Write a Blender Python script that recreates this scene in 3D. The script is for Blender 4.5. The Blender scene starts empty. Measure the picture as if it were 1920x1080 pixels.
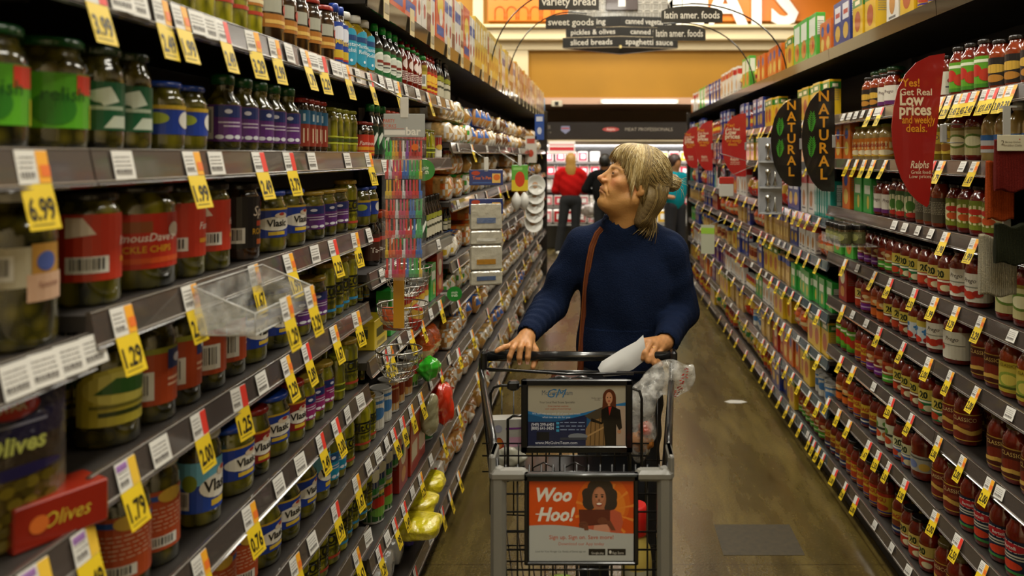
import bpy, math, random
import numpy as np
from mathutils import Vector, Matrix, Euler
PI = math.pi
random.seed(7)
SC = bpy.context.scene
COL = SC.collection
# ------------------------------------------------------------------ camera
F_PX, CX, CY, EYE = 1450.0, 1125.0, 291.0, 1.62
cam_d = bpy.data.cameras.new('camera')
cam = bpy.data.objects.new('camera', cam_d); COL.objects.link(cam)
cam.location = (0, 0, EYE); cam.rotation_euler = (PI / 2, 0, 0)
cam_d.sensor_width = 36; cam_d.lens = F_PX / 1920 * 36
cam_d.shift_x = -(CX - 960) / 1920; cam_d.shift_y = -(540 - CY) / 1920
cam_d.clip_start = .05; cam_d.clip_end = 60
cam_d.dof.use_dof = True; cam_d.dof.focus_distance = 2.45; cam_d.dof.aperture_fstop = 3.2
SC.camera = cam
vs = SC.view_settings
vs.view_transform = 'Standard'; vs.look = 'None'; vs.gamma = 1.0; vs.use_curve_mapping = False; vs.exposure = 0.12
# ------------------------------------------------------------------ world + ceiling lamps
wd = bpy.data.worlds.new('world'); SC.world = wd; wd.use_nodes = True
wd.node_tree.nodes['Background'].inputs[0].default_value = (1.0, .93, .80, 1)
wd.node_tree.nodes['Background'].inputs[1].default_value = .10
def area(name, loc, rot, sx, sy, power, col=(1, .95, .82)):
    d = bpy.data.lights.new(name, 'AREA'); d.shape = 'RECTANGLE'; d.size = sx; d.size_y = sy; d.energy = power; d.color = col
    o = bpy.data.objects.new(name, d); COL.objects.link(o); o.location = loc; o.rotation_euler = rot
    return o
LAMPS = [(-2.6, 1.5), (-2.6, 6.0), (-2.6, 10.5), (.25, -.6), (.25, 3.0), (.25, 6.6), (.25, 10.2), (3.2, 1.5), (3.2, 6.0), (3.2, 10.5)]
for lx, ly in LAMPS:
    area('ceiling_lamp_light', (lx, ly, 4.70), (0, 0, 0), .5, 2.6, 105 if abs(lx) < 1 else 80)
area('meat_case_light', (-.5, 13.56, 1.775), (math.radians(15), 0, 0), 5.0, .08, 45, (1, .97, .95))
area('soffit_wash_light', (-.2, 12.2, 4.6), (math.radians(35), 0, 0), 6.0, .3, 75, (1, .9, .68))

# ------------------------------------------------------------------ helpers
_cc = {}
def C(h):
    if not isinstance(h, str): return h
    if h not in _cc:
        s = h.lstrip('#'); r = [int(s[i:i + 2], 16) / 255 for i in (0, 2, 4)]
        _cc[h] = tuple(((x + .055) / 1.055) ** 2.4 if x > .04045 else x / 12.92 for x in r) + (1.0,)
    return _cc[h]
def px(x, y, Y): return Vector(((x - CX) * Y / F_PX, Y, EYE - (y - CY) * Y / F_PX))

class MB:
    def __init__(s): s.v = []; s.f = []; s.c = []; s.m = []; s.s = []
    def add(s, vs_, fs, col='#ffffff', m=0, sm=False):
        b = len(s.v); s.v.extend(vs_); col = C(col)
        for f in fs: s.f.append(tuple(i + b for i in f)); s.c.append(col); s.m.append(m); s.s.append(sm)
    def box(s, x0, x1, y0, y1, z0, z1, col='#ffffff', m=0, ch=0):
        if ch <= 0:
            v = [(x, y, z) for z in (z0, z1) for x, y in ((x0, y0), (x1, y0), (x1, y1), (x0, y1))]
            s.add(v, [(3, 2, 1, 0), (4, 5, 6, 7), (0, 1, 5, 4), (1, 2, 6, 5), (2, 3, 7, 6), (3, 0, 4, 7)], col, m); return
        c = min(ch, (x1 - x0) * .45, (y1 - y0) * .45, (z1 - z0) * .45)
        def ring(i, z): return [(x0 + i + (c if i < c else 0) * 0 + (c - 0 if False else 0), 0, 0)]
        def oct_(ins, z):
            a = c
            X0, X1, Y0, Y1 = x0 + ins, x1 - ins, y0 + ins, y1 - ins
            return [(X0 + a, Y0, z), (X1 - a, Y0, z), (X1, Y0 + a, z), (X1, Y1 - a, z), (X1 - a, Y1, z), (X0 + a, Y1, z), (X0, Y1 - a, z), (X0, Y0 + a, z)]
        R = [oct_(c * .8, z0), oct_(0, z0 + c), oct_(0, z1 - c), oct_(c * .8, z1)]
        v = [p for r in R for p in r]; fs = [tuple(range(7, -1, -1)), tuple(range(24, 32))]
        for k in range(3):
            for i in range(8): j = (i + 1) % 8; fs.append((k * 8 + i, k * 8 + j, k * 8 + 8 + j, k * 8 + 8 + i))
        s.add(v, fs, col, m)
    def lathe(s, prof, seg=16, col='#ffffff', m=0, sm=True, cap=True, o=(0, 0, 0), cols=None):
        v = []; n = len(prof)
        for r, z in prof:
            for i in range(seg):
                a = 2 * PI * i / seg; v.append((o[0] + r * math.cos(a), o[1] + r * math.sin(a), o[2] + z))
        b = len(s.v); s.v.extend(v)
        for k in range(n - 1):
            cc = C(cols[k]) if cols else C(col)
            for i in range(seg):
                j = (i + 1) % seg
                s.f.append((b + k * seg + i, b + k * seg + j, b + (k + 1) * seg + j, b + (k + 1) * seg + i)); s.c.append(cc); s.m.append(m); s.s.append(sm)
        if cap:
            s.f.append(tuple(b + i for i in range(seg - 1, -1, -1))); s.c.append(C(cols[0]) if cols else C(col)); s.m.append(m); s.s.append(False)
            s.f.append(tuple(b + (n - 1) * seg + i for i in range(seg))); s.c.append(C(cols[-1]) if cols else C(col)); s.m.append(m); s.s.append(False)
    def tube(s, pts, r, seg=8, col='#ffffff', m=0, closed=False):
        P = [Vector(p) for p in pts]; n = len(P); rr = r if isinstance(r, (list, tuple)) else [r] * n
        v = []; up = None
        for i in range(n):
            t = (P[(i + 1) % n] - P[i - 1]) if (closed or 0 < i < n - 1) else (P[1] - P[0] if i == 0 else P[-1] - P[-2])
            if t.length < 1e-9: t = Vector((0, 0, 1))
            t.normalize()
            if up is None: up = t.orthogonal().normalized()
            else:
                up = up - t * up.dot(t)
                up = up.normalized() if up.length > 1e-6 else t.orthogonal().normalized()
            w = t.cross(up)
            for k in range(seg):
                a = 2 * PI * k / seg; v.append(tuple(P[i] + (up * math.cos(a) + w * math.sin(a)) * rr[i]))
        fs = []
        for i in range(n if closed else n - 1):
            j = (i + 1) % n
            for k in range(seg): l = (k + 1) % seg; fs.append((i * seg + k, i * seg + l, j * seg + l, j * seg + k))
        if not closed: fs += [tuple(range(seg - 1, -1, -1)), tuple((n - 1) * seg + k for k in range(seg))]
        s.add(v, fs, col, m, True)
    def prism(s, poly, t, mapf, col='#ffffff', m=0):
        n = len(poly)
        v = [mapf(u, w, 0) for u, w in poly] + [mapf(u, w, t) for u, w in poly]
        s.add(v, [tuple(range(n)), tuple(range(2 * n - 1, n - 1, -1))] + [(i, n + i, n + (i + 1) % n, (i + 1) % n) for i in range(n)], col, m)
    def xf(s, M):
        s.v = [tuple(M @ Vector(p)) for p in s.v]; return s
    def build(s, name, mats, parent=None, loc=None, rot=None):
        me = bpy.data.meshes.new(name); me.from_pydata([tuple(p) for p in s.v], [], s.f)
        mats = mats if isinstance(mats, (list, tuple)) else [mats]
        for m_ in mats: me.materials.append(m_)
        if len(mats) > 1: me.polygons.foreach_set('material_index', s.m)
        me.polygons.foreach_set('use_smooth', s.s)
        at = me.color_attributes.new('Col', 'FLOAT_COLOR', 'CORNER')
        n = np.array([len(f) for f in s.f]); at.data.foreach_set('color', np.repeat(np.array(s.c, dtype=np.float32), n, axis=0).ravel())
        me.update()
        o = bpy.data.objects.new(name, me); COL.objects.link(o)
        if parent is not None: o.parent = parent
        if loc is not None: o.location = loc
        if rot is not None: o.rotation_euler = rot
        return o
def tag(o, label=None, cat=None, group=None, kind=None):
    if label: o['label'] = label
    if cat: o['category'] = cat
    if group: o['group'] = group
    if kind: o['kind'] = kind
    return o
def empty(name, loc=(0, 0, 0), rz=0):
    o = bpy.data.objects.new(name, None); COL.objects.link(o); o.location = loc; o.rotation_euler = (0, 0, rz); o.empty_display_size = .05; return o
def struct(mb, name, mat): return tag(mb.build(name, mat), kind='structure')
def dup(o, parent=None):
    c = o.copy(); COL.objects.link(c)
    if parent is not None: c.parent = parent
    for ch in KIDS.get(o.name, []): dup(ch, c)
    return c
KIDS = {}
def kid(p, c): KIDS.setdefault(p.name, []).append(c); return c

# materials ------------------------------------------------------------
def nodes(m): return m.node_tree.nodes, m.node_tree.links
def mat(name, col=None, rough=.5, metal=0, coat=0, spec=.5, trans=0, emit=0, bump=0, bscale=40, sheen=0, sss=0, alpha=1, var=0, vscale=8):
    m = bpy.data.materials.new(name); m.use_nodes = True; N, L = nodes(m); b = N['Principled BSDF']
    b.inputs['Roughness'].default_value = rough; b.inputs['Metallic'].default_value = metal; b.inputs['Coat Weight'].default_value = coat
    b.inputs['Coat Roughness'].default_value = .06
    b.inputs['Specular IOR Level'].default_value = spec; b.inputs['Transmission Weight'].default_value = trans; b.inputs['Sheen Weight'].default_value = sheen
    b.inputs['Subsurface Weight'].default_value = sss; b.inputs['Subsurface Radius'].default_value = (.012, .005, .003); b.inputs['Alpha'].default_value = alpha
    if col is None:
        a = N.new('ShaderNodeAttribute'); a.attribute_name = 'Col'; src = a.outputs['Color']
    else:
        a = N.new('ShaderNodeRGB'); a.outputs[0].default_value = C(col); src = a.outputs[0]
    tc = N.new('ShaderNodeTexCoord')
    if var:
        nz = N.new('ShaderNodeTexNoise'); nz.inputs['Scale'].default_value = vscale; nz.inputs['Detail'].default_value = 4; L.new(tc.outputs['Object'], nz.inputs['Vector'])
        mr = N.new('ShaderNodeMapRange'); mr.inputs['From Min'].default_value = .3; mr.inputs['From Max'].default_value = .7
        mr.inputs['To Min'].default_value = 1 - var; mr.inputs['To Max'].default_value = 1 + var * .6; L.new(nz.outputs['Fac'], mr.inputs['Value'])
        mx = N.new('ShaderNodeVectorMath'); mx.operation = 'SCALE'; L.new(src, mx.inputs[0]); L.new(mr.outputs[0], mx.inputs['Scale']); src = mx.outputs[0]
    L.new(src, b.inputs['Base Color'])
    if emit: L.new(src, b.inputs['Emission Color']); b.inputs['Emission Strength'].default_value = emit
    if bump:
        nz = N.new('ShaderNodeTexNoise'); nz.inputs['Scale'].default_value = bscale; nz.inputs['Detail'].default_value = 5; L.new(tc.outputs['Object'], nz.inputs['Vector'])
        bp = N.new('ShaderNodeBump'); bp.inputs['Strength'].default_value = bump; bp.inputs['Distance'].default_value = .01; L.new(nz.outputs['Fac'], bp.inputs['Height']); L.new(bp.outputs[0], b.inputs['Normal'])
        if coat: L.new(bp.outputs[0], b.inputs['Coat Normal'])
    return m
def content(name, c1, c2, c3, scale=(30, 30, 12), kind='vor', rough=.18, coat=1.0):
    m = bpy.data.materials.new(name); m.use_nodes = True; N, L = nodes(m); b = N['Principled BSDF']
    tc = N.new('ShaderNodeTexCoord'); oi = N.new('ShaderNodeObjectInfo'); ad = N.new('ShaderNodeVectorMath'); ad.operation = 'ADD'
    sc = N.new('ShaderNodeVectorMath'); sc.operation = 'SCALE'; sc.inputs['Scale'].default_value = 7
    L.new(oi.outputs['Random'], sc.inputs[0]); L.new(tc.outputs['Object'], ad.inputs[0]); L.new(sc.outputs[0], ad.inputs[1])
    mp = N.new('ShaderNodeMapping'); mp.inputs['Scale'].default_value = scale; L.new(ad.outputs[0], mp.inputs['Vector'])
    if kind == 'vor':
        t = N.new('ShaderNodeTexVoronoi'); t.inputs['Scale'].default_value = 1; t.inputs['Randomness'].default_value = .8; out = t.outputs['Distance']
    else:
        t = N.new('ShaderNodeTexNoise'); t.inputs['Scale'].default_value = 1; t.inputs['Detail'].default_value = 5; out = t.outputs['Fac']
    L.new(mp.outputs[0], t.inputs['Vector'])
    r = N.new('ShaderNodeValToRGB'); e = r.color_ramp.elements; e[0].color = C(c1); e[0].position = .15; e[1].color = C(c3); e[1].position = .85
    k = e.new(.5); k.color = C(c2); L.new(out, r.inputs[0]); L.new(r.outputs[0], b.inputs['Base Color'])
    b.inputs['Roughness'].default_value = rough; b.inputs['Coat Weight'].default_value = coat; b.inputs['Coat Roughness'].default_value = .05
    return m
PAPER = mat('printed_paper', rough=.42, spec=.45)
PLAS = mat('coloured_plastic', rough=.3, coat=.3)
GLOSS = mat('gloss_card', rough=.28, coat=.5)
FILM = mat('crinkled_film', rough=.2, coat=1, bump=1.0, bscale=17)
FILM2 = mat('crinkled_film_packet', rough=.22, coat=1, bump=.7, bscale=45)
TIN = mat('tin_lid', '#c9c6bd', rough=.3, metal=1)
STEEL = mat('bright_wire', '#b9b6ae', rough=.25, metal=1)
BLACKMET = mat('black_coated_wire', '#0c0c0d', rough=.28, coat=.5)
SHELFM = mat('dark_shelf_steel', '#2a2521', rough=.5, bump=.03, var=.2)
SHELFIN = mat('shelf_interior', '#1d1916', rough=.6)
RAILM = mat('price_rail_plastic', rough=.25, coat=.9)
PK = content('pickles_in_brine', '#77701a', '#55510f', '#1c1d0a', (42, 42, 11))
PKY = content('yellow_peppers_in_brine', '#a8a01a', '#7d7a12', '#3a3a0a', (60, 60, 16))
OLV = content('olives_in_brine', '#5f5618', '#3d390e', '#16150a', (48, 48, 48))
BRN = content('brown_spears', '#4a2f10', '#2d1a08', '#150c05', (70, 70, 12))
RED = content('red_tomato_sauce', '#8a260a', '#701d0b', '#4a150b', (25, 25, 25), 'noise')
REDO = content('orange_tomato_sauce', '#a3440f', '#86310e', '#5f230c', (25, 25, 25), 'noise')
PALE = content('cream_dressing', '#b59c63', '#a98f52', '#957a3c', (20, 20, 20), 'noise')
YEL = content('mustard_relish', '#8d7710', '#7a650c', '#5f4f0a', (70, 70, 70), 'noise')
SOY = content('dark_sauce', '#160b06', '#100805', '#0a0605', (20, 20, 20), 'noise')
SRI = content('hot_sauce', '#7a1206', '#6a0f06', '#520c06', (20, 20, 20), 'noise')
TAN = content('brown_spice', '#5a4623', '#44341a', '#2a2011', (90, 90, 90), 'noise')

def clearfilm(name, col, a):
    m = bpy.data.materials.new(name); m.use_nodes = True; N, L = nodes(m); b = N['Principled BSDF']; out = N['Material Output']
    b.inputs['Base Color'].default_value = C(col); b.inputs['Roughness'].default_value = .18; b.inputs['Coat Weight'].default_value = 1
    tr = N.new('ShaderNodeBsdfTransparent'); mx = N.new('ShaderNodeMixShader'); tc = N.new('ShaderNodeTexCoord')
    nz = N.new('ShaderNodeTexNoise'); nz.inputs['Scale'].default_value = 30; nz.inputs['Detail'].default_value = 4; L.new(tc.outputs['Object'], nz.inputs['Vector'])
    mr = N.new('ShaderNodeMapRange'); mr.inputs['From Min'].default_value = .35; mr.inputs['From Max'].default_value = .65; mr.inputs['To Min'].default_value = a * .25; mr.inputs['To Max'].default_value = min(1, a * 2)
    L.new(nz.outputs['Fac'], mr.inputs['Value']); L.new(mr.outputs[0], mx.inputs['Fac'])
    bp = N.new('ShaderNodeBump'); bp.inputs['Strength'].default_value = 1; bp.inputs['Distance'].default_value = .01; L.new(nz.outputs['Fac'], bp.inputs['Height']); L.new(bp.outputs[0], b.inputs['Normal']); L.new(bp.outputs[0], b.inputs['Coat Normal'])
    L.new(tr.outputs[0], mx.inputs[1]); L.new(b.outputs[0], mx.inputs[2]); L.new(mx.outputs[0], out.inputs['Surface'])
    return m
CLEARBAG = clearfilm('clear_bag_film', '#d8d6cf', .30)
GLASSY = clearfilm('clear_acrylic', '#c9c9c4', .22)
CLEARPACK = clearfilm('clear_blister', '#cfcfca', .06)

# text -----------------------------------------------------------------
_g = {}
def glyphs(s, bold=0.0, shear=0.0):
    k = (s, bold, shear)
    if k in _g: return _g[k]
    cu = bpy.data.curves.new('glyphs', 'FONT'); cu.body = s; cu.size = 1; cu.offset = bold; cu.shear = shear; cu.resolution_u = 2; cu.fill_mode = 'FRONT'
    o = bpy.data.objects.new('glyphs', cu); me = bpy.data.meshes.new_from_object(o)
    v = np.array([p.co[:2] for p in me.vertices]) if len(me.vertices) else np.zeros((1, 2)); f = [tuple(p.vertices) for p in me.polygons]
    bpy.data.objects.remove(o); bpy.data.curves.remove(cu); bpy.data.meshes.remove(me)
    v = v / .73; x0, x1 = v[:, 0].min(), v[:, 0].max(); v[:, 0] -= (x0 + x1) / 2
    _g[k] = (v, f, x1 - x0); return _g[k]
_fl = lambda f: tuple(reversed(f))
def art(mb, ops, W, H, mapf, m=0, nu=6):
    """W,H real size of the field; ops in u -1..1, v 0..1. mapf(x,z,layer)"""
    def bb(op):
        if op[0] == 'r': return op[1], op[2], op[3], op[4]
        if op[0] == 'e': return op[1] - op[3], op[2] - op[4], op[1] + op[3], op[2] + op[4]
        if op[0] == 'p': return min(q[0] for q in op[1]), min(q[1] for q in op[1]), max(q[0] for q in op[1]), max(q[1] for q in op[1])
        kw = op[6] if len(op) > 6 else {}; gw = glyphs(op[1], kw.get('b', 0), kw.get('s', 0))[2] * op[4] * H * kw.get('sx', 1) / (W / 2); gw = min(gw, kw.get('w', 99))
        return op[2] - gw / 2, op[3] - op[4] * .3, op[2] + gw / 2, op[3] + op[4]
    done = []
    for op in ops:
        k = op[0]; B_ = bb(op); lay = 1 + max([L_ for L_, q in done if B_[0] < q[2] and B_[2] > q[0] and B_[1] < q[3] and B_[3] > q[1]], default=0); done.append((lay, B_))
        if k == 'r':
            _, u0, v0, u1, v1, col = op; us_ = [u0] + [k_ / nu for k_ in range(int(math.floor(u0 * nu)) + 1, int(math.ceil(u1 * nu)))] + [u1] if nu > 1 else [u0, u1]; n = len(us_) - 1
            v = []
            for u in us_:
                v += [mapf(u * W / 2, v0 * H, lay), mapf(u * W / 2, v1 * H, lay)]
            mb.add(v, [(2 * i, 2 * i + 2, 2 * i + 3, 2 * i + 1) for i in range(n)], col, m)
        elif k == 'e':
            _, cu, cv, ru, rv, col = op; n = 16; v = []
            if nu > 1:
                for i in range(11):
                    a = PI - PI * i / 10; c_, s_ = math.cos(a), math.sin(a); v += [mapf((cu + ru * c_) * W / 2, (cv - rv * s_ - 1e-5) * H, lay), mapf((cu + ru * c_) * W / 2, (cv + rv * s_ + 1e-5) * H, lay)]
                mb.add(v, [(2 * i, 2 * i + 2, 2 * i + 3, 2 * i + 1) for i in range(10)], col, m); continue
            for i in range(n): a = 2 * PI * i / n; v.append(mapf((cu + ru * math.cos(a)) * W / 2, (cv + rv * math.sin(a)) * H, lay))
            v.append(mapf(cu * W / 2, cv * H, lay)); mb.add(v, [(i, (i + 1) % n, n) for i in range(n)], col, m)
        elif k == 'p':
            _, pts, col = op
            if nu > 1:
                u0, u1 = min(q[0] for q in pts), max(q[0] for q in pts); K = max(1, int(math.ceil((u1 - u0) * 10)))
                for j in range(K):
                    P_ = pts
                    for sgn, lim in ((1, u0 + (u1 - u0) * j / K), (-1, u0 + (u1 - u0) * (j + 1) / K)):
                        Q_ = []
                        for i in range(len(P_)):
                            a, c = P_[i - 1], P_[i]; da, dc = sgn * (a[0] - lim), sgn * (c[0] - lim)
                            if (da >= 0) != (dc >= 0): t = da / (da - dc); Q_.append((lim, a[1] + (c[1] - a[1]) * t))
                            if dc >= 0: Q_.append(c)
                        P_ = Q_
                        if len(P_) < 3: break
                    if len(P_) >= 3: mb.add([mapf(u * W / 2, w * H, lay) for u, w in P_], [tuple(range(len(P_)))], col, m)
                continue
            v = [mapf(u * W / 2, w * H, lay) for u, w in pts]; mb.add(v, [tuple(range(len(pts)))], col, m)
        elif k == 't':
            _, s, cu, cv, h, col = op[:6]; kw = op[6] if len(op) > 6 else {}
            gv, gf, gw = glyphs(s, kw.get('b', 0), kw.get('s', 0)); sz = h * H; wmax = kw.get('w')
            sx = sz * kw.get('sx', 1)
            if wmax and gw * sx > wmax * W / 2: sx = wmax * W / 2 / gw
            mb.add([mapf(cu * W / 2 + p[0] * sx, cv * H + p[1] * sz, lay) for p in gv], gf, col, m)
def flat(y0, step=.0004): return lambda x, z, l: (x, y0 - l * step, z)
def cyl(r, z0, step=.0005):
    def f(x, z, l):
        R = r + l * step; a = x / r - PI / 2; return (R * math.cos(a), R * math.sin(a), z0 + z)
    return f
def bar_(u, v, w, h):
    ops = [('r', u, v, u + w, v + h, '#d9d7cf')]
    x = u + w * .12
    while x < u + w * .86: d = w * random.choice([.02, .03, .05]); ops.append(('r', x, v + h * .2, x + d, v + h * .9, '#1a1a1a')); x += d + w * random.choice([.03, .04, .05])
    return ops
def dash(u, v, w, n, col, h=.03, gap=.065):
    ops = []
    for k in range(n):
        x = u
        while x < u + w - .02: d = min(random.uniform(.04, .14), u + w - x); ops.append(('r', x, v - k * gap, x + d, v - k * gap + h, col)); x += d + .03
    return ops

# SDF meshing ------------------------------------------------------------
def surfnet(fn, lo, hi, h):
    lo = np.array(lo, float); hi = np.array(hi, float); n = np.ceil((hi - lo) / h).astype(int) + 1
    ax = [lo[i] + h * np.arange(n[i]) for i in range(3)]
    G = np.stack(np.meshgrid(*ax, indexing='ij'), -1).reshape(-1, 3).astype(np.float32)
    Fv = np.empty(len(G), np.float32)
    for a in range(0, len(G), 400000): Fv[a:a + 400000] = fn(G[a:a + 400000])
    return net(Fv.reshape(n), n, lo, h)
def surfnet_sparse(fn, lo, hi, h, B=8):
    # only blocks of cells near the surface are evaluated finely
    lo = np.array(lo, float); hi = np.array(hi, float); nb = np.ceil((hi - lo) / (h * B)).astype(int) + 1; n = nb * B
    c = [lo[i] + h * B * (np.arange(nb[i]) + .5) for i in range(3)]; G = np.stack(np.meshgrid(*c, indexing='ij'), -1).reshape(-1, 3).astype(np.float32); D = fn(G)
    act = np.abs(D) < h * B * 1.25; Fb = np.where(D < 0, -1., 1.).astype(np.float32)[:, None].repeat(B ** 3, 1)
    o = np.stack(np.meshgrid(*[h * np.arange(B)] * 3, indexing='ij'), -1).reshape(-1, 3); idx = np.argwhere(act).ravel(); corner = G[idx] - h * B * .5
    for a in range(0, len(idx), 600):
        P = (corner[a:a + 600, None] + o[None]).reshape(-1, 3).astype(np.float32); Fb[idx[a:a + 600]] = fn(P).reshape(-1, B ** 3)
    Fv = Fb.reshape(*nb, B, B, B).transpose(0, 3, 1, 4, 2, 5).reshape(n); return net(Fv, n, lo, h)
def net(Fv, n, lo, h):
    ins = Fv < 0
    c = [ins[a:n[0] - 1 + a, b:n[1] - 1 + b, d:n[2] - 1 + d] for a in (0, 1) for b in (0, 1) for d in (0, 1)]
    any_ = np.logical_or.reduce(c); all_ = np.logical_and.reduce(c); cell = any_ & ~all_
    idx = np.argwhere(cell); vid = -np.ones(cell.shape, int); vid[cell] = np.arange(len(idx))
    acc = np.zeros((len(idx), 3)); cnt = np.zeros(len(idx)); I = idx
    co = [(a, b, d) for a in (0, 1) for b in (0, 1) for d in (0, 1)]
    for A in co:
        for axn in range(3):
            if A[axn]: continue
            B = list(A); B[axn] = 1
            fa = Fv[I[:, 0] + A[0], I[:, 1] + A[1], I[:, 2] + A[2]]; fb = Fv[I[:, 0] + B[0], I[:, 1] + B[1], I[:, 2] + B[2]]
            cr = (fa < 0) != (fb < 0); t = np.where(cr, fa / np.where(fa == fb, 1, fa - fb), 0)
            p = np.array(A, float)[None].repeat(len(I), 0); p[:, axn] += t; acc[cr] += p[cr]; cnt[cr] += 1
    V = (I + acc / cnt[:, None]) * h + lo
    Fs = []
    for axn in range(3):
        o1, o2 = (axn + 1) % 3, (axn + 2) % 3
        s0 = [slice(0, m - 1) for m in n]; s1 = list(s0); s1[axn] = slice(1, n[axn])
        a = ins[tuple(s0)]; b = ins[tuple(s1)]
        E = np.argwhere(a != b); E = E[(E[:, o1] >= 1) & (E[:, o2] >= 1)]
        if not len(E): continue
        def g(d1, d2): q = E.copy(); q[:, o1] -= d1; q[:, o2] -= d2; return vid[q[:, 0], q[:, 1], q[:, 2]]
        quad = np.stack([g(1, 1), g(0, 1), g(0, 0), g(1, 0)], 1); sg = a[E[:, 0], E[:, 1], E[:, 2]]
        quad[~sg] = quad[~sg][:, ::-1]; Fs.append(quad)
    Fq = np.concatenate(Fs); Fq = Fq[(Fq >= 0).all(1)]
    return V, Fq
def el(P, c, r):
    q = (P - np.array(c, np.float32)) / np.array(r, np.float32); k0 = np.linalg.norm(q, axis=1); k1 = np.linalg.norm(q / np.array(r, np.float32), axis=1) + 1e-9
    return k0 * (k0 - 1) / k1
def rc(P, a, b, ra, rb):
    a = np.array(a, np.float32); b = np.array(b, np.float32); ab = b - a; t = np.clip(((P - a) @ ab) / (ab @ ab), 0, 1)
    return np.linalg.norm(P - a - t[:, None] * ab, axis=1) - (ra + (rb - ra) * t)
def su(a, b, k): h = np.clip(.5 + .5 * (b - a) / k, 0, 1); return b + (a - b) * h - k * h * (1 - h)
def ssub(a, b, k): return -su(-a, b, k)   # a minus b
def sub(a, b): return np.maximum(a, -b)
def sdf_mb(fn, lo, hi, h, colf=None, col='#ffffff', mb=None, m=0, sparse=False):
    V, Fq = (surfnet_sparse if sparse else surfnet)(fn, lo, hi, h); mb = mb or MB(); b = len(mb.v)
    mb.v.extend(map(tuple, V.tolist())); mb.f.extend(map(tuple, (Fq + b).tolist()))
    cs = colf(V[Fq].mean(1)) if colf else None
    mb.c.extend([tuple(x) for x in cs.tolist()] if colf else [C(col)] * len(Fq)); mb.m.extend([m] * len(Fq)); mb.s.extend([True] * len(Fq))
    return mb
ORD = ['first', 'second', 'third', 'fourth', 'fifth', 'sixth', 'seventh', 'eighth', 'ninth', 'tenth', 'eleventh', 'twelfth', 'thirteenth', 'fourteenth', 'fifteenth', 'sixteenth', 'seventeenth', 'eighteenth', 'nineteenth']
TENS = ['', '', 'twent', 'thirt', 'fort', 'fift', 'sixt', 'sevent', 'eight', 'ninet']
NUMW = ['zero', 'one', 'two', 'three', 'four', 'five', 'six', 'seven', 'eight', 'nine', 'ten', 'eleven', 'twelve', 'thirteen', 'fourteen', 'fifteen', 'sixteen', 'seventeen', 'eighteen', 'nineteen']
def ordw(n):
    if n <= 19: return ORD[n - 1]
    t, u = divmod(n, 10)
    if t > 9: return 'hundred-and-' + (ordw(n - 100) if n > 100 else 'first')
    return TENS[t] + 'ieth' if u == 0 else TENS[t] + 'y-' + ORD[u - 1]
def numw(n):
    if n <= 19: return NUMW[n]
    t, u = divmod(n, 10); return TENS[t] + 'y' + ('-' + NUMW[u] if u else '') if t < 10 else 'many'

# ================================================================== ROOM
def floor_mat():
    m = bpy.data.materials.new('polished_brown_concrete'); m.use_nodes = True; N, L = nodes(m); b = N['Principled BSDF']
    tc = N.new('ShaderNodeTexCoord'); nz = N.new('ShaderNodeTexNoise'); nz.inputs['Scale'].default_value = 2.2; nz.inputs['Detail'].default_value = 8; nz.inputs['Roughness'].default_value = .65
    mp = N.new('ShaderNodeMapping'); mp.inputs['Scale'].default_value = (2.6, .55, 1); L.new(tc.outputs['Object'], mp.inputs['Vector']); L.new(mp.outputs[0], nz.inputs['Vector'])  # stretched noise: stains plus lengthwise reflection streaks painted into the floor colour
    r = N.new('ShaderNodeValToRGB'); e = r.color_ramp.elements; e[0].color = C('#372c11'); e[0].position = .3; e[1].color = C('#70602e'); e[1].position = .72
    k = e.new(.5); k.color = C('#50431d'); L.new(nz.outputs['Fac'], r.inputs[0])
    n2 = N.new('ShaderNodeTexNoise'); n2.inputs['Scale'].default_value = 90; n2.inputs['Detail'].default_value = 3; L.new(tc.outputs['Object'], n2.inputs['Vector'])
    r2 = N.new('ShaderNodeMapRange'); r2.inputs['From Min'].default_value = .35; r2.inputs['From Max'].default_value = .65; r2.inputs['To Min'].default_value = .8; r2.inputs['To Max'].default_value = 1.15; L.new(n2.outputs['Fac'], r2.inputs['Value'])
    br = N.new('ShaderNodeTexBrick'); br.inputs['Color1'].default_value = (1, 1, 1, 1); br.inputs['Color2'].default_value = (1, 1, 1, 1); br.inputs['Mortar'].default_value = (.62, .58, .5, 1)
    br.inputs['Scale'].default_value = 1; br.inputs['Brick Width'].default_value = 1.86; br.inputs['Row Height'].default_value = 1.86; br.inputs['Mortar Size'].default_value = .004; br.offset = 0
    mp2 = N.new('ShaderNodeMapping'); mp2.inputs['Location'].default_value = (.75, .66, 0); L.new(tc.outputs['Object'], mp2.inputs['Vector']); L.new(mp2.outputs[0], br.inputs['Vector'])
    s1 = N.new('ShaderNodeVectorMath'); s1.operation = 'SCALE'; L.new(r.outputs[0], s1.inputs[0]); L.new(r2.outputs[0], s1.inputs['Scale'])
    s2 = N.new('ShaderNodeVectorMath'); s2.operation = 'MULTIPLY'; L.new(s1.outputs[0], s2.inputs[0]); L.new(br.outputs['Color'], s2.inputs[1]); L.new(s2.outputs[0], b.inputs['Base Color'])
    rr = N.new('ShaderNodeMapRange'); rr.inputs['To Min'].default_value = .12; rr.inputs['To Max'].default_value = .42; L.new(nz.outputs['Fac'], rr.inputs['Value']); L.new(rr.outputs[0], b.inputs['Roughness'])
    bp = N.new('ShaderNodeBump'); bp.inputs['Strength'].default_value = .12; bp.inputs['Distance'].default_value = .01; L.new(n2.outputs['Fac'], bp.inputs['Height']); L.new(bp.outputs[0], b.inputs['Normal'])
    b.inputs['Coat Weight'].default_value = .35; b.inputs['Coat Roughness'].default_value = .18
    return m
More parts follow.
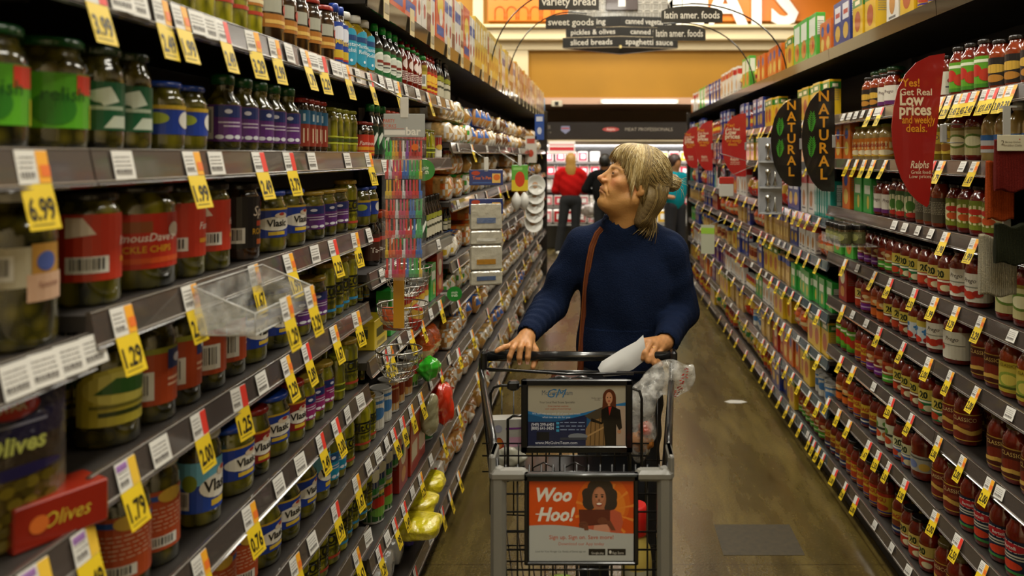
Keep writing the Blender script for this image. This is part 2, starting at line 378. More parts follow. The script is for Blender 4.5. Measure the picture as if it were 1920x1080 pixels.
WALLTAN = mat('taupe_wall_paint', '#6b5743', rough=.7, var=.05); ORANGE = mat('orange_wall_paint', '#a4740c', rough=.6, var=.05, vscale=2)
CREAM = mat('cream_trim_paint', '#dccba6', rough=.5); DKBROWN = mat('dark_brown_board', '#2b211b', rough=.5); CEILM = mat('ceiling_paint', '#9a9486', rough=.8)
b = MB(); b.box(-6, 6, -2.5, 15.2, -.05, 0); struct(b, 'floor', floor_mat())
b = MB(); b.box(-6, 6, -2.5, 15.2, 5.2, 5.25); struct(b, 'ceiling', CEILM)
b = MB(); b.box(-6, 6, 15.0, 15.2, 0, 5.2); struct(b, 'wall_back', WALLTAN)
b = MB(); b.box(-6.1, -6, -2.5, 15.2, 0, 5.2); struct(b, 'wall_left', CREAM)
b = MB(); b.box(6, 6.1, -2.5, 15.2, 0, 5.2); struct(b, 'wall_right', CREAM)
b = MB(); b.box(-6, 6, -2.6, -2.5, 0, 5.2); struct(b, 'wall_front', CREAM)
# soffit over the meat department: orange bulkhead, trims
b = MB(); b.box(-6, 6, 13.2, 15.0, 2.59, 5.2); struct(b, 'wall_bulkhead', ORANGE)
b = MB(); b.box(-6, 6, 13.17, 13.2, 2.50, 2.60, '#c9a38c'); b.box(-6, 6, 13.17, 15, 2.49, 2.50, '#c9a38c'); struct(b, 'trim_1', PAPER)
b = MB()
for z0, z1, d in ((3.40, 3.55, .10), (3.55, 3.74, .26), (3.74, 3.80, .34)): b.box(-6, 6, 13.2 - d, 13.2, z0, z1, ch=.015)
struct(b, 'trim_2', CREAM)
b = MB(); b.box(-2.6, -1.22, 13.12, 13.2, 2.6, 3.40); b.box(-2.15, -1.98, 13.08, 13.2, 3.8, 5.2); struct(b, 'trim_3', CREAM)
# upper fascia with arch lattice + letters
b = MB(); b.box(-1.9, 5, 13.12, 13.2, 3.9, 5.1, '#d9790f'); struct(b, 'trim_4', PAPER)
b = MB()
for i in range(8):
    x = -1.7 + i * .2
    for j in range(3):
        z = 3.97 + j * .33
        b.tube([(x + .08 * math.cos(a), 13.11, z + .09 + .08 * math.sin(a)) for a in np.linspace(0, PI, 7)], .010, 4, '#a8520a')
        b.tube([(x - .08, 13.11, z - .05), (x - .08, 13.11, z + .09)], .010, 4, '#a8520a'); b.tube([(x + .08, 13.11, z - .05), (x + .08, 13.11, z + .09)], .010, 4, '#a8520a')
struct(b, 'trim_5', PAPER)
t = empty('department_sign', (2.36, 13.08, 4.20)); tag(t, 'large white raised letters spelling MEATS high on the orange back wall', 'sign')
xs = -1.62
for ch_, w_ in (('M', .62), ('E', .44), ('A', .52), ('T', .47), ('S', .42)):
    gv, gf, gw = glyphs(ch_, .035); h_ = .72
    b = MB(); n = len(gv); v = [((p[0]) * h_, -.03, p[1] * h_ - .35) for p in gv]; v2 = [(p[0] * h_, .03, p[1] * h_ - .35) for p in gv]
    b.add(v, gf, '#ffffff'); b.add(v2, [_fl(f) for f in gf], '#ffffff')
    ed = {}
    for f in gf:
        for i in range(len(f)): e_ = (f[i], f[(i + 1) % len(f)]); ed[e_] = 1
    for (i, j) in ed:
        if (j, i) not in ed: b.add([v[i], v2[i], v2[j], v[j]], [(0, 1, 2, 3)], '#e8e4dc')
    b.build('letter', PAPER, t, (xs + w_ / 2, 0, 0)); xs += w_ + .03
# meat dept header
t = empty('header_board', (-.2, 13.42, 1.90)); tag(t, 'dark brown header board with white meat counter wording above the refrigerated case', 'sign')
b = MB(); b.box(-4, 4, 0, .10, 0, .30, '#211813', ch=.01); b.build('board', PAPER, t)
b = MB(); M0 = flat(-.002)
art(b, [('t', 'U.S.D.A. CHOICE', -.24, .60, .2, '#9b9184'), ('t', 'HAND MEATS  + + +', -.235, .30, .16, '#9b9184'), ('p', [(-.118, .75), (-.082, .75), (-.08, .5), (-.1, .3), (-.12, .5)], '#8a8fb0'), ('r', -.117, .58, -.083, .66, '#b05050'),
        ('e', .097, .56, .036, .13, '#c0504c'), ('t', 'Ralphs', .097, .5, .14, '#f0e0d8', {'s': .3, 'b': .01}), ('t', 'MEAT PROFESSIONALS', .262, .47, .2, '#a89e90')], 8, .30, M0)
b.build('lettering', PAPER, t)
b = MB(); b.box(-4, 4, -.04, .02, 1.86 - 1.9, 1.885 - 1.9, '#c8b89a'); b.build('ledge', PAPER, t)
# soffit tube lamp
EMW = mat('lamp_tube_glow', '#fff6e6', emit=4.0)
t = empty('tube_lamp', (.67, 13.10, 2.535)); tag(t, 'long white fluorescent tube lamp under the orange bulkhead', 'lamp')
b = MB(); b.box(-.66, .66, 0, .05, -.04, .03, '#ddd8cc'); b.build('housing', PAPER, t)
b = MB(); b.tube([(-.62, -.02, -.01), (.62, -.02, -.01)], .022, 8); b.build('tube', EMW, t)
b = MB(); b.box(-.09, .09, -.05, .05, -.05, .05, '#c9c0ab', ch=.01); b.box(-.03, .03, -.06, -.05, -.03, .03, '#222222'); tag(b.build('ceiling_sensor', PAPER, None, (-.72, 12.9, 2.48)), 'small cream box sensor under the orange bulkhead, beside the trim', 'sensor')
# ceiling lamps housings
for i, (lx, ly) in enumerate(LAMPS):
    t = empty('ceiling_lamp', (lx, ly, 4.74)); b = MB(); b.box(-.3, .3, -1.35, 1.35, 0, .05, '#e5e2da', ch=.01); b.build('housing', PAPER, t)
    b = MB()
    for sx in (-.2, .2):
        for sy in (-1, 1): b.tube([(sx, sy, .05), (sx, sy, .46)], .006, 5, '#999999')
    b.build('hanger', PAPER, t); tag(t, f'long suspended strip lamp, {ordw(i + 1)} of ten above the aisles', 'lamp', 'strip lamps above the aisles')
# meat case -----------------------------------------------------------------
CASEL = mat('case_light_strip', '#fff4ee', emit=4)
t = empty('refrigerated_case', (-.6, 13.9, 0)); tag(t, 'long open refrigerated meat case with lit shelves along the back wall', 'display case')
b = MB(); b.box(-3.4, 3.4, -.5, .5, 0, .42, '#15130f', ch=.02); b.build('base', PLAS, t)
b = MB(); b.box(-3.4, 3.4, .42, .5, .42, 1.86, '#3a3531'); b.build('back_panel', PLAS, t)
CZ = [.42, .72, 1.0, 1.25, 1.5]
for i, z in enumerate(CZ[1:]):
    b = MB(); b.box(-3.4, 3.4, -.25 + i * .05, .42, z - .02, z, '#222020'); b.box(-3.4, 3.4, -.27 + i * .05, -.25 + i * .05, z - .035, z + .006, '#6f6a66'); sh = b.build('shelf', PLAS, t)
    b = MB(); b.box(-3.35, 3.35, -.2 + i * .05, -.17 + i * .05, z - .034, z - .021); b.build('light_strip', CASEL, sh)
b = MB(); b.box(-3.4, 3.4, -.3, .5, 1.80, 1.86, '#d8d2c4', ch=.01); b.build('canopy', PLAS, t)
b = MB(); b.box(-3.3, 3.3, -.25, -.2, 1.785, 1.80); b.build('light_strip', CASEL, t)
ML = {}
def meatpack(kind):
    c = {'pink': '#d8475a', 'red': '#b8222c', 'white': '#efe9e4', 'yellow': '#e0b23a', 'rose': '#e58a94'}[kind]
    b = MB(); b.box(-.09, .09, -.05, .05, 0, .13, '#e9e4dd', ch=.012); b.box(-.075, .075, -.056, -.05, .015, .115, c)
    b.box(-.03, .045, -.059, -.056, .04, .09, '#ffffff'); return b.build('meat_package', FILM2)
packs = {}
cnt = 0
for si, z in enumerate(CZ):
    x = -1.75
    while x < 1.7:
        if .1 < x < 1.0: x += .2; continue
        if random.random() < .04: x += .2; continue
        k = random.choice(['pink', 'pink', 'white', 'rose', 'red'] if x < 1 else ['yellow', 'white', 'yellow', 'pink'])
        if k not in packs: o = packs[k] = meatpack(k)
        else: o = dup(packs[k])
        o.scale = (1, 1, 1.45 if si else 1.9); o.location = (x, 13.9 - .12 + (si - 1) * .05 if si else 13.62, z + .001); cnt += 1
        desc = {'pink': 'pink', 'red': 'deep red', 'white': 'white', 'yellow': 'yellow', 'rose': 'pale rose'}[k]
        cc = ML.get((si, k), 0) + 1; ML[(si, k)] = cc
        tag(o, f'{desc} wrapped meat package, {ordw(cc)} such along {["bottom tray","lowest shelf","middle shelf","third shelf","top shelf"][si]} of refrigerated case', 'meat package', 'wrapped packages in the refrigerated case')
        x += .2 + random.choice([0, 0, .02])
b = MB(); b.box(-.23, .23, -.004, .004, 0, .22, '#f5f0ee', ch=.002); b.box(-.21, .21, -.006, -.004, .06, .12, '#cf2f3a'); b.box(-.21, .21, -.006, -.004, .15, .17, '#e58a94')
tag(b.build('hanging_card', PAPER, None, (-.66, 13.35, 1.64)), 'white and red promotional card hanging from the edge of the refrigerated case', 'sign')

# ================================================================== GONDOLAS
XL, XR = -.67, 1.13
def gondola(side, y0, y1, zs, desc, top=None, teal=False):
    sx = -1 if side == 'L' else 1; xf_ = XL if side == 'L' else XR
    t = empty('shelving_unit', (xf_ + sx * .22, (y0 + y1) / 2, 0)); ox, oy = t.location.x, t.location.y
    def bx(b, a0, a1, Y0, Y1, z0, z1, **k):  # a: distance behind lip
        xa, xb = sorted((xf_ + sx * a0 - ox, xf_ + sx * a1 - ox)); b.box(xa, xb, Y0 - oy, Y1 - oy, z0, z1, **k)
    b = MB(); bx(b, .42, .45, y0, y1, .0, 2.18); b.build('back_panel', SHELFIN, t)
    for yy in (y0 + .012, y1 - .012):
        b = MB(); bx(b, .40, .42, yy - .012, yy + .012, 0, 2.16); b.build('upright', SHELFM, t)
    b = MB(); bx(b, .02, .42, y0 + .001, y1 - .001, 0, zs[-1] - .042, ch=.004); b.build('plinth', SHELFIN, t)
    rc_ = '#41525a' if teal else '#453d38'
    for z in zs:
        istop = z > 2
        b = MB(); bx(b, .004, .41, y0 + .002, y1 - .002, z - .022 - (.02 if istop else 0), z - .0005)
        for yy in (y0 + .03, y1 - .03): bx(b, .1, .4, yy - .004, yy + .004, z - .030, z - .022)
        sh = b.build('shelf', SHELFM, t)
        b = MB()
        if istop: pr = [(.004, .004), (-.002, .004), (.002, -.05), (.008, -.05)]
        else: pr = [(.003, .004), (-.003, .004), (-.012, -.040), (-.016, -.044), (-.010, -.047), (.004, -.03)]
        n = len(pr); ya, yb = y0 + .002 - oy, y1 - .002 - oy
        v = [(xf_ + sx * (-0 + p[0]) - ox, ya, z + p[1]) for p in pr] + [(xf_ + sx * p[0] - ox, yb, z + p[1]) for p in pr]
        b.add(v, [(i, (i + 1) % n, n + (i + 1) % n, n + i) if side == 'L' else (i, n + i, n + (i + 1) % n, (i + 1) % n) for i in range(n)] + [tuple(range(n)), tuple(range(2 * n - 1, n - 1, -1))], '#1b1714' if istop else rc_)
        # pale edge lines of the clear rail
        if not istop:
            e0 = [(xf_ + sx * -.0135 - ox, yy, z - .0395) for yy in (ya, yb)]; b.tube(e0, .0016, 4, '#9a938a')
            e1 = [(xf_ + sx * -.0035 - ox, yy, z + .003) for yy in (ya, yb)]; b.tube(e1, .0012, 4, '#8a847c')
        b.build('price_rail', RAILM, sh)
    tag(t, desc, 'shelving unit'); return t
PZ = [1.855, 1.625, 1.41, 1.195, .96, .75, .55, .345, .15]
NZ = [1.855, 1.625, 1.385, 1.14, .93, .70, .45, .15]
CZs = [2.10, 1.86, 1.605, 1.275, 1.02, .745, .45, .145]
BZ = [2.10, 1.675, 1.41, 1.135, .95, .72, .45, .145]
gondola('L', -.21, 1.01, [2.3] + NZ, 'dark steel shelving bay with olive pouches, at the near end of the pickle side')
gondola('L', 1.01, 2.23, [2.3] + PZ, 'dark steel shelving bay packed with pickle jars, opposite the tomato sauce')
gondola('L', 2.23, 3.45, CZs, 'dark steel shelving bay of sauces and cans between pickles and bread')
for i in range(5):
    a = 3.45 + i * 1.21; gondola('L', a, a + 1.21, BZ, f'dark steel bread shelving bay, {ORD[i]} of five going away from the pickles')
SZ = [2.14, 1.81, 1.60, 1.37, 1.145, .93, .69, .43, .13]
GZ = [2.14, 1.81, 1.58, 1.30, 1.09, .83, .60, .36, .13]
gondola('R', .16, 1.38, SZ, 'dark steel shelving bay behind the hanging towels, its face beside the photographer')
gondola('R', 1.38, 2.60, SZ, 'dark steel shelving bay of sauce jars next to the hanging towels')
gondola('R', 2.60, 3.82, SZ, 'dark steel shelving bay of sauce jars behind the largest red blade sign')
for i in range(5):
    a = 3.82 + i * 1.21; gondola('R', a, a + 1.21, GZ, f'dark steel grocery shelving bay, {ORD[i]} of five beyond the sauce jars', teal=i < 1)
# end panels
for sx, y, nm in ((-1, 9.5, 'bread'), (1, 9.87, 'grocery')):
    x0, x1 = sorted(((XL if sx < 0 else XR) + sx * -.02, (XL if sx < 0 else XR) + sx * .46)); b = MB(); b.box(x0, x1, y, y + .06, 0, 2.16, '#15110e', ch=.006)
    tag(b.build('end_panel', PLAS), f'tall black end panel closing the far end of the {nm} shelving', 'end panel')

# ================================================================== PRICE TAGS
TAGC = {}
def tagmesh(style, price, near):
    k = (style, price, near)
    if k in TAGC: return TAGC[k]
    a1, a2 = math.radians(12), math.radians(15); w = .045
    # p(x,s): s downwards; white part s 0...040, yellow .030...095
    def P(x, s, l=0):
        if s <= .040: y, z = -s * math.sin(a1), -s * math.cos(a1); n = (-math.cos(a1), math.sin(a1))
        else: q = s - .040; y, z = -.040 * math.sin(a1) - q * math.sin(a2), -.040 * math.cos(a1) - q * math.cos(a2); n = (-math.cos(a2), math.sin(a2))
        d = .0005 * l; return (x, y + n[0] * d, z + n[1] * d)
    strip = {'o': '#e8a32a', 'r': '#d83a2c', 'p': '#e2b83c', 'w': '#d8d5cc'}[style]
    def quad(b, x0, x1, s0, s1, col, l=1):
        b.add([P(x0, s1, l), P(x1, s1, l), P(x1, s0, l), P(x0, s0, l)], [(0, 1, 2, 3)], col)
    b = MB(); quad(b, -w / 2, w / 2, 0, .040, '#d6d3cb', 0); quad(b, -w / 2, w / 2, 0, .040, '#d6d3cb', 1)
    b.f[0] = tuple(reversed(b.f[0]))
    if style != 'w':
        quad(b, w * .12, w / 2, .001, .0395, strip, 2)
        if style == 'o': quad(b, w * .2, w / 2, .018, .032, '#e0702a', 3)
        if style == 'p': quad(b, -w * .45, w * .05, .003, .012, '#9a6fae', 2)
    if near or style == 'w':
        x1 = w * .08 if style != 'w' else w * .42
        for s in (.008, .014, .020, .026, .032): 
            x = -w * .42
            while x < x1 - .004: d = random.uniform(.002, .006); quad(b, x, min(x + d, x1), s, s + .0016 if s != .026 else s + .005, '#6a6560', 2); x += d + .0015
    root = b.build('price_tag' if style != 'w' else 'shelf_label', PAPER)
    if style != 'w':
        b2 = MB(); L_ = .095
        quad(b2, -w / 2, w / 2, .040, L_, '#d9ba22', 0); b2.f[0] = tuple(reversed(b2.f[0])); quad(b2, -w / 2, w / 2, .0405, L_, '#d9ba22', 1)
        gv, gf, gw = glyphs(price, .03); sz = .027; sxx = min(sz * .8, w * .84 / gw)
        b2.add([P(p[0] * sxx, .083 - p[1] * sz, 2) for p in gv], gf, '#1d1a10')
        if near: quad(b2, -w * .4, w * .3, .088, .0895, '#6b5f1c', 2)
        if style in 'r' : pass
        kid(root, b2.build('price_flag', PAPER, root))
    root.location = (0, -30, 0); TAGC[k] = root; root['proto'] = 1
    return root
for _p in (): pass
TAGN = {}
def shelfname(side, y, zs, z):
    i = zs.index(z); o = ['top', 'second', 'third', 'fourth', 'fifth', 'sixth', 'seventh', 'eighth', 'ninth'][i] if i < len(zs) - 1 else 'bottom'
    if side == 'L': sec = 'olive' if y < 1.01 else 'pickle' if y < 2.23 else 'condiment' if y < 3.45 else 'bread'
    else: sec = 'sauce' if y < 3.82 else 'grocery'
    return f'{o} {sec} shelf'
def zsof(side, y):
    if side == 'L': return NZ if y < 1.01 else PZ if y < 2.23 else CZs if y < 3.45 else BZ
    return SZ if y < 3.82 else GZ
used_proto = set()
PRICES = ['1.29', '2.49', '1.79', '2.99', '3.29', '2.00', '1.99', '2.50', '3.79', '1.67', '.98', '2.89']
TCOL = {'o': 'orange', 'r': 'red', 'p': 'purple', 'w': 'plain'}
def place_tag(side, y, z, style='o', price=None, zr=None):
    price = price or random.choice(PRICES); near = y < 3.3; kk = (style, price if style != 'w' else '', near)
    p = tagmesh(style, price if style != 'w' else '', near)
    if kk not in used_proto: used_proto.add(kk); o = p; del o['proto']
    else: o = dup(p)
    sx = -1 if side == 'L' else 1
    o.location = ((XL if side == 'L' else XR) - sx * .0035, y, z + .001); rz = PI / 2 if side == 'L' else -PI / 2
    o.rotation_euler = (random.uniform(-.05, .02) - (.15 if side == 'R' else 0), 0, rz + random.uniform(-.14, .05) if zr is None else rz + zr + random.uniform(-.1, .1))
    o.location.x -= sx * .003
    if side == 'R': o.scale = (.84, .9, .86)
    sn = shelfname(side, y, zsof(side, y), min(zsof(side, y), key=lambda q: abs(q - z)))
    key = (sn, style, price if style != 'w' else ''); c = TAGN.get(key, 0) + 1; TAGN[key] = c
    if style == 'w': tag(o, f'white printed shelf label, {ordw(c)} from near end of {sn}', 'shelf label', 'white shelf labels')
    else: tag(o, f'yellow {price} price tag with {TCOL[style]} corner, {ordw(c)} such on {sn}', 'price tag', 'yellow price tags')
def YL(x): return .676 * F_PX / (CX - x)
def YR(x): return 1.135 * F_PX / (x - CX)
def tagsL(z, lst):
    for it in lst:
        x, st = it[0], it[1]; place_tag('L', YL(x), z, st, it[2] if len(it) > 2 else None)
tagsL(1.855, [(150, 'r', '3.99'), (282, 'o', '2.49'), (318, 'o', '1.99'), (400, 'r', '2.49'), (458, 'o', '3.29'), (500, 'o', '2.99'), (558, 'o', '1.79'), (590, 'r', '2.29'), (637, 'o', '1.99'), (683, 'r', '1.99'), (205, 'w'), (235, 'w'), (352, 'w'), (375, 'w'), (528, 'w'), (575, 'w'), (614, 'w'), (622, 'w'), (660, 'w')])
tagsL(1.625, [(35, 'o', '6.99'), (342, 'o', '1.99'), (470, 'r', '2.49'), (528, 'r', '3.79'), (681, 'o', '1.79'), (210, 'w'), (388, 'w'), (572, 'w'), (640, 'w')])
tagsL(1.385, [(5, 'w'), (60, 'w'), (107, 'w'), (152, 'w')])
tagsL(1.41, [(208, 'o', '1.29'), (338, 'o', '2.49'), (461, 'o', '1.67'), (527, 'o', '1.99'), (578, 'w'), (612, 'r', '2.29'), (655, 'o', '1.99'), (681, 'w')])
tagsL(1.14, [(40, 'p', '1.99'), (135, 'p', '2.49')])
tagsL(1.195, [(215, 'p', '1.79'), (280, 'w'), (355, 'r', '2.00'), (432, 'r', '1.25'), (475, 'w'), (522, 'o', '2.29'), (560, 'r', '2.89'), (614, 'o', '1.67'), (657, 'o', '1.29')])
tagsL(.96, [(357, 'o', '1.99'), (452, 'o', '0.76'), (508, 'w'), (549, 'w'), (588, 'r', '2.49'), (617, 'r', '3.00'), (640, 'w'), (665, 'w')])
tagsL(.75, [(572, 'w'), (617, 'r', '1.99'), (657, 'o', '1.67'), (540, 'o', '2.49'), (680, 'w')])
tagsL(.55, [(657, 'o', '1.67'), (600, 'r', '2.00'), (680, 'w')])
# condiment bay
for z, xs_ in ((1.86, [(705, 'w'), (720, 'w'), (735, 'o'), (752, 'w'), (775, 'w'), (795, 'o'), (815, 'w'), (832, 'w')]), (1.605, [(712, 'w'), (727, 'o'), (790, 'w')]), (1.275, [(706, 'w'), (735, 'w'), (815, 'w')]),
               (1.02, [(712, 'r'), (722, 'o'), (740, 'w'), (760, 'o'), (782, 'o'), (800, 'w'), (818, 'o')]), (.745, [(699, 'w'), (715, 'w'), (728, 'r'), (745, 'r'), (762, 'o'), (780, 'o'), (800, 'w'), (818, 'r'), (835, 'w')]),
               (.45, [(700, 'r'), (716, 'w'), (730, 'r'), (748, 'r'), (765, 'w'), (780, 'o'), (800, 'w'), (822, 'o')]), (.145, [(770, 'r'), (800, 'w'), (822, 'r'), (836, 'o')])):
    tagsL(z, xs_)
for z in BZ[1:]:
    y = 3.6
    while y < 9.2: place_tag('L', y, z, random.choice('oorwo' if z < 1.6 else 'wwo')); y += random.uniform(.34, .6) * (1 if y < 6 else 1.6)
for y in np.arange(2.4, 9.3, .33):
    # long cream tags on the top shelf's edge
    b = MB()
    if not TAGC.get('long'):
        b.box(-.03, .03, -.004, -.0025, -.05, .045, '#c9b98a'); b.box(-.024, .024, -.0048, -.004, -.03, .0, '#8e8468'); TAGC['long'] = o = b.build('edge_card', PAPER)
    else: o = dup(TAGC['long'])
    o.location = (XL + .004, y, 2.09); o.rotation_euler = (0, 0, PI / 2); c = TAGN['long'] = TAGN.get('long', 0) + 1
    tag(o, f'cream paper card on the top shelf edge over the bread, {ordw(c)} along', 'card', 'cream cards on the top shelf edge')
def tagsR(z, lst):
    for it in lst: place_tag('R', YR(it[0]), z, it[1], it[2] if len(it) > 2 else None, zr=.10)
tagsR(1.81, [(1588, 'w'), (1600, 'w'), (1612, 'w'), (1625, 'w'), (1640, 'o', '2.49'), (1652, 'w'), (1660, 'r', '3.29'), (1775, 'o', '2.39'), (1790, 'o', '2.39'), (1808, 'o', '3.45'), (1821, 'r', '2.45'), (1838, 'o', '2.45'), (1858, 'r', '1.69'), (1874, 'r', '1.69'), (1892, 'o', '3.89'), (1908, 'o', '3.39')])
tagsR(1.60, [(1598, 'o'), (1613, 'o'), (1628, 'o'), (1645, 'o'), (1668, 'o'), (1748, 'r'), (1758, 'r'), (1775, 'o'), (1815, 'w'), (1838, 'o', '1.69')])
tagsR(1.37, [(1685, 'w'), (1705, 'w'), (1730, 'w'), (1755, 'w'), (1783, 'o', '1.98'), (1837, 'o', '1.99')])
tagsR(1.145, [(1592, 'o'), (1615, 'w'), (1648, 'o', '1.99'), (1678, 'r', '2.49'), (1724, 'r', '2.50'), (1762, 'o', '1.99'), (1803, 'o', '3.29'), (1850, 'o', '3.29'), (1910, 'w')])
tagsR(.93, [(1588, 'o'), (1606, 'w'), (1632, 'w'), (1657, 'r', '2.49'), (1703, 'r', '2.50'), (1751, 'o', '2.00'), (1792, 'o', '2.00'), (1842, 'o', '2.00'), (1905, 'w')])
tagsR(.69, [(1585, 'r'), (1608, 'o', '1.99'), (1646, 'w'), (1680, 'r', '2.50'), (1718, 'r', '2.50'), (1770, 'o', '2.00'), (1815, 'o', '2.00'), (1866, 'o', '2.00'), (1885, 'w')])
tagsR(.43, [(1560, 'r'), (1580, 'o'), (1600, 'o'), (1637, 'r', '1.67'), (1655, 'r', '2.50'), (1675, 'r', '2.50'), (1706, 'r', '2.00'), (1763, 'o', '2.00'), (1805, 'w', ''), (1808, 'r', '2.50'), (1855, 'o', '2.50')])
tagsR(.13, [(1508, 'r'), (1520, 'w'), (1533, 'r'), (1551, 'r', '.98'), (1573, 'r', '2.00'), (1593, 'r', '2.00'), (1613, 'r', '2.00'), (1648, 'w'), (1680, 'w'), (1712, 'w')])
for zi, z in enumerate(GZ[1:]):
    y = 3.95
    while y < 9.6:
        place_tag('R', y, z, random.choice('ooror' if random.random() < .85 else 'w'), zr=.10)
        y += random.uniform(.13, .22) * (1 if y < 5.3 else 1.9 if y < 7 else 3.6)

# ================================================================== PRODUCTS
PT = {}   # type -> dict(proto, w (spacing), d, h, desc, name, cat)
GREENLID, BLUELID, REDLID, WHITELID, DARKLID, GOLDLID, YLID = '#0e4a1c', '#1d3f9a', '#8c1f14', '#d8d6cf', '#1a1512', '#a8892f', '#8a8a1e'
def jar_profile(r, h, neck=.78, kind='jar'):
    if kind == 'jar': return [(r * .86, 0), (r * .97, .004), (r, .014), (r, h * .66), (r * .985, h * .74), (r * .9, h * .81), (r * neck, h * .85), (r * neck, h * .985)]
    if kind == 'straight': return [(r * .9, 0), (r, .007), (r, h * .80), (r * .93, h * .86), (r * neck, h * .89), (r * neck, h * .985)]
    if kind == 'bottle': return [(r * .88, 0), (r, .01), (r, h * .58), (r * .93, h * .66), (r * .6, h * .76), (r * neck, h * .83), (r * neck, h * .95)]
    if kind == 'sauce': return [(r * .84, 0), (r * .97, .006), (r, .02), (r * .97, h * .30), (r * .97, h * .62), (r, h * .68), (r * .93, h * .76), (r * .72, h * .85), (r * neck, h * .88), (r * neck, h * .985)]
    if kind == 'squeeze': return [(r * .92, 0), (r, .008), (r * .97, h * .3), (r, h * .62), (r * .8, h * .76), (r * .45, h * .84), (r * .42, h * .88)]
def vessel(tp, name, cat, desc, r, h, cont, lid, ops, kind='jar', neck=.8, lidh=None, lz=(.2, .68), ang=150, lidtype='flat', seg=24, tall=None):
    PT[tp] = dict(kind='v', name=name, cat=cat, desc=desc, r=r, h=h, w=2 * r, d=2 * r, a=(r, h, cont, lid, ops, kind, neck, lidh, lz, ang, lidtype, seg))
def build_vessel(tp, far):
    t = PT[tp]; r, h, cont, lid, ops, kind, neck, lidh, lz, ang, lidtype, seg = t['a']
    if far: seg = 10
    prof = jar_profile(r, h, neck, kind); lidh = lidh or h * .085; nr = r * neck
    b = MB(); b.lathe(prof, seg, m=0)
    if far: mats = [cont, PAPER]
    lb = b if far else MB(); m = 1 if far else 0
    z0 = h - lidh; R = nr * 1.08
    if lidtype == 'flat': lp = [(R, z0), (R * 1.02, z0 + .002), (R * 1.02, h - .003), (R * .95, h), (R * .85, h - .001)]
    elif lidtype == 'cap': lp = [(R, h * .86), (R, h * .97), (R * .85, h)]
    elif lidtype == 'cone': lp = [(R * 1.1, h * .82), (R * 1.1, h * .87), (R * .55, h * .9), (R * .25, h * 1.0)]
    lb.lathe(lp, seg, lid, m)
    if not far and lidtype == 'flat':
        for k in range(0, seg): a = 2 * PI * k / seg; lb.box(R * math.cos(a) - .001, R * math.cos(a) + .001, R * math.sin(a) - .001, R * math.sin(a) + .001, z0 + .002, h - .004, lid)
    fb = b if far else MB()
    H = (lz[1] - lz[0]) * h; W = 2 * r * math.radians(ang) 
    random.seed(hash_(tp)); O = ops() if callable(ops) else ops
    if far: O = [q for q in O if q[0] != 't'][:9]
    rr = r + .0006 if kind != 'sauce' else r * .985 + .0005
    art(fb, O, W, H, cyl(rr, lz[0] * h), m, nu=10 if not far else 5)
    if far: return b.build(t['name'], mats)
    root = b.build(t['name'], cont)
    kid(root, lb.build('lid', PLAS, root)); kid(root, fb.build('paper_label', PAPER, root)); return root
def hash_(s): return sum((i + 1) * ord(c) for i, c in enumerate(s))
BG = lambda c: ('r', -1, 0, 1, 1, c)
# ---- pickle side
vessel('gy', 'pickle_jar', 'jar', 'large jar with lime green label and green lid', .047, .150, OLV, GREENLID, lambda: [BG('#57a81c'), ('r', -1, .02, -.55, .98, '#d9cf2a'), ('r', .35, 0, 1, .45, '#d9cf2a'), ('r', .12, .62, .38, .98, '#d83a22'), ('e', -.1, .35, .22, .3, '#2f7a1a'), ('t', 'relish', .0, .5, .26, '#1d5a18', {'w': .5})])
vessel('dg', 'pickle_jar', 'jar', 'jar with dark green label and pale emblem', .033, .150, OLV, '#20331d', lambda: [BG('#0c5530'), ('e', .0, .68, .2, .12, '#c9d2c0'), ('p', [(-.2, .8), (.1, .9), (.25, .6), (0, .5)], '#c9d2c0'), ('r', -.35, .42, .35, .5, '#a8b8a0'), ('p', [(0, .05), (.4, .05), (.4, .3), (.15, .3)], '#c9d2c0')], lz=(.2, .66))
vessel('bl', 'pickle_jar', 'jar', 'squat jar with blue label and blue lid', .036, .115, PK, BLUELID, lambda: [BG('#1d3d9e'), ('r', -1, .86, 1, 1, '#c7a52a'), ('e', -.25, .55, .2, .2, '#9fae35'), ('e', .3, .5, .18, .3, '#e8e6dc')] + bar_(.45, .1, .3, .5), lz=(.25, .66))
vessel('de', 'relish_jar', 'jar', 'narrow jar with green label and red roundel', .026, .130, OLV, GREENLID, lambda: [BG('#17663a'), ('e', 0, .8, .38, .13, '#c23a22'), ('t', 'DELI', 0, .48, .17, '#e4e8dc', {'w': 1}), ('e', .2, .2, .2, .08, '#d96040'), ('r', -1, 0, 1, .07, '#e4e8dc')], lz=(.18, .9))
def purple(c1='#5e2a74', navy='#1f2f6e'): return [BG(c1)] + bar_(-.62, .06, .32, .88) + [('r', -.28, .66, .3, .98, navy), ('e', 0, .82, .08, .06, '#d8d8e8'), ('r', -.2, .5, .3, .54, '#c8bcd0'), ('r', -.1, .4, .3, .44, '#c8bcd0'), ('e', -.18, .12, .09, .06, '#dfe0e8'), ('e', .02, .12, .09, .06, '#dfe0e8'), ('e', .22, .12, .09, .06, '#dfe0e8')]
vessel('pu', 'relish_bottle', 'bottle', 'relish bottle with purple label and green cap', .033, .150, OLV, GREENLID, purple, kind='bottle', neck=.62, lidtype='cap', lz=(.14, .6))
vessel('pw', 'pickle_jar', 'jar', 'wide jar with purple label', .042, .120, PK, GOLDLID, purple, neck=.86, lz=(.22, .70))
vessel('fb', 'spear_jar', 'jar', 'slim brown jar with blue and red label', .020, .130, BRN, REDLID, lambda: [BG('#8c2f1c'), ('r', -1, .62, 1, 1, '#1f5f86'), ('r', -.1, .1, -.04, .5, '#e0c8a8'), ('r', .1, .15, .16, .5, '#e0c8a8'), ('r', -.1, .7, 0, .9, '#c8d8e0')], lz=(.12, .78))
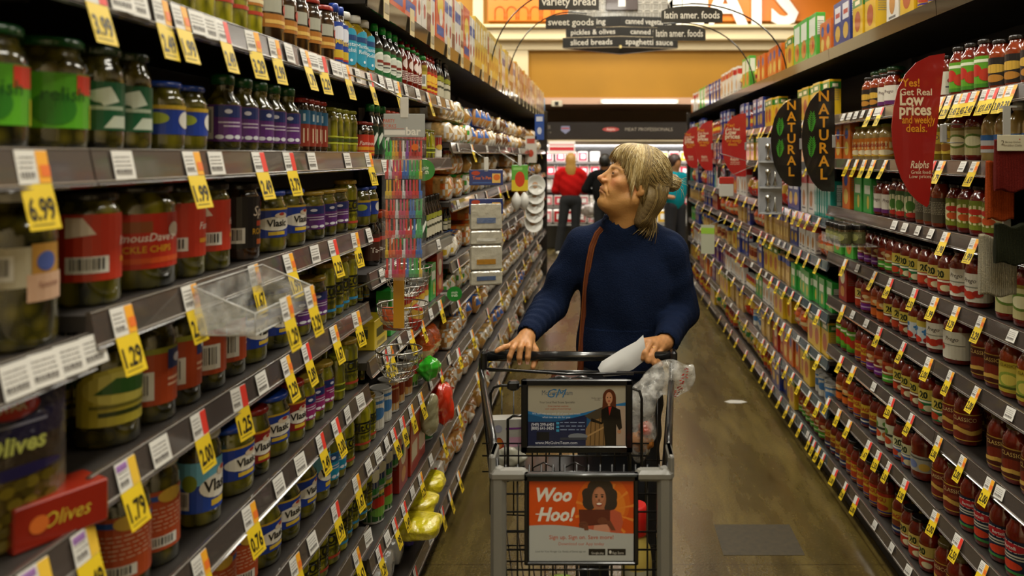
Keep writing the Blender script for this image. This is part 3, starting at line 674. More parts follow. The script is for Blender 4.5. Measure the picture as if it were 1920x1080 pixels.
vessel('yp', 'pepper_jar', 'jar', 'slim jar of yellow peppers', .024, .120, PKY, YLID, lambda: [('r', -.6, .36, .6, .42, '#b8bf3a'), ('r', -.6, .1, .6, .16, '#b8bf3a'), ('r', -.4, .2, .4, .32, '#3c4a10')], lz=(.15, .7))
vessel('fd', 'pickle_jar', 'jar', 'slim jar with small red label', .026, .115, BRN, REDLID, lambda: [BG('#b5301a'), ('r', -.6, .25, .6, .42, '#c98a1c'), ('t', 'Famous', 0, .5, .2, '#e8d8c8', {'w': 1.1, 's': .2}), ('r', -.6, .1, .6, .18, '#c98a1c')], lz=(.12, .66))
vessel('f1', 'pickle_jar', 'jar', 'extra wide spear jar with bright red label', .062, .165, PK, DARKLID, lambda: [BG('#b52a14')] + bar_(-.85, .12, .18, .3) + [('t', 'FamousDave\'s', .05, .5, .15, '#e8d9cc', {'s': .25, 'b': .01, 'w': 1}), ('r', -.28, .66, .12, .86, '#8a4a20'), ('t', 'PICKLE CHIPS', .05, .30, .12, '#d39a22', {'b': .02, 'w': .9}), ('r', -.5, .1, .6, .2, '#c9501c'), ('e', .42, .68, .1, .14, '#dccab8')], kind='straight', neck=.86, lz=(.2, .72), ang=130)
vessel('f2', 'pickle_jar', 'jar', 'tall spear jar with orange red label', .041, .160, PK, DARKLID, lambda: [BG('#b5321a')] + bar_(-.5, .12, .5, .25) + [('p', [(-.5, .95), (-.3, .95), (-.15, .7), (-.5, .65)], '#d9c9b5'), ('t', 'Famous', .45, .5, .14, '#e8d9cc', {'s': .25, 'w': .7}), ('r', .2, .25, .8, .33, '#c9881c')], kind='straight', neck=.86, lz=(.22, .80))
vessel('dk', 'pickle_jar', 'jar', 'tall jar with black label and flame lettering', .040, .155, BRN, DARKLID, lambda: [BG('#1b1512')] + bar_(-.6, .1, .45, .3) + [('t', 'Spicy', .3, .62, .2, '#d9c9b5', {'s': .25, 'w': .6}), ('r', .1, .42, .7, .52, '#a83a18'), ('t', 'ROASTED', .3, .26, .12, '#c8981f', {'w': .6}), ('e', .45, .85, .2, .1, '#9a3a3a'), ('r', .1, .06, .7, .16, '#a8501c')], kind='straight', neck=.86, lz=(.16, .82))
def vlasic(bg='#1b3a98', top=None, band='#c7a52a', txt='Vlasic'):
    o = [BG(bg)]
    if top: o += [('p', [(-1, .45), (1, .7), (1, 1), (-1, 1)], top)]
    if band: o += [('r', -1, .93, 1, 1, band)]
    return o + [('e', -.42, .6, .13, .17, '#7d8f2a')] + bar_(-.62, .08, .2, .36) + [('e', .12, .47, .38, .24, '#e9e5d8'), ('t', txt, .12, .38, .24, '#171310', {'b': .025, 'w': .62}), ('e', .2, .74, .14, .1, '#d9c8b0'), ('e', .2, .79, .06, .05, '#b03a2a'), ('r', -.05, .08, .28, .2, '#d9b83a')]
vessel('vb', 'pickle_jar', 'jar', 'wide pickle jar with blue label and blue lid', .047, .132, PK, BLUELID, vlasic, neck=.86, lz=(.24, .72))
vessel('vt', 'pickle_jar', 'jar', 'tall jar with sky blue label and white lid', .037, .165, PK, WHITELID, lambda: vlasic('#2648a8', '#6fb9d4', None), kind='straight', neck=.86, lz=(.16, .70))
vessel('vr', 'pepper_jar', 'jar', 'small jar with red label and red lid', .033, .135, PK, REDLID, lambda: vlasic('#8e1c1c', None, '#d39a22'), neck=.84, lz=(.2, .68))
vessel('vo', 'olive_jar', 'jar', 'tall jar with rust orange label', .040, .165, OLV, '#3a2c20', lambda: [BG('#a8421c'), ('r', -1, .9, 1, 1, '#8a8a2a')] + bar_(-.5, .1, .5, .5) + [('r', .2, .6, .6, .95, '#24356f'), ('e', .4, .78, .1, .08, '#d8d8e8'), ('r', .2, .4, .6, .45, '#d9a88a'), ('r', .2, .3, .55, .34, '#d9a88a')], kind='straight', neck=.86, lz=(.18, .72))
vessel('rf', 'olive_jar', 'jar', 'tall jar with orange label under a blue band', .040, .170, OLV, WHITELID, lambda: [BG('#b04a22'), ('r', -1, .84, 1, .93, '#2a4f96'), ('e', 0, .9, .2, .12, '#c9a03a')] + dash(-.5, .7, 1.0, 6, '#d9b89a', .014, .07) + bar_(-.4, .06, .5, .18), kind='straight', neck=.86, lz=(.16, .72))
vessel('ya', 'olive_jar', 'jar', 'dark jar with arched yellow label', .043, .165, OLV, DARKLID, lambda: [('r', -.6, 0, .6, .62, '#b5a83a'), ('e', 0, .62, .6, .36, '#b5a83a'), ('e', 0, .62, .5, .28, '#c8bd58'), ('p', [(-.35, .55), (-.1, .8), (.45, .72), (.3, .5)], '#2f5a22'), ('r', -.4, .3, .4, .36, '#6f6a22'), ('r', -.3, .16, .35, .24, '#2f3a12')], kind='straight', neck=.86, lz=(.2, .72))
vessel('ol', 'olive_jar', 'jar', 'very large olive jar with cream label', .050, .195, OLV, WHITELID, lambda: [('r', -.45, .3, .2, .95, '#b8b096')] + bar_(-.42, .42, .3, .4) + [('r', .0, .05, .5, .5, '#c9a386'), ('r', .05, .5, .42, .99, '#b5853a'), ('e', .22, .7, .12, .16, '#4a5a9a'), ('t', 'Spanish', .26, .28, .1, '#8a5a4a', {'w': .4})], kind='jar', neck=.62, lz=(.28, .66), ang=120)
vessel('mg', 'pickle_jar', 'jar', 'jar with magenta label', .032, .125, PKY, GOLDLID, lambda: purple('#8f2464'), neck=.84, lz=(.2, .66))
def olive_art(bc='#2f86b8'): return [('r', -.6, .74, .6, .8, '#15180c'), ('t', 'Mt.Olive', 0, .5, .26, '#15180c', {'b': .03, 'w': 1.05}), ('r', -.5, .42, .5, .46, '#15180c'), ('t', 'PEPPERS', 0, .22, .13, '#2c3210', {'w': .9}), ('r', -.75, .02, .75, .1, bc)]
vessel('mo', 'pepper_jar', 'jar', 'slim jar of yellow green peppers with blue band', .027, .145, PKY, GOLDLID, olive_art, neck=.84, lz=(.12, .72), kind='straight')
vessel('mr', 'pepper_jar', 'jar', 'jar of yellow green peppers with red band', .034, .140, PKY, GOLDLID, lambda: olive_art('#b0402a'), neck=.84, lz=(.12, .72), kind='straight')
vessel('tl', 'relish_jar', 'jar', 'jar with teal label and green lid', .030, .140, PK, GREENLID, lambda: purple('#1f86a8', '#1c4a7a'), neck=.8, lz=(.16, .66))
vessel('mu', 'relish_bottle', 'bottle', 'mustard relish bottle with teal oval label', .036, .170, YEL, WHITELID, lambda: [('e', 0, .5, .42, .5, '#2b93b0'), ('r', -.28, .68, .28, .82, '#1c3f72'), ('t', 'Mustard', 0, .52, .12, '#e4eef0', {'w': .62}), ('t', 'Relish', 0, .36, .12, '#e4eef0', {'w': .55}), ('e', 0, .14, .05, .04, '#e4eef0')], kind='squeeze', neck=.5, lidtype='cap', lz=(.1, .72))
vessel('br', 'spear_jar', 'jar', 'jar of brown peppers with small white label', .036, .150, BRN, REDLID, lambda: [('r', -.45, .5, .1, .85, '#a8a898'), ('r', -.35, .1, .6, .45, '#a86a22'), ('e', .3, .6, .15, .15, '#b03a22'), ('r', -.3, .2, .3, .3, '#d9b05a')], lz=(.2, .75))
vessel('yb', 'pepper_jar', 'jar', 'yellow pepper jar with orange striped label', .031, .130, PKY, YLID, lambda: [('r', -.7, .55, .7, .85, '#b8742a'), ('r', -.7, .3, .7, .4, '#b03a22'), ('r', -.5, .62, .3, .72, '#e0cfa0')], lz=(.2, .8))
vessel('bt', 'sauce_bottle', 'bottle', 'tall slim bottle with blue label and red stripe', .024, .170, BRN, BLUELID, lambda: [BG('#1f3f96'), ('e', 0, .72, .4, .18, '#d9dbe4'), ('t', 'Mild', 0, .45, .12, '#d9b83a', {'w': .6, 'b': .02}), ('r', -.4, .1, .4, .3, '#c9a82a'), ('r', -1, .05, 1, .1, '#b03a22')], kind='bottle', lz=(.08, .7), neck=.5, lidtype='cap')
vessel('sy', 'soy_sauce_bottle', 'bottle', 'soy sauce bottle with green label and green cap', .033, .215, SOY, '#17a03a', lambda: [BG('#17602c'), ('e', 0, .55, .42, .34, '#dfe2d6'), ('e', 0, .55, .34, .27, '#c8ccbe'), ('r', -.22, .5, .22, .6, '#7a2a1a'), ('r', -.2, .38, .2, .42, '#3a3a3a')], kind='bottle', neck=.42, lidtype='cap', lz=(.05, .55))
vessel('sr', 'hot_sauce_bottle', 'bottle', 'red hot sauce bottle with green pointed cap', .030, .215, SRI, '#1d9a3a', lambda: [('e', 0, .7, .2, .14, '#e3d3cc'), ('p', [(-.15, .75), (.1, .95), (.2, .6), (0, .5)], '#e3d3cc')] + dash(-.5, .42, 1, 5, '#e3d3cc'), kind='bottle', neck=.5, lidtype='cone', lz=(.08, .68))
vessel('gr', 'hot_sauce_bottle', 'bottle', 'brown chilli sauce bottle with flat green cap', .028, .155, SRI, '#1d9a3a', lambda: [BG('#b09a3a')] + bar_(-.4, .1, .5, .5) + [('r', -.5, .75, .5, .9, '#8a7a1a')], kind='straight', neck=.8, lidtype='cap', lz=(.15, .75))
vessel('hs', 'hot_sauce_bottle', 'bottle', 'hot sauce bottle with red cap and yellow label', .025, .190, SRI, '#c02a1c', lambda: [BG('#b8341a'), ('r', -.6, .1, .6, .5, '#d9a82a'), ('e', 0, .7, .3, .18, '#e0b03a'), ('r', -.3, .2, .3, .35, '#7a1a10')], kind='bottle', neck=.45, lidtype='cone', lz=(.08, .55))
vessel('db', 'sauce_bottle', 'bottle', 'tall black bottle with pale label', .024, .210, SOY, '#14100e', lambda: [('r', -.8, 0, .8, .7, '#b8b29a'), ('e', 0, .85, .4, .12, '#8a8a2a'), ('r', -.5, .4, .5, .5, '#3a3a2a')], kind='bottle', neck=.45, lidtype='cap', lz=(.08, .6))
vessel('ts', 'sauce_bottle', 'bottle', 'dark sauce bottle with red cap', .027, .165, SOY, '#c0401c', lambda: [BG('#3a2014'), ('t', 'Ta-Ta', 0, .3, .2, '#cfc4b4', {'w': 1}), ('r', -.5, .7, .5, .85, '#a82a1c')], kind='bottle', neck=.5, lidtype='cap', lz=(.1, .6))
vessel('tg', 'sauce_bottle', 'bottle', 'dark sauce bottle with green cap and white stripes', .027, .175, SOY, '#1a7a34', lambda: [BG('#16301c'), ('p', [(-.5, .2), (0, .8), (.1, .7), (-.3, .1)], '#dfe2d6'), ('e', .25, .4, .25, .25, '#1d7a3a')], kind='bottle', neck=.5, lidtype='cap', lz=(.1, .6))
# ---- sauce side
def sj(tp, desc, ops, cont=RED, r=.0385, h=.150, lid=DARKLID, name='sauce_jar', lz=(.10, .62), kind='sauce', **k): vessel(tp, name, 'jar', desc, r, h, cont, lid, ops, kind=kind, neck=.66, lz=lz, **k)
FOOD = lambda c1, c2, v=.66: [('e', -.2, v, .3, .2, c1), ('e', .22, v - .05, .25, .18, c2), ('e', .02, v + .08, .16, .1, '#d9c08a')]
sj('sp', 'sauce jar with purple based label', lambda: [BG('#a84a22')] + FOOD('#7a2214', '#c98a4a') + [('r', -1, 0, 1, .36, '#6a1f7a'), ('r', -.4, .42, .4, .5, '#e0d0b0'), ('r', -.3, .12, .3, .2, '#b89ac0')])
sj('sg', 'sauce jar with lime green based label', lambda: [BG('#a84422')] + FOOD('#8a2412', '#c08a3a') + [('r', -1, 0, 1, .36, '#4a9a2a'), ('r', -.4, .42, .4, .5, '#e0d8b0'), ('r', -.3, .12, .3, .2, '#cfe0a8')])
sj('so', 'sauce jar with orange based label', lambda: [BG('#9a4a1c')] + FOOD('#c9702a', '#e0a85a') + [('r', -1, 0, 1, .36, '#c9601c'), ('r', -.5, .42, .5, .52, '#2a1a12')], REDO)
def twenty(bot, top='#c9b54a'): return lambda: [BG(bot), ('r', -1, .52, 1, 1, top), ('t', '20', 0, .6, .3, '#1d2a14', {'b': .04, 'w': .9}), ('e', -.2, .2, .25, .16, '#b03a1c'), ('e', .2, .16, .2, .14, '#cfc49a'), ('r', -.5, .40, .5, .48, '#e6e0c8')]
sj('tgn', 'sauce jar marked 20 with yellow and green label', twenty('#1f6a3a'))
sj('tbr', 'sauce jar marked 20 with yellow and brown label', twenty('#6a2a14'))
sj('trd', 'sauce jar marked 20 with yellow and red label', twenty('#a82a1a', '#cdb65c'))
sj('tbl', 'sauce jar marked 20 with yellow and blue label', twenty('#3a66a8', '#d3cf9a'))
sj('sb', 'sauce jar with blue patterned white label', lambda: [BG('#c9d0d0'), ('r', -1, .74, 1, 1, '#c9b54a')] + [('e', random.uniform(-.7, .7), random.uniform(.32, .7), .08, .06, '#3a78b0') for _ in range(14)] + [('e', -.2, .16, .2, .15, '#c0301c'), ('e', .25, .14, .2, .14, '#a8281a')])
sj('sw', 'tall sauce jar with white label and red tomatoes', lambda: [BG('#d6d0bd'), ('t', 'Prego', .0, .68, .16, '#3a2a20', {'s': .3, 'w': .8}), ('e', -.25, .3, .18, .14, '#b02a1a'), ('e', .02, .24, .18, .14, '#b8341c'), ('e', .25, .3, .15, .12, '#a8241a'), ('r', -.4, .5, .4, .54, '#8a8a7a')], h=.170, r=.041)
sj('sw2', 'extra large sauce jar with plain white label', lambda: [BG('#d2cdb9'), ('t', 'Prego', .1, .66, .16, '#3a2a20', {'s': .3, 'w': .7}), ('e', -.3, .4, .16, .12, '#b02a1a'), ('r', -.2, .5, .5, .53, '#8a8a7a')], h=.185, r=.056, ang=120)
sj('cg', 'square shouldered sauce jar with maroon and gold label', lambda: [BG('#c9a23e'), ('r', -.93, .04, .93, .96, '#6e2216'), ('t', 'CLASSICO', 0, .72, .15, '#e0c88a', {'w': 1.4}), ('p', [(-.9, .4), (-.3, .5), (.3, .38), (.9, .48), (.9, .3), (.3, .22), (-.3, .34), (-.9, .22)], '#caa24a'), ('e', 0, .56, .25, .08, '#8c3a22')], h=.165, r=.042, lid='#5a4a22', ang=100)
sj('cd', 'square shouldered sauce jar with dark gold edged label', lambda: [BG('#b08a36'), ('r', -.93, .04, .93, .96, '#4a1c10'), ('t', 'CLASSICO', 0, .74, .14, '#d9b868', {'w': 1.4}), ('e', 0, .45, .55, .2, '#7a2a16'), ('p', [(-.9, .22), (0, .34), (.9, .22), (.9, .1), (0, .2), (-.9, .1)], '#caa24a')], h=.165, r=.042, lid='#5a4a22', ang=100)
sj('cy', 'square shouldered sauce jar with yellow framed label', lambda: [BG('#b7a12e'), ('r', -.86, .08, .86, .8, '#c9b84c'), ('e', 0, .42, .5, .26, '#8fa03a'), ('e', 0, .42, .32, .18, '#d3c458'), ('t', 'CLASSICO', 0, .84, .1, '#3a2a10', {'w': 1.3}), ('r', -.5, .12, .5, .2, '#4a5a1a')], h=.165, r=.042, lid='#5a4a22', ang=100, cont=REDO)
sj('nb', 'tall sauce jar with navy label and red oval', lambda: [BG('#15223a'), ('e', 0, .78, .5, .15, '#d9d2c8'), ('e', 0, .78, .46, .13, '#b5202a'), ('t', 'Bertolli', 0, .73, .1, '#e9e4dc', {'w': .8, 'b': .01}), ('r', -.5, .52, .5, .57, '#c9c4b0'), ('r', -.4, .44, .4, .48, '#c9c4b0'), ('e', 0, .25, .32, .13, '#c0391c'), ('r', -1, 0, 1, .08, '#3a7a3a')], h=.180, r=.040)
sj('hy', 'plain sauce jar with yellow and red label', lambda: [BG('#c9a428'), ('r', -1, .84, 1, 1, '#a82a18'), ('t', 'RAGU', 0, .58, .2, '#a8281a', {'w': 1, 'b': .03}), ('e', 0, .3, .4, .16, '#a83a1a'), ('r', -.6, .04, .6, .12, '#3a2a7a')], h=.158)
sj('hb', 'sauce jar with yellow label and navy base', lambda: [BG('#c9a832'), ('t', 'RAGU', 0, .66, .2, '#a8281a', {'w': 1, 'b': .03}), ('e', 0, .44, .3, .14, '#7a3a1a'), ('r', -1, 0, 1, .3, '#1d2a5a'), ('r', -.6, .1, .6, .18, '#c9c4b0')], h=.158)
sj('gw', 'sauce jar with white label and green leaves', lambda: [BG('#cfd0b4'), ('e', -.3, .7, .2, .14, '#5a8a3a'), ('e', .3, .75, .2, .12, '#5a8a3a'), ('e', -.2, .3, .25, .16, '#b8441c'), ('e', .3, .28, .22, .15, '#c9702a'), ('r', -.3, .5, .3, .6, '#3a3a2a')], h=.175)
sj('pl', 'large dark sauce jar with pale oblong label', lambda: [('r', -.6, .15, .6, .75, '#a8a496'), ('e', -.2, .4, .2, .15, '#6a7aa8'), ('e', .25, .35, .2, .14, '#c9a23e'), ('r', -.5, .62, .5, .68, '#5a5a52')], h=.185, r=.052, ang=110)
sj('al', 'creamy sauce jar with orange label', lambda: [BG('#d0761c'), ('e', 0, .6, .6, .2, '#e3c88a'), ('t', 'RAGU', 0, .52, .18, '#a8281a', {'w': .9, 'b': .03}), ('e', .1, .22, .4, .14, '#e0d0a8'), ('r', -1, .02, 1, .08, '#c9a832')], PALE, h=.150, lid=YLID)
sj('gt', 'sauce jar with leaf green label and red fruit', lambda: [BG('#5a9a1f'), ('e', -.15, .55, .22, .2, '#b8281a'), ('e', .2, .4, .22, .2, '#b8341c'), ('r', -.4, .8, .4, .9, '#dfe6c8'), ('r', -1, 0, 1, .12, '#3a7a1a')], RED, h=.165, lid=DARKLID, lz=(.1, .68))
sj('wt', 'sauce jar with white and maroon label', lambda: [BG('#cfc8b8'), ('r', -1, 0, -.1, .9, '#8a1f3a'), ('r', .1, .3, .7, .36, '#4a4a5a'), ('e', .35, .6, .2, .14, '#a84a5a')], RED, h=.150)
sj('cr', 'salsa jar with cream and olive label', lambda: [BG('#b8ae7a'), ('e', 0, .5, .4, .26, '#5f7a2a'), ('e', 0, .5, .3, .18, '#d8d3a8'), ('r', -1, .9, 1, 1, '#7a6a1e')], SRI, h=.190, r=.044, lz=(.12, .64))
sj('ob', 'brown sauce jar with black oval label', lambda: [BG('#1d1612'), ('e', 0, .6, .45, .16, '#c9a03a'), ('e', 0, .25, .3, .14, '#b0782a')], REDO, h=.150, lz=(.1, .64))
sj('wm', 'small jar with white label and maroon base', lambda: [BG('#d3ccbc'), ('t', 'Prego', 0, .6, .18, '#4a2a30', {'s': .3, 'w': .9}), ('r', -1, 0, 1, .2, '#5a1f5a')], RED, h=.145)
sj('ry', 'salsa jar with yellow oval on green label', lambda: [BG('#6f7a1e'), ('e', 0, .5, .55, .34, '#d6cf9a'), ('e', 0, .62, .3, .1, '#b8281a'), ('e', 0, .36, .25, .12, '#c0501c')], SRI, h=.155, lz=(.12, .70))
sj('gd', 'dark green salsa jar with leaf label', lambda: [BG('#2f4a1c'), ('e', 0, .5, .5, .34, '#b8b48a'), ('e', 0, .45, .2, .2, '#3f6a22'), ('e', .1, .1, .3, .1, '#a8281a')], SRI, h=.160, lz=(.10, .70))
sj('kb', 'tall grey brown sauce bottle', lambda: [BG('#4a4230')] + dash(-.6, .8, 1.2, 8, '#8f8870'), REDO, h=.165, r=.033)
vessel('rn', 'dressing_bottle', 'bottle', 'white dressing bottle with blue label', .037, .200, PALE, WHITELID, lambda: [('r', -.7, .1, .7, .6, '#c9cccc'), ('r', -.7, .45, .7, .6, '#2a62a0'), ('r', -.5, .2, .5, .3, '#b83a22')], kind='squeeze', neck=.5, lidtype='cap', lz=(.1, .72))
vessel('dy', 'dressing_bottle', 'bottle', 'yellow dressing bottle', .033, .195, YEL, YLID, lambda: [('r', -.7, .1, .7, .8, '#c9b23a'), ('t', 'DOLE', 0, .55, .15, '#2a3a6a', {'w': .9}), ('e', 0, .3, .3, .12, '#8a5a1a')], kind='squeeze', neck=.5, lidtype='cap', lz=(.08, .72))
vessel('sc', 'spice_jar', 'jar', 'short spice jar with black lid and dark label', .026, .085, TAN, '#14110f', lambda: [BG('#4a4a2a'), ('e', 0, .5, .3, .3, '#8a8a4a')] + dash(-.7, .8, 1.2, 6, '#9a9a6a'), kind='straight', neck=.96, lz=(.1, .66), lidh=.02)
vessel('cn', 'cheese_canister', 'canister', 'tall green cheese canister', .036, .190, RED, GREENLID, lambda: [BG('#1d6a3a'), ('e', 0, .6, .6, .2, '#c9d0a0'), ('e', 0, .25, .5, .16, '#d9c84a')], kind='straight', neck=.98, lz=(.03, .84), ang=175)
vessel('bj', 'pickle_jar', 'jar', 'extra large dark jar with yellow label', .055, .180, SRI, DARKLID, lambda: [BG('#b3a02c'), ('r', -.3, .4, .3, .46, '#5a4a12'), ('r', -.4, .6, .4, .7, '#8a2a1a')], kind='straight', neck=.9, lz=(.12, .7))
# cans
def can(tp, desc, r, h, base, ops): vessel(tp, 'food_can', 'can', desc, r, h, PAPER, '#8d8a84', lambda: [BG(base)] + ops, kind='can', lz=(.05, .95), ang=179)
_bv = build_vessel
def build_can(tp, far):
    t = PT[tp]; r, h = t['r'], t['h']; seg = 18 if not far else 10; b = MB(); O = t['a'][4]()
    b.lathe([(r * .97, 0), (r, .002), (r, .004), (r * .985, .006), (r * .985, h - .006), (r, h - .004), (r, h), (r * .93, h), (r * .92, h - .003)], seg, '#a09c94')
    art(b, O if not far else O[:4], 2 * r * PI * .985, h - .016, cyl(r * .985 + .0004, .008)); return b.build(t['name'], PLAS)
can('ck', 'green labelled food can', .0365, .11, '#2a5a22', [('e', 0, .6, .3, .2, '#b82a1c'), ('e', 0, .3, .3, .16, '#6a9a3a'), ('r', -1, .88, 1, 1, '#c9b84a')])
can('cb', 'navy labelled food can', .0365, .11, '#1d2f5a', [('r', -1, 0, 1, .2, '#2f7a3a'), ('e', 0, .6, .3, .2, '#c9c0a0'), ('r', -1, .86, 1, 1, '#2f7a3a')])
can('ct', 'tan labelled food can', .0365, .11, '#b0864a', [('e', 0, .5, .35, .25, '#6a2a14'), ('r', -1, .8, 1, .9, '#7a1f14')])
can('cf', 'red and white food can', .034, .10, '#a8281c', [('r', -1, 0, 1, .45, '#d6d0c4'), ('e', 0, .5, .2, .14, '#c9a23e')])
can('cw', 'white labelled food can', .0365, .11, '#c4c0b2', [('e', 0, .5, .3, .2, '#3a6a9a'), ('r', -1, .82, 1, .92, '#3a6a9a')])
# boxes
def carton(tp, desc, w, d, h, base, ops, name='food_box'): PT[tp] = dict(kind='b', name=name, cat='box', desc=desc, w=w, d=d, h=h, a=(base, ops))
def build_box(tp, far):
    t = PT[tp]; base, ops = t['a']; w, d, h = t['w'], t['d'], t['h']; b = MB(); b.box(-w / 2, w / 2, -d / 2, d / 2, 0, h, base, ch=.0015 if not far else 0)
    random.seed(hash_(tp)); O = ops()
    if far: O = O[:6]
    art(b, O, w * .98, h * .98, lambda x, z, l: (x, -d / 2 - .0004 * l, z + h * .01), nu=1)
    # side faces show a narrower version
    for s in (-1, 1):
        art(b, [q for q in O if q[0] == 'r'][:3] + ([] if far else dash(-.7, .8, 1.4, 8, '#6a6a62', .02, .05)), d * .94, h * .98, (lambda x, z, l, s=s: (s * (w / 2 + .0004 * l), s * x, z + h * .01)), nu=1)
    return b.build(t['name'], GLOSS)
def bx(tp, desc, w, d, h, base, *ops, **k): carton(tp, desc, w, d, h, base, lambda: list(ops), **k)
bx('b1', 'tall navy box with white panel', .13, .05, .22, '#1f2f78', ('r', -.7, .55, .7, .9, '#d6d6de'), ('e', 0, .3, .6, .18, '#c9a23e'), ('r', -.5, .66, .5, .76, '#b02a1c'), name='pasta_box')
bx('b2', 'tall white box with red band', .12, .05, .23, '#d8d4ca', ('r', -1, .72, 1, .92, '#b8281c'), ('e', 0, .35, .5, .2, '#b8803a'), ('r', -.6, .08, .6, .12, '#5a5a5a'))
bx('b3', 'yellow box with green band', .13, .06, .19, '#d0a81e', ('r', -1, .75, 1, .95, '#2f7a2a'), ('e', 0, .4, .6, .25, '#a84a1c'), ('r', -.5, .8, .5, .9, '#e8e0c0'))
bx('b4', 'red box with cream oval', .12, .05, .18, '#9a2216', ('e', 0, .65, .6, .2, '#d9cda8'), ('e', 0, .25, .5, .15, '#c98a3a'))
bx('b5', 'purple box', .09, .05, .16, '#54246a', ('r', -.6, .6, .6, .8, '#c9b8d0'), ('e', 0, .3, .4, .18, '#c98a3a'))
bx('b6', 'orange box with blue badge', .11, .05, .19, '#c9621a', ('e', 0, .72, .5, .16, '#22489a'), ('e', 0, .3, .6, .2, '#d9b85a'))
bx('b7', 'bright green box', .10, .05, .15, '#2f9a3a', ('r', -.7, .55, .7, .8, '#d9e0c8'), ('e', .2, .3, .3, .2, '#c9b23a'))
bx('b8', 'tan pasta box with window', .08, .04, .20, '#b08a4a', ('r', -.6, .15, .6, .5, '#d9b868'), ('r', -1, .75, 1, .95, '#22489a'), name='pasta_box')
bx('b9', 'slim teal box with white spine', .028, .15, .19, '#1f8a7a', ('r', -.6, .1, .6, .9, '#c9d6cc'), ('r', -.3, .3, .3, .7, '#4aa08a'), name='pasta_box')
bx('bp', 'tall poster bright cereal style box', .18, .06, .27, '#c9501c', ('e', 0, .6, .7, .22, '#e0c23a'), ('r', -.8, .1, .8, .25, '#22489a'), ('e', .1, .4, .4, .14, '#d8d4ca'), name='cracker_box')
bx('bq', 'tall cream box with brown spine', .07, .16, .27, '#c9b890', ('r', -1, .0, 1, .3, '#7a3a1c'), ('r', -.6, .5, .6, .9, '#a8281c'), name='cracker_box')
bx('br2', 'tall white box with blue side', .07, .16, .25, '#d3cfc6', ('r', -1, .6, 1, .8, '#2a4a9a'), ('e', 0, .3, .5, .12, '#b0402a'), name='cracker_box')
bx('bs', 'tall red box with white spine', .06, .16, .26, '#a8281c', ('r', -.5, .1, .5, .9, '#d8d0c4'), ('r', -.3, .3, .3, .6, '#7a2a1c'), name='cracker_box')
bx('bk', 'tall pale yellow box', .08, .16, .28, '#cfae4a', ('r', -.7, .55, .7, .9, '#e2d8b8'), ('e', 0, .3, .6, .12, '#a86a2a'), name='cracker_box')
bx('bz', 'green and white box with salad picture', .15, .05, .24, '#4aa83a', ('r', -.8, .5, .8, .92, '#dfe6d6'), ('e', 0, .3, .7, .22, '#c9842a'), ('e', .2, .3, .2, .1, '#b82a1c'))
bx('ba', 'open yellow carton tray', .14, .12, .09, '#cdb22a', ('r', -.7, .4, .7, .7, '#2f3a12'), ('r', -.6, .1, .6, .25, '#8a7a1a'))
bx('bw', 'tall red cracker box', .12, .06, .22, '#a83018', ('r', -.7, .2, .7, .5, '#c8bda0'), ('e', 0, .75, .5, .14, '#d9cda8'))
# bags --------------------------------------------------------------------
BREADS = {
    'w1': ('loaf of sliced bread in clear film', '#b98243', [(.30, .42, '#d9d4c8')]), 'w2': ('loaf in blue and white film', '#b07a3c', [(.15, .3, '#2f62ae'), (.3, .42, '#d8d8dc'), (.62, .7, '#2f62ae')]),
    'w3': ('loaf in red banded film', '#a8702f', [(.2, .3, '#b52a1e'), (.5, .56, '#d8cdb0')]), 'w4': ('loaf in green banded film', '#b98a45', [(.25, .4, '#3f9a38'), (.4, .45, '#dfe4d0')]),
    'w5': ('dark rye loaf in clear film', '#6d431e', [(.25, .45, '#c9a23e')]), 'w6': ('pack of pale buns in clear film', '#cda76a', [(.35, .5, '#e2ddd0')]),
    'w7': ('pack of burger buns with orange band', '#c2904e', [(.3, .42, '#d0641e'), (.6, .64, '#d8d0c0')]), 'w8': ('loaf in white film with coloured dots', '#cfc9bb', [(.2, .24, '#b52a1e'), (.35, .39, '#2f62ae'), (.5, .54, '#d9b53a')])}
for k, (d, base, bands) in BREADS.items(): PT[k] = dict(kind='g', name='bun_bag' if k in ('w6', 'w7') else 'bread_bag', cat='bag', desc=d, w=.125, d=.27, h=.105, a=(base, bands, False))
SNK = {'g1': ('red packet of pasta shells', '#b5281a', [(.5, .8, '#c9a23e')]), 'g2': ('yellow packet of noodles', '#cfa92a', [(.3, .5, '#a8281c')]), 'g3': ('clear packet of dried pasta', '#c2a25a', [(.4, .6, '#2f7a3a')]), 'g4': ('orange crackly packet', '#c9561a', [(.3, .5, '#dfc890')])}
for k, (d, base, bands) in SNK.items(): PT[k] = dict(kind='g', name='food_packet', cat='packet', desc=d, w=.13, d=.10, h=.16, a=(base, bands, True))
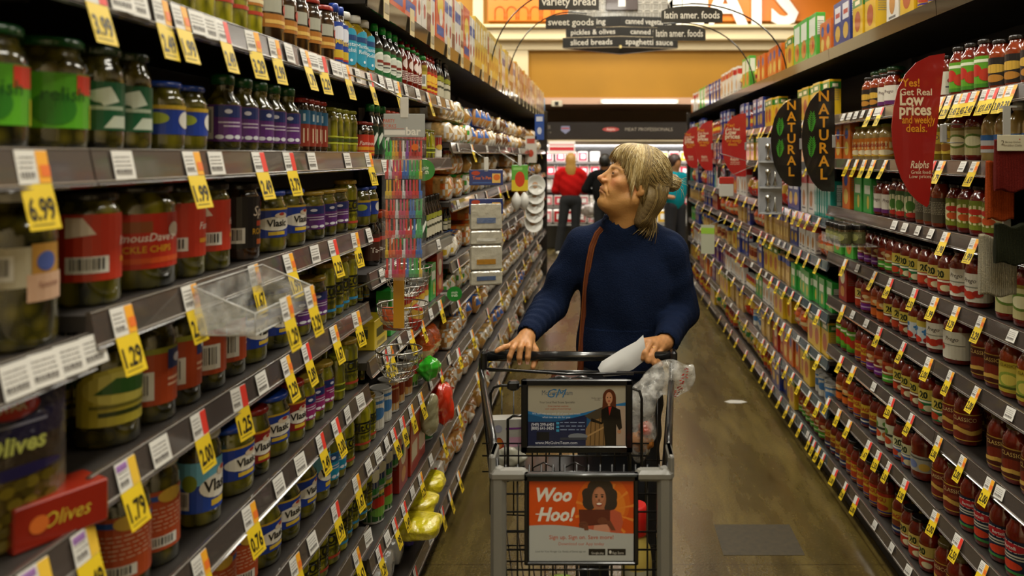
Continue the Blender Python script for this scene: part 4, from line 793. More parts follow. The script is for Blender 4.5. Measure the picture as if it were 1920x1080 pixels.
def bagmesh(tp, far):
    t = PT[tp]; base, bands, packet = t['a']; W, D, H = t['w'] * .97, t['d'] * .97, t['h']; rnd = random.Random(hash_(tp))
    nu, nv = (20, 22) if not far else (10, 12); b = MB()
    if packet:   # upright pillow packet
        V = []
        for j in range(nv + 1):
            v = j / nv; th = math.sin(PI * min(max(v, .0), 1)) ** .5 * .92 + .04 if 0 < v < 1 else .04
            for i in range(nu):
                a = 2 * PI * i / nu; cx, sy = math.cos(a), math.sin(a)
                w = W / 2 * (1 + .04 * math.sin(9 * v + i)) * abs(cx) ** .6 * (1 if cx > 0 else -1); dd = D / 2 * th * abs(sy) ** .9 * (1 if sy > 0 else -1) * (1 + .12 * math.sin(i * 2.1 + j * 1.7))
                V.append((w, dd, H * v + .0))
    else:        # loaf bag lying with its end to the aisle, tied tail at the back or front
        V = []
        for j in range(nv + 1):
            v = j / nv
            if v < .1: s = .55 + .45 * math.sin(v / .1 * PI / 2)
            elif v < .78: s = 1
            elif v < .90: s = 1 - (v - .78) / .12 * .86
            else: s = .14 + (v - .90) / .10 * .36
            if j == 0: s = .02
            for i in range(nu):
                a = 2 * PI * i / nu; cx, sz = math.cos(a), math.sin(a); e = .55
                w = W / 2 * s * abs(cx) ** e * (1 if cx > 0 else -1) * (1 + rnd.uniform(-.03, .03)); z = H / 2 * s * abs(sz) ** e * (1 if sz > 0 else -1)
                if s > .5 and sz > 0: z *= 1.02 + .06 * math.cos(cx * 2.4) + .03 * math.sin(v * 60 if tp not in ('w6', 'w7') else v * 22)
                V.append((w, -D / 2 + D * v, H / 2 * (.98 if s > .5 else .98) + z * (1 if s > .5 else 1)))
        mn = min(p[2] for p in V); V = [(x, y, z - mn) for x, y, z in V]
    B0 = len(b.v); b.v.extend(V); bc = C(base)
    for j in range(nv):
        v = j / nv; c = bc
        for v0, v1, cc in bands:
            if v0 <= v < v1: c = C(cc)
        if not packet and v >= .84: c = C('#b8b0a0')
        for i in range(nu):
            k = (i + 1) % nu; q = c
            if not packet and v < .16 and rnd.random() < .5: c2 = C(rnd.choice(['#ddd6c6', '#d9cfb8', bands[0][2], bands[-1][2], '#e6e2d8'])); q = c2  # printed patches, plus pale faces that paint film highlights into the end
            elif c is bc and not packet:
                f = 1 + .45 * math.sin(i * 1.3 + j * 2.2) * rnd.random(); q = (bc[0] * f, bc[1] * f, bc[2] * f, 1)
            if packet and c is bc and .35 < v < .75 and rnd.random() < .3: q = tuple(min(1, x * 1.5 + .03) for x in bc[:3]) + (1,)
            b.f.append((B0 + j * nu + i, B0 + j * nu + k, B0 + (j + 1) * nu + k, B0 + (j + 1) * nu + i)); b.c.append(q); b.m.append(0); b.s.append(True)
    b.f.append(tuple(B0 + i for i in range(nu - 1, -1, -1))); b.c.append(bc); b.m.append(0); b.s.append(True)
    b.f.append(tuple(B0 + nv * nu + i for i in range(nu))); b.c.append(bc); b.m.append(0); b.s.append(True)
    root = b.build(t['name'], FILM)
    if not packet and not far:
        k = MB(); y = -D / 2 + D * .9; k.box(-.012, .012, y - .004, y + .004, H * .5 - .009, H * .5 + .009, rnd.choice(['#d8d0c0', '#c23a2a', '#3a6ab0']), ch=.002); kid(root, k.build('bag_clip', PLAS, root))
    return root
PROTO = {}
def product(tp, far):
    k = (tp, far)
    if k in PROTO: return dup(PROTO[k])
    st = random.getstate(); t = PT[tp]
    o = build_can(tp, far) if t['name'] == 'food_can' else build_vessel(tp, far) if t['kind'] == 'v' else build_box(tp, far) if t['kind'] == 'b' else bagmesh(tp, far)
    random.setstate(st); PROTO[k] = o; return o
OCC = {}
INST = []   # (object, type, shelfname, side, y)
LIMIT = {}
def put(tp, side, y, z, depth=.02, sn=None, rot=None, far=None, back='', lift=0, scale=1):
    """stand a product on the shelf, its front DEPTH behind the rail"""
    t = PT[tp]; far = (y > 4.2) if far is None else far
    for yb in ((1.01, 2.23, 3.45) if side == 'L' else (3.82,)):
        if all(any(abs(q - z) < .002 for q in zsof(side, yb + e)) for e in (-.01, .01)): continue
        cr = t['w'] / 2 + .003 - abs(y - yb)
        if cr > .014: return None
        if cr > 0: y += cr if y > yb else -cr
    zn = min(zsof(side, y), key=lambda q: abs(q - z)); z = zn if abs(zn - z) < .04 else z
    key = (side, round(z, 2), back, round(depth / .05) if back == 'behind' else 0); W_ = (t['w'] * (1 if t['kind'] != 'b' else scale)) / 2 + (.002 if t['kind'] == 'v' else .0005); sh = 0
    for _ in range(3):
        hit = [(a, b_) for a, b_ in OCC.get(key, []) if y - W_ < b_ and y + W_ > a]
        if not hit: break
        a, b_ = hit[0]; d = (b_ + W_ - y) if y > (a + b_) / 2 else (a - W_ - y); y += d * 1.001; sh += abs(d)
    if sh > .03 or any(y - W_ < b_ - 1e-5 and y + W_ > a + 1e-5 for a, b_ in OCC.get(key, [])): return None
    OCC.setdefault(key, []).append((y - W_, y + W_))
    ab = [q for q in (zsof(side, y) + ([2.3] if side == 'L' and y < 2.23 else [])) if q > z + .03]
    if ab and z < 2.05:
        room = min(ab) - (.045 if min(ab) > 2 else .024) - z - lift - .003
        if room < t['h'] * 1.08:
            if lift: return None
            scale = min(scale, room / (t['h'] * 1.08))
    o = product(tp, far); sx = -1 if side == 'L' else 1; xf_ = XL if side == 'L' else XR
    rz = PI / 2 if side == 'L' else -PI / 2
    if rot is None: rot = random.uniform(-.03, .03) if t['kind'] == 'g' else 0 if t['kind'] != 'v' else random.uniform(-.3, .3)
    if t['kind'] == 'v': rot += -.55 * (1 if side == 'L' else -1)
    o.location = (xf_ + sx * (depth + t['d'] / 2 * scale), y, z + lift + .0002); o.rotation_euler = (0, 0, rz + rot)
    if scale != 1: o.scale = (scale,) * 3
    if t['kind'] == 'g' and not lift: o.scale = (scale, scale * random.uniform(.88, 1), scale * random.uniform(.82, 1.02))
    zs = zsof(side, y); sn = sn or shelfname(side, y, zs, min(zs, key=lambda q: abs(q - z)))
    INST.append((o, tp, sn, back, y)); return o
def run(side, z, tp, ya, yb, rows=1, gap=.004, depth=.018, **k):
    """fill from ya to yb with one kind"""
    t = PT[tp]; w = t['w'] + gap + .001; n = max(1, int(round((yb - ya) / w))); w = max(w, (yb - ya) / n) if n else w
    for i in range(n):
        y = ya + w * (i + .5)
        for r in range(rows):
            put(tp, side, y + (random.uniform(-.002, .002) if t['kind'] == 'v' else 0), z, depth + r * (t['d'] + .016) + random.uniform(0, .006), back='behind' if r else '', **k)
# px spans measured at the products' faces
def yl(x, d=.034): return (.688 + d / 2) * F_PX / (CX - x)
def yr(x, d=.07): return (1.148 + d / 2) * F_PX / (x - CX)
def rowL(z, spec, rows=1, depth=.018):
    for s in spec: tp, xs = s[0], s[1:]; 
    for s in spec:
        for x in s[1:]: put(s[0], 'L', yl(x), z, depth)
def fillL(z, spec, rows=2):
    """spec: (type, x0, x1) spans in photo columns, left to right"""
    for tp, x0, x1 in spec: dd = PT[tp]['d'] if PT[tp]['kind'] == 'v' else .03; run('L', z, tp, yl(x0, dd), yl(x1, dd), rows)
def fillR(z, spec, rows=2):
    for tp, x0, x1 in spec: dd = PT[tp]['d'] if PT[tp]['kind'] == 'v' else .03; run('R', z, tp, yr(x1, dd), yr(x0, dd), rows)
# --- pickle bay -----------------------------------------------------------
fillL(1.855, [('yb', 215, 480), ('br', 484, 560), ('br', 562, 588), ('br', 590, 612), ('bt', 614, 640), ('mu', 640, 686)], 1)
fillL(1.625, [('gy', -110, 146), ('dg', 140, 272), ('bl', 276, 352), ('de', 356, 388), ('pu', 402, 548), ('fb', 550, 606), ('yp', 610, 655), ('fd', 657, 688)], 1)
put('ol', 'L', .950, 1.385, .006); put('f2', 'L', 1.10, 1.41, .018)
fillL(1.41, [('f1', 200, 290), ('f2', 302, 382), ('dk', 384, 468), ('vb', 480, 542), ('pw', 566, 632), ('mr', 636, 660), ('bl', 664, 688)], 1)
fillL(1.195, [('ya', 168, 234), ('vo', 250, 430), ('vb', 434, 526), ('pw', 530, 596), ('mo', 600, 684)], 2)
fillL(.96, [('rf', 196, 292), ('vt', 296, 398), ('vb', 402, 452), ('vr', 454, 484), ('vb', 486, 516), ('vr', 518, 552), ('mg', 555, 606), ('yp', 608, 640), ('mr', 642, 686)], 2)
fillL(.75, [('rf', 380, 456), ('vb', 460, 574), ('vt', 576, 600), ('tl', 602, 630), ('mr', 633, 686)], 2)
fillL(.55, [('vb', 460, 520), ('mo', 524, 560), ('mr', 562, 620), ('mo', 622, 686)], 2)
fillL(.345, [('mr', 500, 600), ('mo', 602, 686)], 1)
fillL(.15, [('vb', 520, 686)], 1)
# --- condiment bay ----------------------------------------------------------
fillL(1.86, [('sy', 694, 742), ('sr', 746, 782), ('gr', 784, 792), ('hs', 794, 812), ('db', 814, 838)], 1)
fillL(1.605, [('tg', 690, 716), ('ts', 720, 790), ('yp', 792, 810), ('cf', 812, 838)], 1)
fillL(1.275, [('ts', 692, 726), ('tg', 728, 790), ('db', 792, 838)], 1)
fillL(1.02, [('ba', 692, 722), ('b7', 724, 745), ('cf', 748, 790), ('b7', 792, 812), ('b4', 814, 838)], 1)
fillL(.745, [('cw', 694, 720), ('ct', 722, 760), ('ck', 762, 780), ('g1', 782, 800), ('g4', 802, 838)], 1)
fillL(.45, [('ck', 694, 722), ('b4', 724, 760), ('bw', 762, 790), ('cb', 792, 805), ('w3', 806, 838)], 1)
for z in (.45,): 
    y = yl(694)
    for i in range(6): put('cb', 'L', y + .04 + i * .075, z + .1105, .02, lift=0)
fillL(.145, [('ck', 694, 702), ('w8', 802, 838)], 1)
# --- bread --------------------------------------------------------------------
for zi, z in enumerate(BZ[1:]):
    y = 3.52; kinds = ['w1', 'w2', 'w3', 'w4', 'w5', 'w6', 'w7', 'w8', 'w1', 'w6']
    while y < 9.35:
        k = random.choice(kinds); n = random.randint(2, 4)
        if y > 6.6 and random.random() < .3: y += .26; continue
        for i in range(n):
            if y > 9.35: break
            w = .138 if y < 6 else .15
            put(k, 'L', y + w / 2, z, random.uniform(0, .03), rot=random.uniform(-.05, .05))
            if z in (1.675, .145) or random.random() < .25:
                if BZ[zi] - z > .235: put(k, 'L', y + w / 2 + random.uniform(-.004, .004), z, random.uniform(.01, .05), rot=random.uniform(-.06, .06), lift=PT[k]['h'] * 1.09, back='upper')
            y += w
# left top shelf: tall boxes
y = 2.35
while y < 9.4:
    k = random.choice(['bp', 'bz', 'bk', 'br2', 'br2', 'bq'] if y < 4.2 else ['bk', 'bk', 'bq'] if y < 5.2 else ['bk', 'bq', 'bs', 'br2', 'bs', 'bq']); w = PT[k]['w']
    put(k, 'L', y + w / 2, 2.10, .01, rot=0); y += w + random.choice([.004, .006, .02])
# --- sauces --------------------------------------------------------------------
fillR(1.81, [('gt', 1790, 1862), ('ob', 1864, 1960), ('wt', 1762, 1788), ('so', 1742, 1760), ('wm', 1655, 1684), ('ob', 1624, 1654), ('b3', 1612, 1622)], 1)
for i in range(3): put('bj', 'R', yr(1930) + i * .16 + .02, 1.81, .20, back='behind')
for i in range(3): put('cn', 'R', yr(1640) + i * .10, 1.81, .11, back='behind')
fillR(1.60, [('rn', 1852, 1960), ('cr', 1796, 1850), ('dy', 1748, 1792), ('rn', 1736, 1746), ('al', 1608, 1672), ('b6', 1568, 1600)], 1)
fillR(1.37, [('ry', 1795, 1880), ('gd', 1775, 1793), ('kb', 1725, 1773), ('gd', 1680, 1723), ('wm', 1648, 1678), ('b7', 1604, 1640), ('b6', 1582, 1600)], 1)
fillR(1.145, [('cr', 1880, 1990), ('sw', 1792, 1850), ('trd', 1736, 1790), ('tgn', 1690, 1734), ('sg', 1662, 1688), ('sp', 1626, 1660), ('tbr', 1612, 1624), ('bz', 1565, 1608)], 2)
fillR(.93, [('cy', 1900, 1990), ('cd', 1850, 1898), ('cg', 1820, 1848), ('sw2', 1796, 1818), ('sw', 1757, 1792), ('sb', 1717, 1755), ('tbr', 1676, 1715), ('so', 1652, 1674), ('sp', 1626, 1650), ('trd', 1612, 1624), ('b4', 1568, 1608)], 2)
fillR(.69, [('cd', 1862, 1960), ('cg', 1782, 1826), ('tgn', 1757, 1780), ('tgn', 1736, 1752), ('tbr', 1684, 1734), ('sg', 1664, 1682), ('sp', 1640, 1662), ('hy', 1612, 1636), ('gt', 1568, 1608)], 2)
fillR(.43, [('nb', 1812, 1930), ('cg', 1757, 1808), ('pl', 1722, 1746), ('tbl', 1686, 1720), ('gw', 1656, 1684), ('hb', 1624, 1654), ('hy', 1600, 1622), ('so', 1568, 1598)], 2)
fillR(.13, [('cg', 1770, 1810), ('trd', 1700, 1752), ('hb', 1682, 1698), ('hy', 1600, 1668), ('hb', 1562, 1598)], 2)
# right top shelf in the near bays
fillR(2.14, [('b1', 1568, 1600), ('b3', 1602, 1650), ('hy', 1652, 1664), ('b2', 1666, 1690), ('b3', 1692, 1720), ('b1', 1722, 1738), ('hy', 1740, 1790)], 1)
# --- grocery bays beyond --------------------------------------------------------
far_menu = {2.14: ['b1', 'b2', 'b3', 'b6', 'bz', 'b1', 'g2', 'b2'], 1.81: ['b1', 'g3', 'b3', 'b1', 'hy', 'b6'], 1.58: ['b1', 'b3', 'b6', 'b4', 'cw', 'b5'], 1.30: ['b9', 'b5', 'g1', 'b1', 'b6', 'b2'],
            1.09: ['b1', 'b8', 'g4', 'b4', 'b8', 'b2'], .83: ['b3', 'b8', 'b1', 'g3', 'b7', 'ct'], .60: ['b2', 'b3', 'b5', 'g4', 'cf', 'b7'], .36: ['b3', 'b4', 'b8', 'g1', 'cw', 'b6', 'b5'], .13: ['sg', 'hy', 'g2', 'b3', 'ck', 'b1', 'g3']}
GZb = dict(zip(GZ[1:], GZ[:-1]))
for z in GZ:
    y = 3.86; menu = far_menu[z]
    if z == 1.30: run('R', z, 'b9', 3.86, 4.16); y = 4.18
    if z == .13: run('R', z, 'sg', 3.86, 4.5); y = 4.52
    while y < 9.75:
        k = random.choice(menu); w = PT[k]['w'] + .006; H = PT[k]['h']; sc = 1
        if z in GZb and H > GZb[z] - z - .05: sc = (GZb[z] - z - .05) / H; w *= sc
        n = random.randint(2, 5 if w < .1 else 3)
        for i in range(n):
            if y + w > 9.8: break
            put(k, 'R', y + w / 2, z, random.uniform(.005, .03), scale=sc, rot=0 if PT[k]['kind'] == 'b' else None)
            y += w * (1.0 if y < 6.5 else 1.3)
        y += random.choice([0, .01, .03])
# --- labels: one per thing ---------------------------------------------------------
KN = {}; byk = {}
for rec in INST: byk.setdefault((PT[rec[1]]['desc'], rec[2], rec[3]), []).append(rec)
for (desc, sn, back), L_ in byk.items():
    L_.sort(key=lambda r: r[4])
    for i, r in enumerate(L_):
        pos = 'single one' if len(L_) == 1 else f'{ordw(i + 1)} of {numw(len(L_))}'
        bk = {'': ' on ', 'behind': ' behind, ', 'upper': ' atop, '}[back]
        d = desc
        lab = f'{d}, {pos}{bk}{sn}'
        tag(r[0], lab, PT[r[1]]['cat'], f'{desc}, {sn}')

# ================================================================== HANGING THINGS, SIGNS
# blade signs on the sauce side -------------------------------------------
BLADE = [(1, 1), (.72, .985), (.46, .94), (.26, .865), (.12, .77), (.04, .65), (0, .52), (.02, .40), (.08, .29), (.18, .19), (.32, .10), (.48, .04), (.62, .008), (.655, 0), (.70, .02)]
def blade(name, x1, ytop, w, h, Y, col, ops, label, slant=.0, far=False):
    pr = px(x1, ytop, Y); t = empty(name, (pr.x, Y, pr.z - h)); tag(t, label, 'sign')
    pts = [(-w + u * w * (1 if v == 1 else 1), v * h) for u, v in BLADE]
    pts = [(-w + (u) * w, v * h) for u, v in BLADE[:-2]] + [(-w + (.655 if slant else .97) * w, 0), (-w + (.70 if slant else 1.0) * w, .02 * h)]
    b = MB(); b.prism(pts, .004, lambda x, z, q: (x, q, z), col)
    b.build('board', GLOSS, t)
    b = MB(); art(b, ops, w, h, lambda x, z, l: (x - w / 2, -.0006 - l * .0003, z), nu=1); b.build('print', GLOSS, t)
    b = MB(); b.box(-.012, .004, -.006, .012, h * .42, h * .54, '#8f8d88', ch=.002); b.tube([(-.002, .005, h * .42), (.06, .005, h * .42)], .002, 6, '#8f8d88'); b.tube([(-.002, .005, h * .54), (.06, .005, h * .54)], .002, 6, '#8f8d88'); b.build('bracket', PLAS, t)
    return t
CRM, AMB = '#d9c7a8', '#cf8a24'
redops = [('t', '“Yes!', -.36, .785, .075 * .7, AMB, {'b': .02, 'w': .8}), ('t', 'Get Real', -.1, .728, .06 * .75, CRM, {'b': .015, 'w': 1.2}), ('t', 'Low', -.25, .665, .075, CRM, {'b': .03, 'w': .9}), ('t', 'prices', -.12, .60, .075, CRM, {'b': .03, 'w': 1.2}),
          ('t', 'and weekly', .0, .545, .052, AMB, {'b': .015, 'w': 1.25}), ('t', 'deals.”', -.0, .49, .052, AMB, {'b': .015, 'w': .95}), ('t', 'Ralphs', .05, .255, .05, CRM, {'s': .3, 'b': .01, 'w': .7}), ('t', 'Great food.', .1, .218, .024, CRM, {'w': .75}), ('t', 'Low prices.', .08, .190, .024, CRM, {'w': .85})]
blade('blade_sign', 1772, 100, .167, .482, 2.42, '#8f1a14', redops, 'largest red leaf-shaped sign reading Get Real Low prices, in front of sauce jars', slant=1)
def natops():
    o = []
    for i, c in enumerate('NATURAL'): o.append(('t', c, .34, .865 - i * .124, .105, '#c98a1e', {'b': .02, 'sx': 1.0}))
    def frond(cu, cv, k):
        q = []
        for i in range(9):
            s = i / 8; u = cu + .06 * s; v = cv + .16 * (s - .5)
            for sg in (-1, 1):
                L_ = .30 * (1 - abs(s - .45) * 1.0); q.append(('p', [(u, v), (u + sg * L_ * .6, v + .028), (u + sg * L_, v + .034), (u + sg * L_ * .5, v + .004)], '#3f8f2a'))
        q.append(('p', [(cu - .015, cv - .09), (cu + .015, cv - .09), (cu + .08, cv + .09), (cu + .06, cv + .09)], '#3f8f2a')); return q
    return o + frond(-.42, .66, 0) + frond(-.42, .42, 1)
blade('blade_sign', 1565, 163, .153, .486, 3.58, '#14110e', natops(), 'larger black leaf-shaped sign with NATURAL in gold, nearer the sauce jars')
blade('blade_sign', 1503, 183, .166, .480, 4.16, '#14110e', natops(), 'smaller-looking black leaf-shaped sign with NATURAL, behind its larger twin')
blade('blade_sign', 1399, 212, .180, .47, 5.7, '#a3201a', redops, 'red leaf-shaped low prices sign just past the black NATURAL pair', slant=0)
blade('blade_sign', 1336, 226, .165, .48, 7.4, '#a3201a', redops, 'red leaf-shaped low prices sign, second from the far end of the groceries')
blade('blade_sign', 1308, 237, .165, .465, 8.6, '#a3201a', redops, 'red leaf-shaped low prices sign nearest the meat department')

# category signs on arched rods --------------------------------------------
def arc_sign(Y, side, x0, x1, ytop, ybot, text, label):
    X0 = -.69 if side == 'L' else 1.15; A, B = px(x0, ytop, Y), px(x1, ybot, Y); cx = (A.x + B.x) / 2; w = B.x - A.x; h = A.z - B.z
    t = empty('category_sign', (cx, Y, B.z)); tag(t, label, 'sign')
    n = 8; pts = [(-w / 2, 0), (w / 2, 0), (w / 2, h * .62)] + [(w / 2 * math.cos(a), h * .62 + h * .38 * math.sin(a)) for a in np.linspace(.25, PI - .25, n)] + [(-w / 2, h * .62)]
    b = MB(); b.prism(pts, .012, lambda x, z, q: (x, q, z), '#16130f'); b.build('board', PLAS, t)
    b = MB(); art(b, [('t', text, 0, .24, .46, '#d8d2c4', {'b': .015, 'w': 1.8})], w, h, flat(-.001)); b.build('lettering', PLAS, t)
    p0 = Vector((X0 - cx, .01, 2.12 - B.z)); p1 = Vector((0, .01, h * .97)); sg = 1 if side == 'L' else -1
    pts = []
    top = max(h + .0, .02)
    for i in range(15):
        s = i / 14; a = s * PI / 2; pts.append((p0.x + (p1.x - p0.x) * (1 - math.cos(a)), .016, p0.z + (p1.z + .02 - p0.z) * math.sin(a)))
    pts += [(pts[-1][0] + sg * .12, .016, pts[-1][2] - .012)]
    b = MB(); b.tube(pts, .0045, 6, '#15120f'); b.build('rod', BLACKMET, t)
    return t
arc_sign(4.85, 'L', 1010, 1123, -16, 18, 'variety bread', 'black arched sign reading variety bread on a curved rod')
arc_sign(5.75, 'L', 1023, 1118, 26, 54, 'sweet goods', 'black arched sign reading sweet goods on a curved rod')
arc_sign(4.75, 'R', 1240, 1355, 11, 42, 'latin amer. foods', 'upper black arched sign reading latin amer. foods, nearer the camera')
arc_sign(5.75, 'R', 1225, 1323, 46, 76, 'latin amer. foods', 'lower black arched sign reading latin amer. foods, overlapping the aisle sign')
# the aisle sign -------------------------------------------------------------
Y = 8.2; c0 = px(1163, 100, Y); t = empty('aisle_sign', (c0.x, Y, c0.z)); tag(t, 'large hanging aisle sign listing pickles & olives, sliced breads and spaghetti sauce', 'sign')
S = Y / F_PX
def zpx(y): return (EYE - (y - CY) * S) - c0.z
rows_ = [(33, 52, 105, 'dressing', 'canned vegetables'), (53, 70, 102, 'pickles & olives', 'canned fruit'), (71, 90, 108, 'sliced breads', 'spaghetti sauce')]
for y0, y1, hw, ta, tb in rows_:
    z1, z0 = zpx(y0), zpx(y1); W = hw * S
    for s, tx in ((-1, ta), (1, tb)):
        b = MB(); q = .10
        v = []
        for d in (0, .02): v += [(0, -q + d, z0), (s * W, d, z0), (s * W, d, z1), (0, -q + d, z1)]
        b.add(v, [(0, 1, 2, 3), (7, 6, 5, 4), (0, 4, 5, 1), (1, 5, 6, 2), (2, 6, 7, 3), (3, 7, 4, 0)], '#15120f')
        bd = b.build('board', PLAS, t)
        b = MB(); art(b, [('t', tx, 0, .25, .58, '#cfc9bb', {'b': .012, 'w': 1.65})], W, z1 - z0, lambda x, z, l, s=s, W=W, z0=z0: (s * W / 2 + x, -q / 2 + s * (x / W) * q - .003, z0 + z)); b.build('lettering', PLAS, bd)
b = MB(); zc = zpx(91); zt = zpx(102)
b.add([(-106 * S, 0, zc), (0, -.1, zc), (106 * S, 0, zc), (-.03, -.08, zt), (.03, -.08, zt), (-106 * S, .02, zc), (106 * S, .02, zc), (0, .02, zt)], [(0, 1, 3), (1, 4, 3), (1, 2, 4), (0, 3, 7, 5), (2, 6, 7, 4), (3, 4, 7), (0, 5, 6, 2, 1)], '#15120f')
b.box(-.012, .012, -.105, -.08, zc - .01, zc + .02, '#d8c27a'); b.build('lower_wedge', PLAS, t)
b = MB(); b.box(-98 * S, 90 * S, .03, .05, zpx(34), zpx(-55), '#8f8a80', ch=.004)
pan = b.build('upper_panel', PLAS, t)
b = MB()
for i in range(12):
    for j in range(5):
        cx_, cz = (-88 + i * 15.5) * S, zpx(28 - j * 16); r = .062
        b.tube([(cx_ + r * math.cos(a), .028, cz + r * math.sin(a)) for a in np.linspace(0, 2 * PI, 17)[:-1]], .004, 4, '#c4beb2', closed=True)
b.build('circle_pattern', PLAS, pan)
b = MB(); b.box(-27 * S, 33 * S, -.0, .03, zpx(19), zpx(-55), '#3a2722', ch=.004); pl_ = b.build('number_plate', PLAS, t)
b = MB(); art(b, [('t', '1', 0, .13, .75, '#e4dfd4', {'b': .04})], 60 * S, 74 * S, lambda x, z, l: (x + 3 * S, -.004, z + zpx(19))); b.build('numeral', PLAS, pl_)
b = MB()
for x in (-.4, .4): b.tube([(x, .04, zpx(-55)), (x, .04, 5.2 - c0.z)], .004, 5, '#555555')
b.build('suspension_wire', PLAS, t)

def arm(t, p, side=None):
    """a wire arm from a hanging thing to the nearest price rail"""
    M_ = Matrix.Translation(t.location) @ t.rotation_euler.to_matrix().to_4x4(); w = M_ @ p; side = side or ('L' if w.x < 0 else 'R')
    zs = zsof(side, w.y); z = min(zs, key=lambda q: abs(q - .02 - w.z)) - .02; xr = XL if side == 'L' else XR; e = Vector((xr, w.y, z)); Mi = M_.inverted()
    b = MB(); b.tube([p, Mi @ (w.lerp(e, .5) + Vector((0, 0, .012))), Mi @ e], .0022, 6); b.build('hook_arm', STEEL, t)
# strip of party forks --------------------------------------------------------
def clip_top(t, z, Yo=0, h=.12):
    b = MB(); b.box(-.011, .011, -.003, .001, z, z + h, '#c9c6bd', ch=.002); b.build('hanger_tab', PLAS, t)
    arm(t, Vector((0, 0, z + h * .85)))
Y = 2.02; A, B = px(720, 213, Y), px(796, 520, Y); w = B.x - A.x; h = A.z - B.z; t = empty('party_fork_pack', ((A.x + B.x) / 2, Y, B.z), .12); tag(t, 'tall clear hanging pack of rainbow plastic party forks under a grey card', 'pack')
b = MB(); b.box(-w / 2, w / 2, -.002, .002, h - .062, h, '#9fa2a0', ch=.004)
art(b, [('t', 'PARTY', -.72, .62, .16, '#c2553a', {'w': .55, 'b': .01}), ('t', 'FORKS', -.68, .40, .16, '#c2553a', {'w': .6}), ('r', -.95, .10, .05, .30, '#d8d6cf'), ('t', 'bar', .45, .10, .34, '#dad8d0', {'b': .03, 'w': .8}), ('r', -.95, .355, .0, .37, '#c2553a')], w, .062, lambda x, z, l: (x, -.0022 - l * .0003, z + h - .062)); b.build('header_card', GLOSS, t)
clip_top(t, h - .012, h=.055)
RC = ['#1f9a2a', '#c9a81e', '#c9561c', '#c22a2a', '#c9c9cf', '#b52a5a', '#c22020', '#2a62b0', '#3a9a5a']
nr = 7; rh = (h - .07) / nr; nn = 0
for r_ in range(nr):
    b = MB()
    for i in range(11):
        x = -w / 2 + .010 + i * (w - .02) / 10; zb = h - .07 - (r_ + 1) * rh; c = RC[int((i + r_ * (3 if r_ % 2 else 5)) / 1.6 + r_ * 2) % 9] if r_ else ['#1f9a2a', '#25a832', '#c9a81e', '#d08a1c', '#a83a1c', '#d8d8d4', '#7a3a9a', '#b52a3a', '#b52020', '#b52a2a', '#c22a2a'][i]
        dx = random.uniform(-.002, .002)
        b.box(x - .0022 + dx, x + .0022 + dx, -.012, -.006, zb + rh * .40, zb + rh * .99, c)
        b.box(x - .0042, x + .0042, -.013, -.008, zb + rh * .20, zb + rh * .42, c, ch=.001)
        for q in (-1, 0, 1): b.box(x + q * .0030 - .0008, x + q * .0030 + .0008, -.013, -.010, zb + .002, zb + rh * .22, c)
    b.build('fork_row', PLAS, t)
b = MB(); b.box(-w / 2 - .002, w / 2 + .002, -.02, -.002, -.006, h - .06, ch=.006); b.build('clear_bag', CLEARPACK, t)
b = MB(); b.lathe([(.009, 0), (.009, .0015)], 12, '#d0661c'); b.xf(Matrix.Translation((w * .28, -.021, h - .088)) @ Matrix.Rotation(PI / 2, 4, 'X')); b.build('price_sticker', PAPER, t)
A2 = px(738, 520, 2.06); b = MB(); b.tube([(0, .002, .02), (XL - A2.x - .014, .05, 1.255 - A2.z)], .002, 5, '#888880'); b.box(-.014, .014, -.003, .003, -.135, .03, '#b8861c'); tag(b.build('hanging_strip', GLOSS, None, (A2.x + .014, 2.06, A2.z)), 'flat ochre yellow strip hanging under the party fork pack', 'strip')
# round green sign
def disc_sign(x, y, rp, Y, label):
    c = px(x, y, Y); r = rp * Y / F_PX; t = empty('round_sign', (c.x, Y, c.z), .3); tag(t, label, 'sign'); b = MB()
    b.lathe([(r, 0), (r, .003)], 28, '#1f7a2a', sm=False); b.xf(Matrix.Rotation(PI / 2, 4, 'X')); b.build('disc', GLOSS, t)
    b = MB(); art(b, [('t', 'simple', 0, .54, .17, '#dfe8d0', {'w': .66}), ('t', 'truth', 0, .32, .21, '#dfe8d0', {'w': .66, 'b': .01})], 2 * r * 1.25, 2 * r, lambda x, z, l: (x, -.0036, z - r)); b.build('lettering', GLOSS, t)
    b = MB(); b.box(-.06, -r * .9, .0, .002, -.008, .008, '#b0aea6'); b.build('arm', PLAS, t)
disc_sign(852, 551, 14, 3.35, 'small round green simple truth sign projecting from the bread shelves')
disc_sign(795, 319, 20, 2.9, 'round green simple truth sign half hidden behind the party forks')
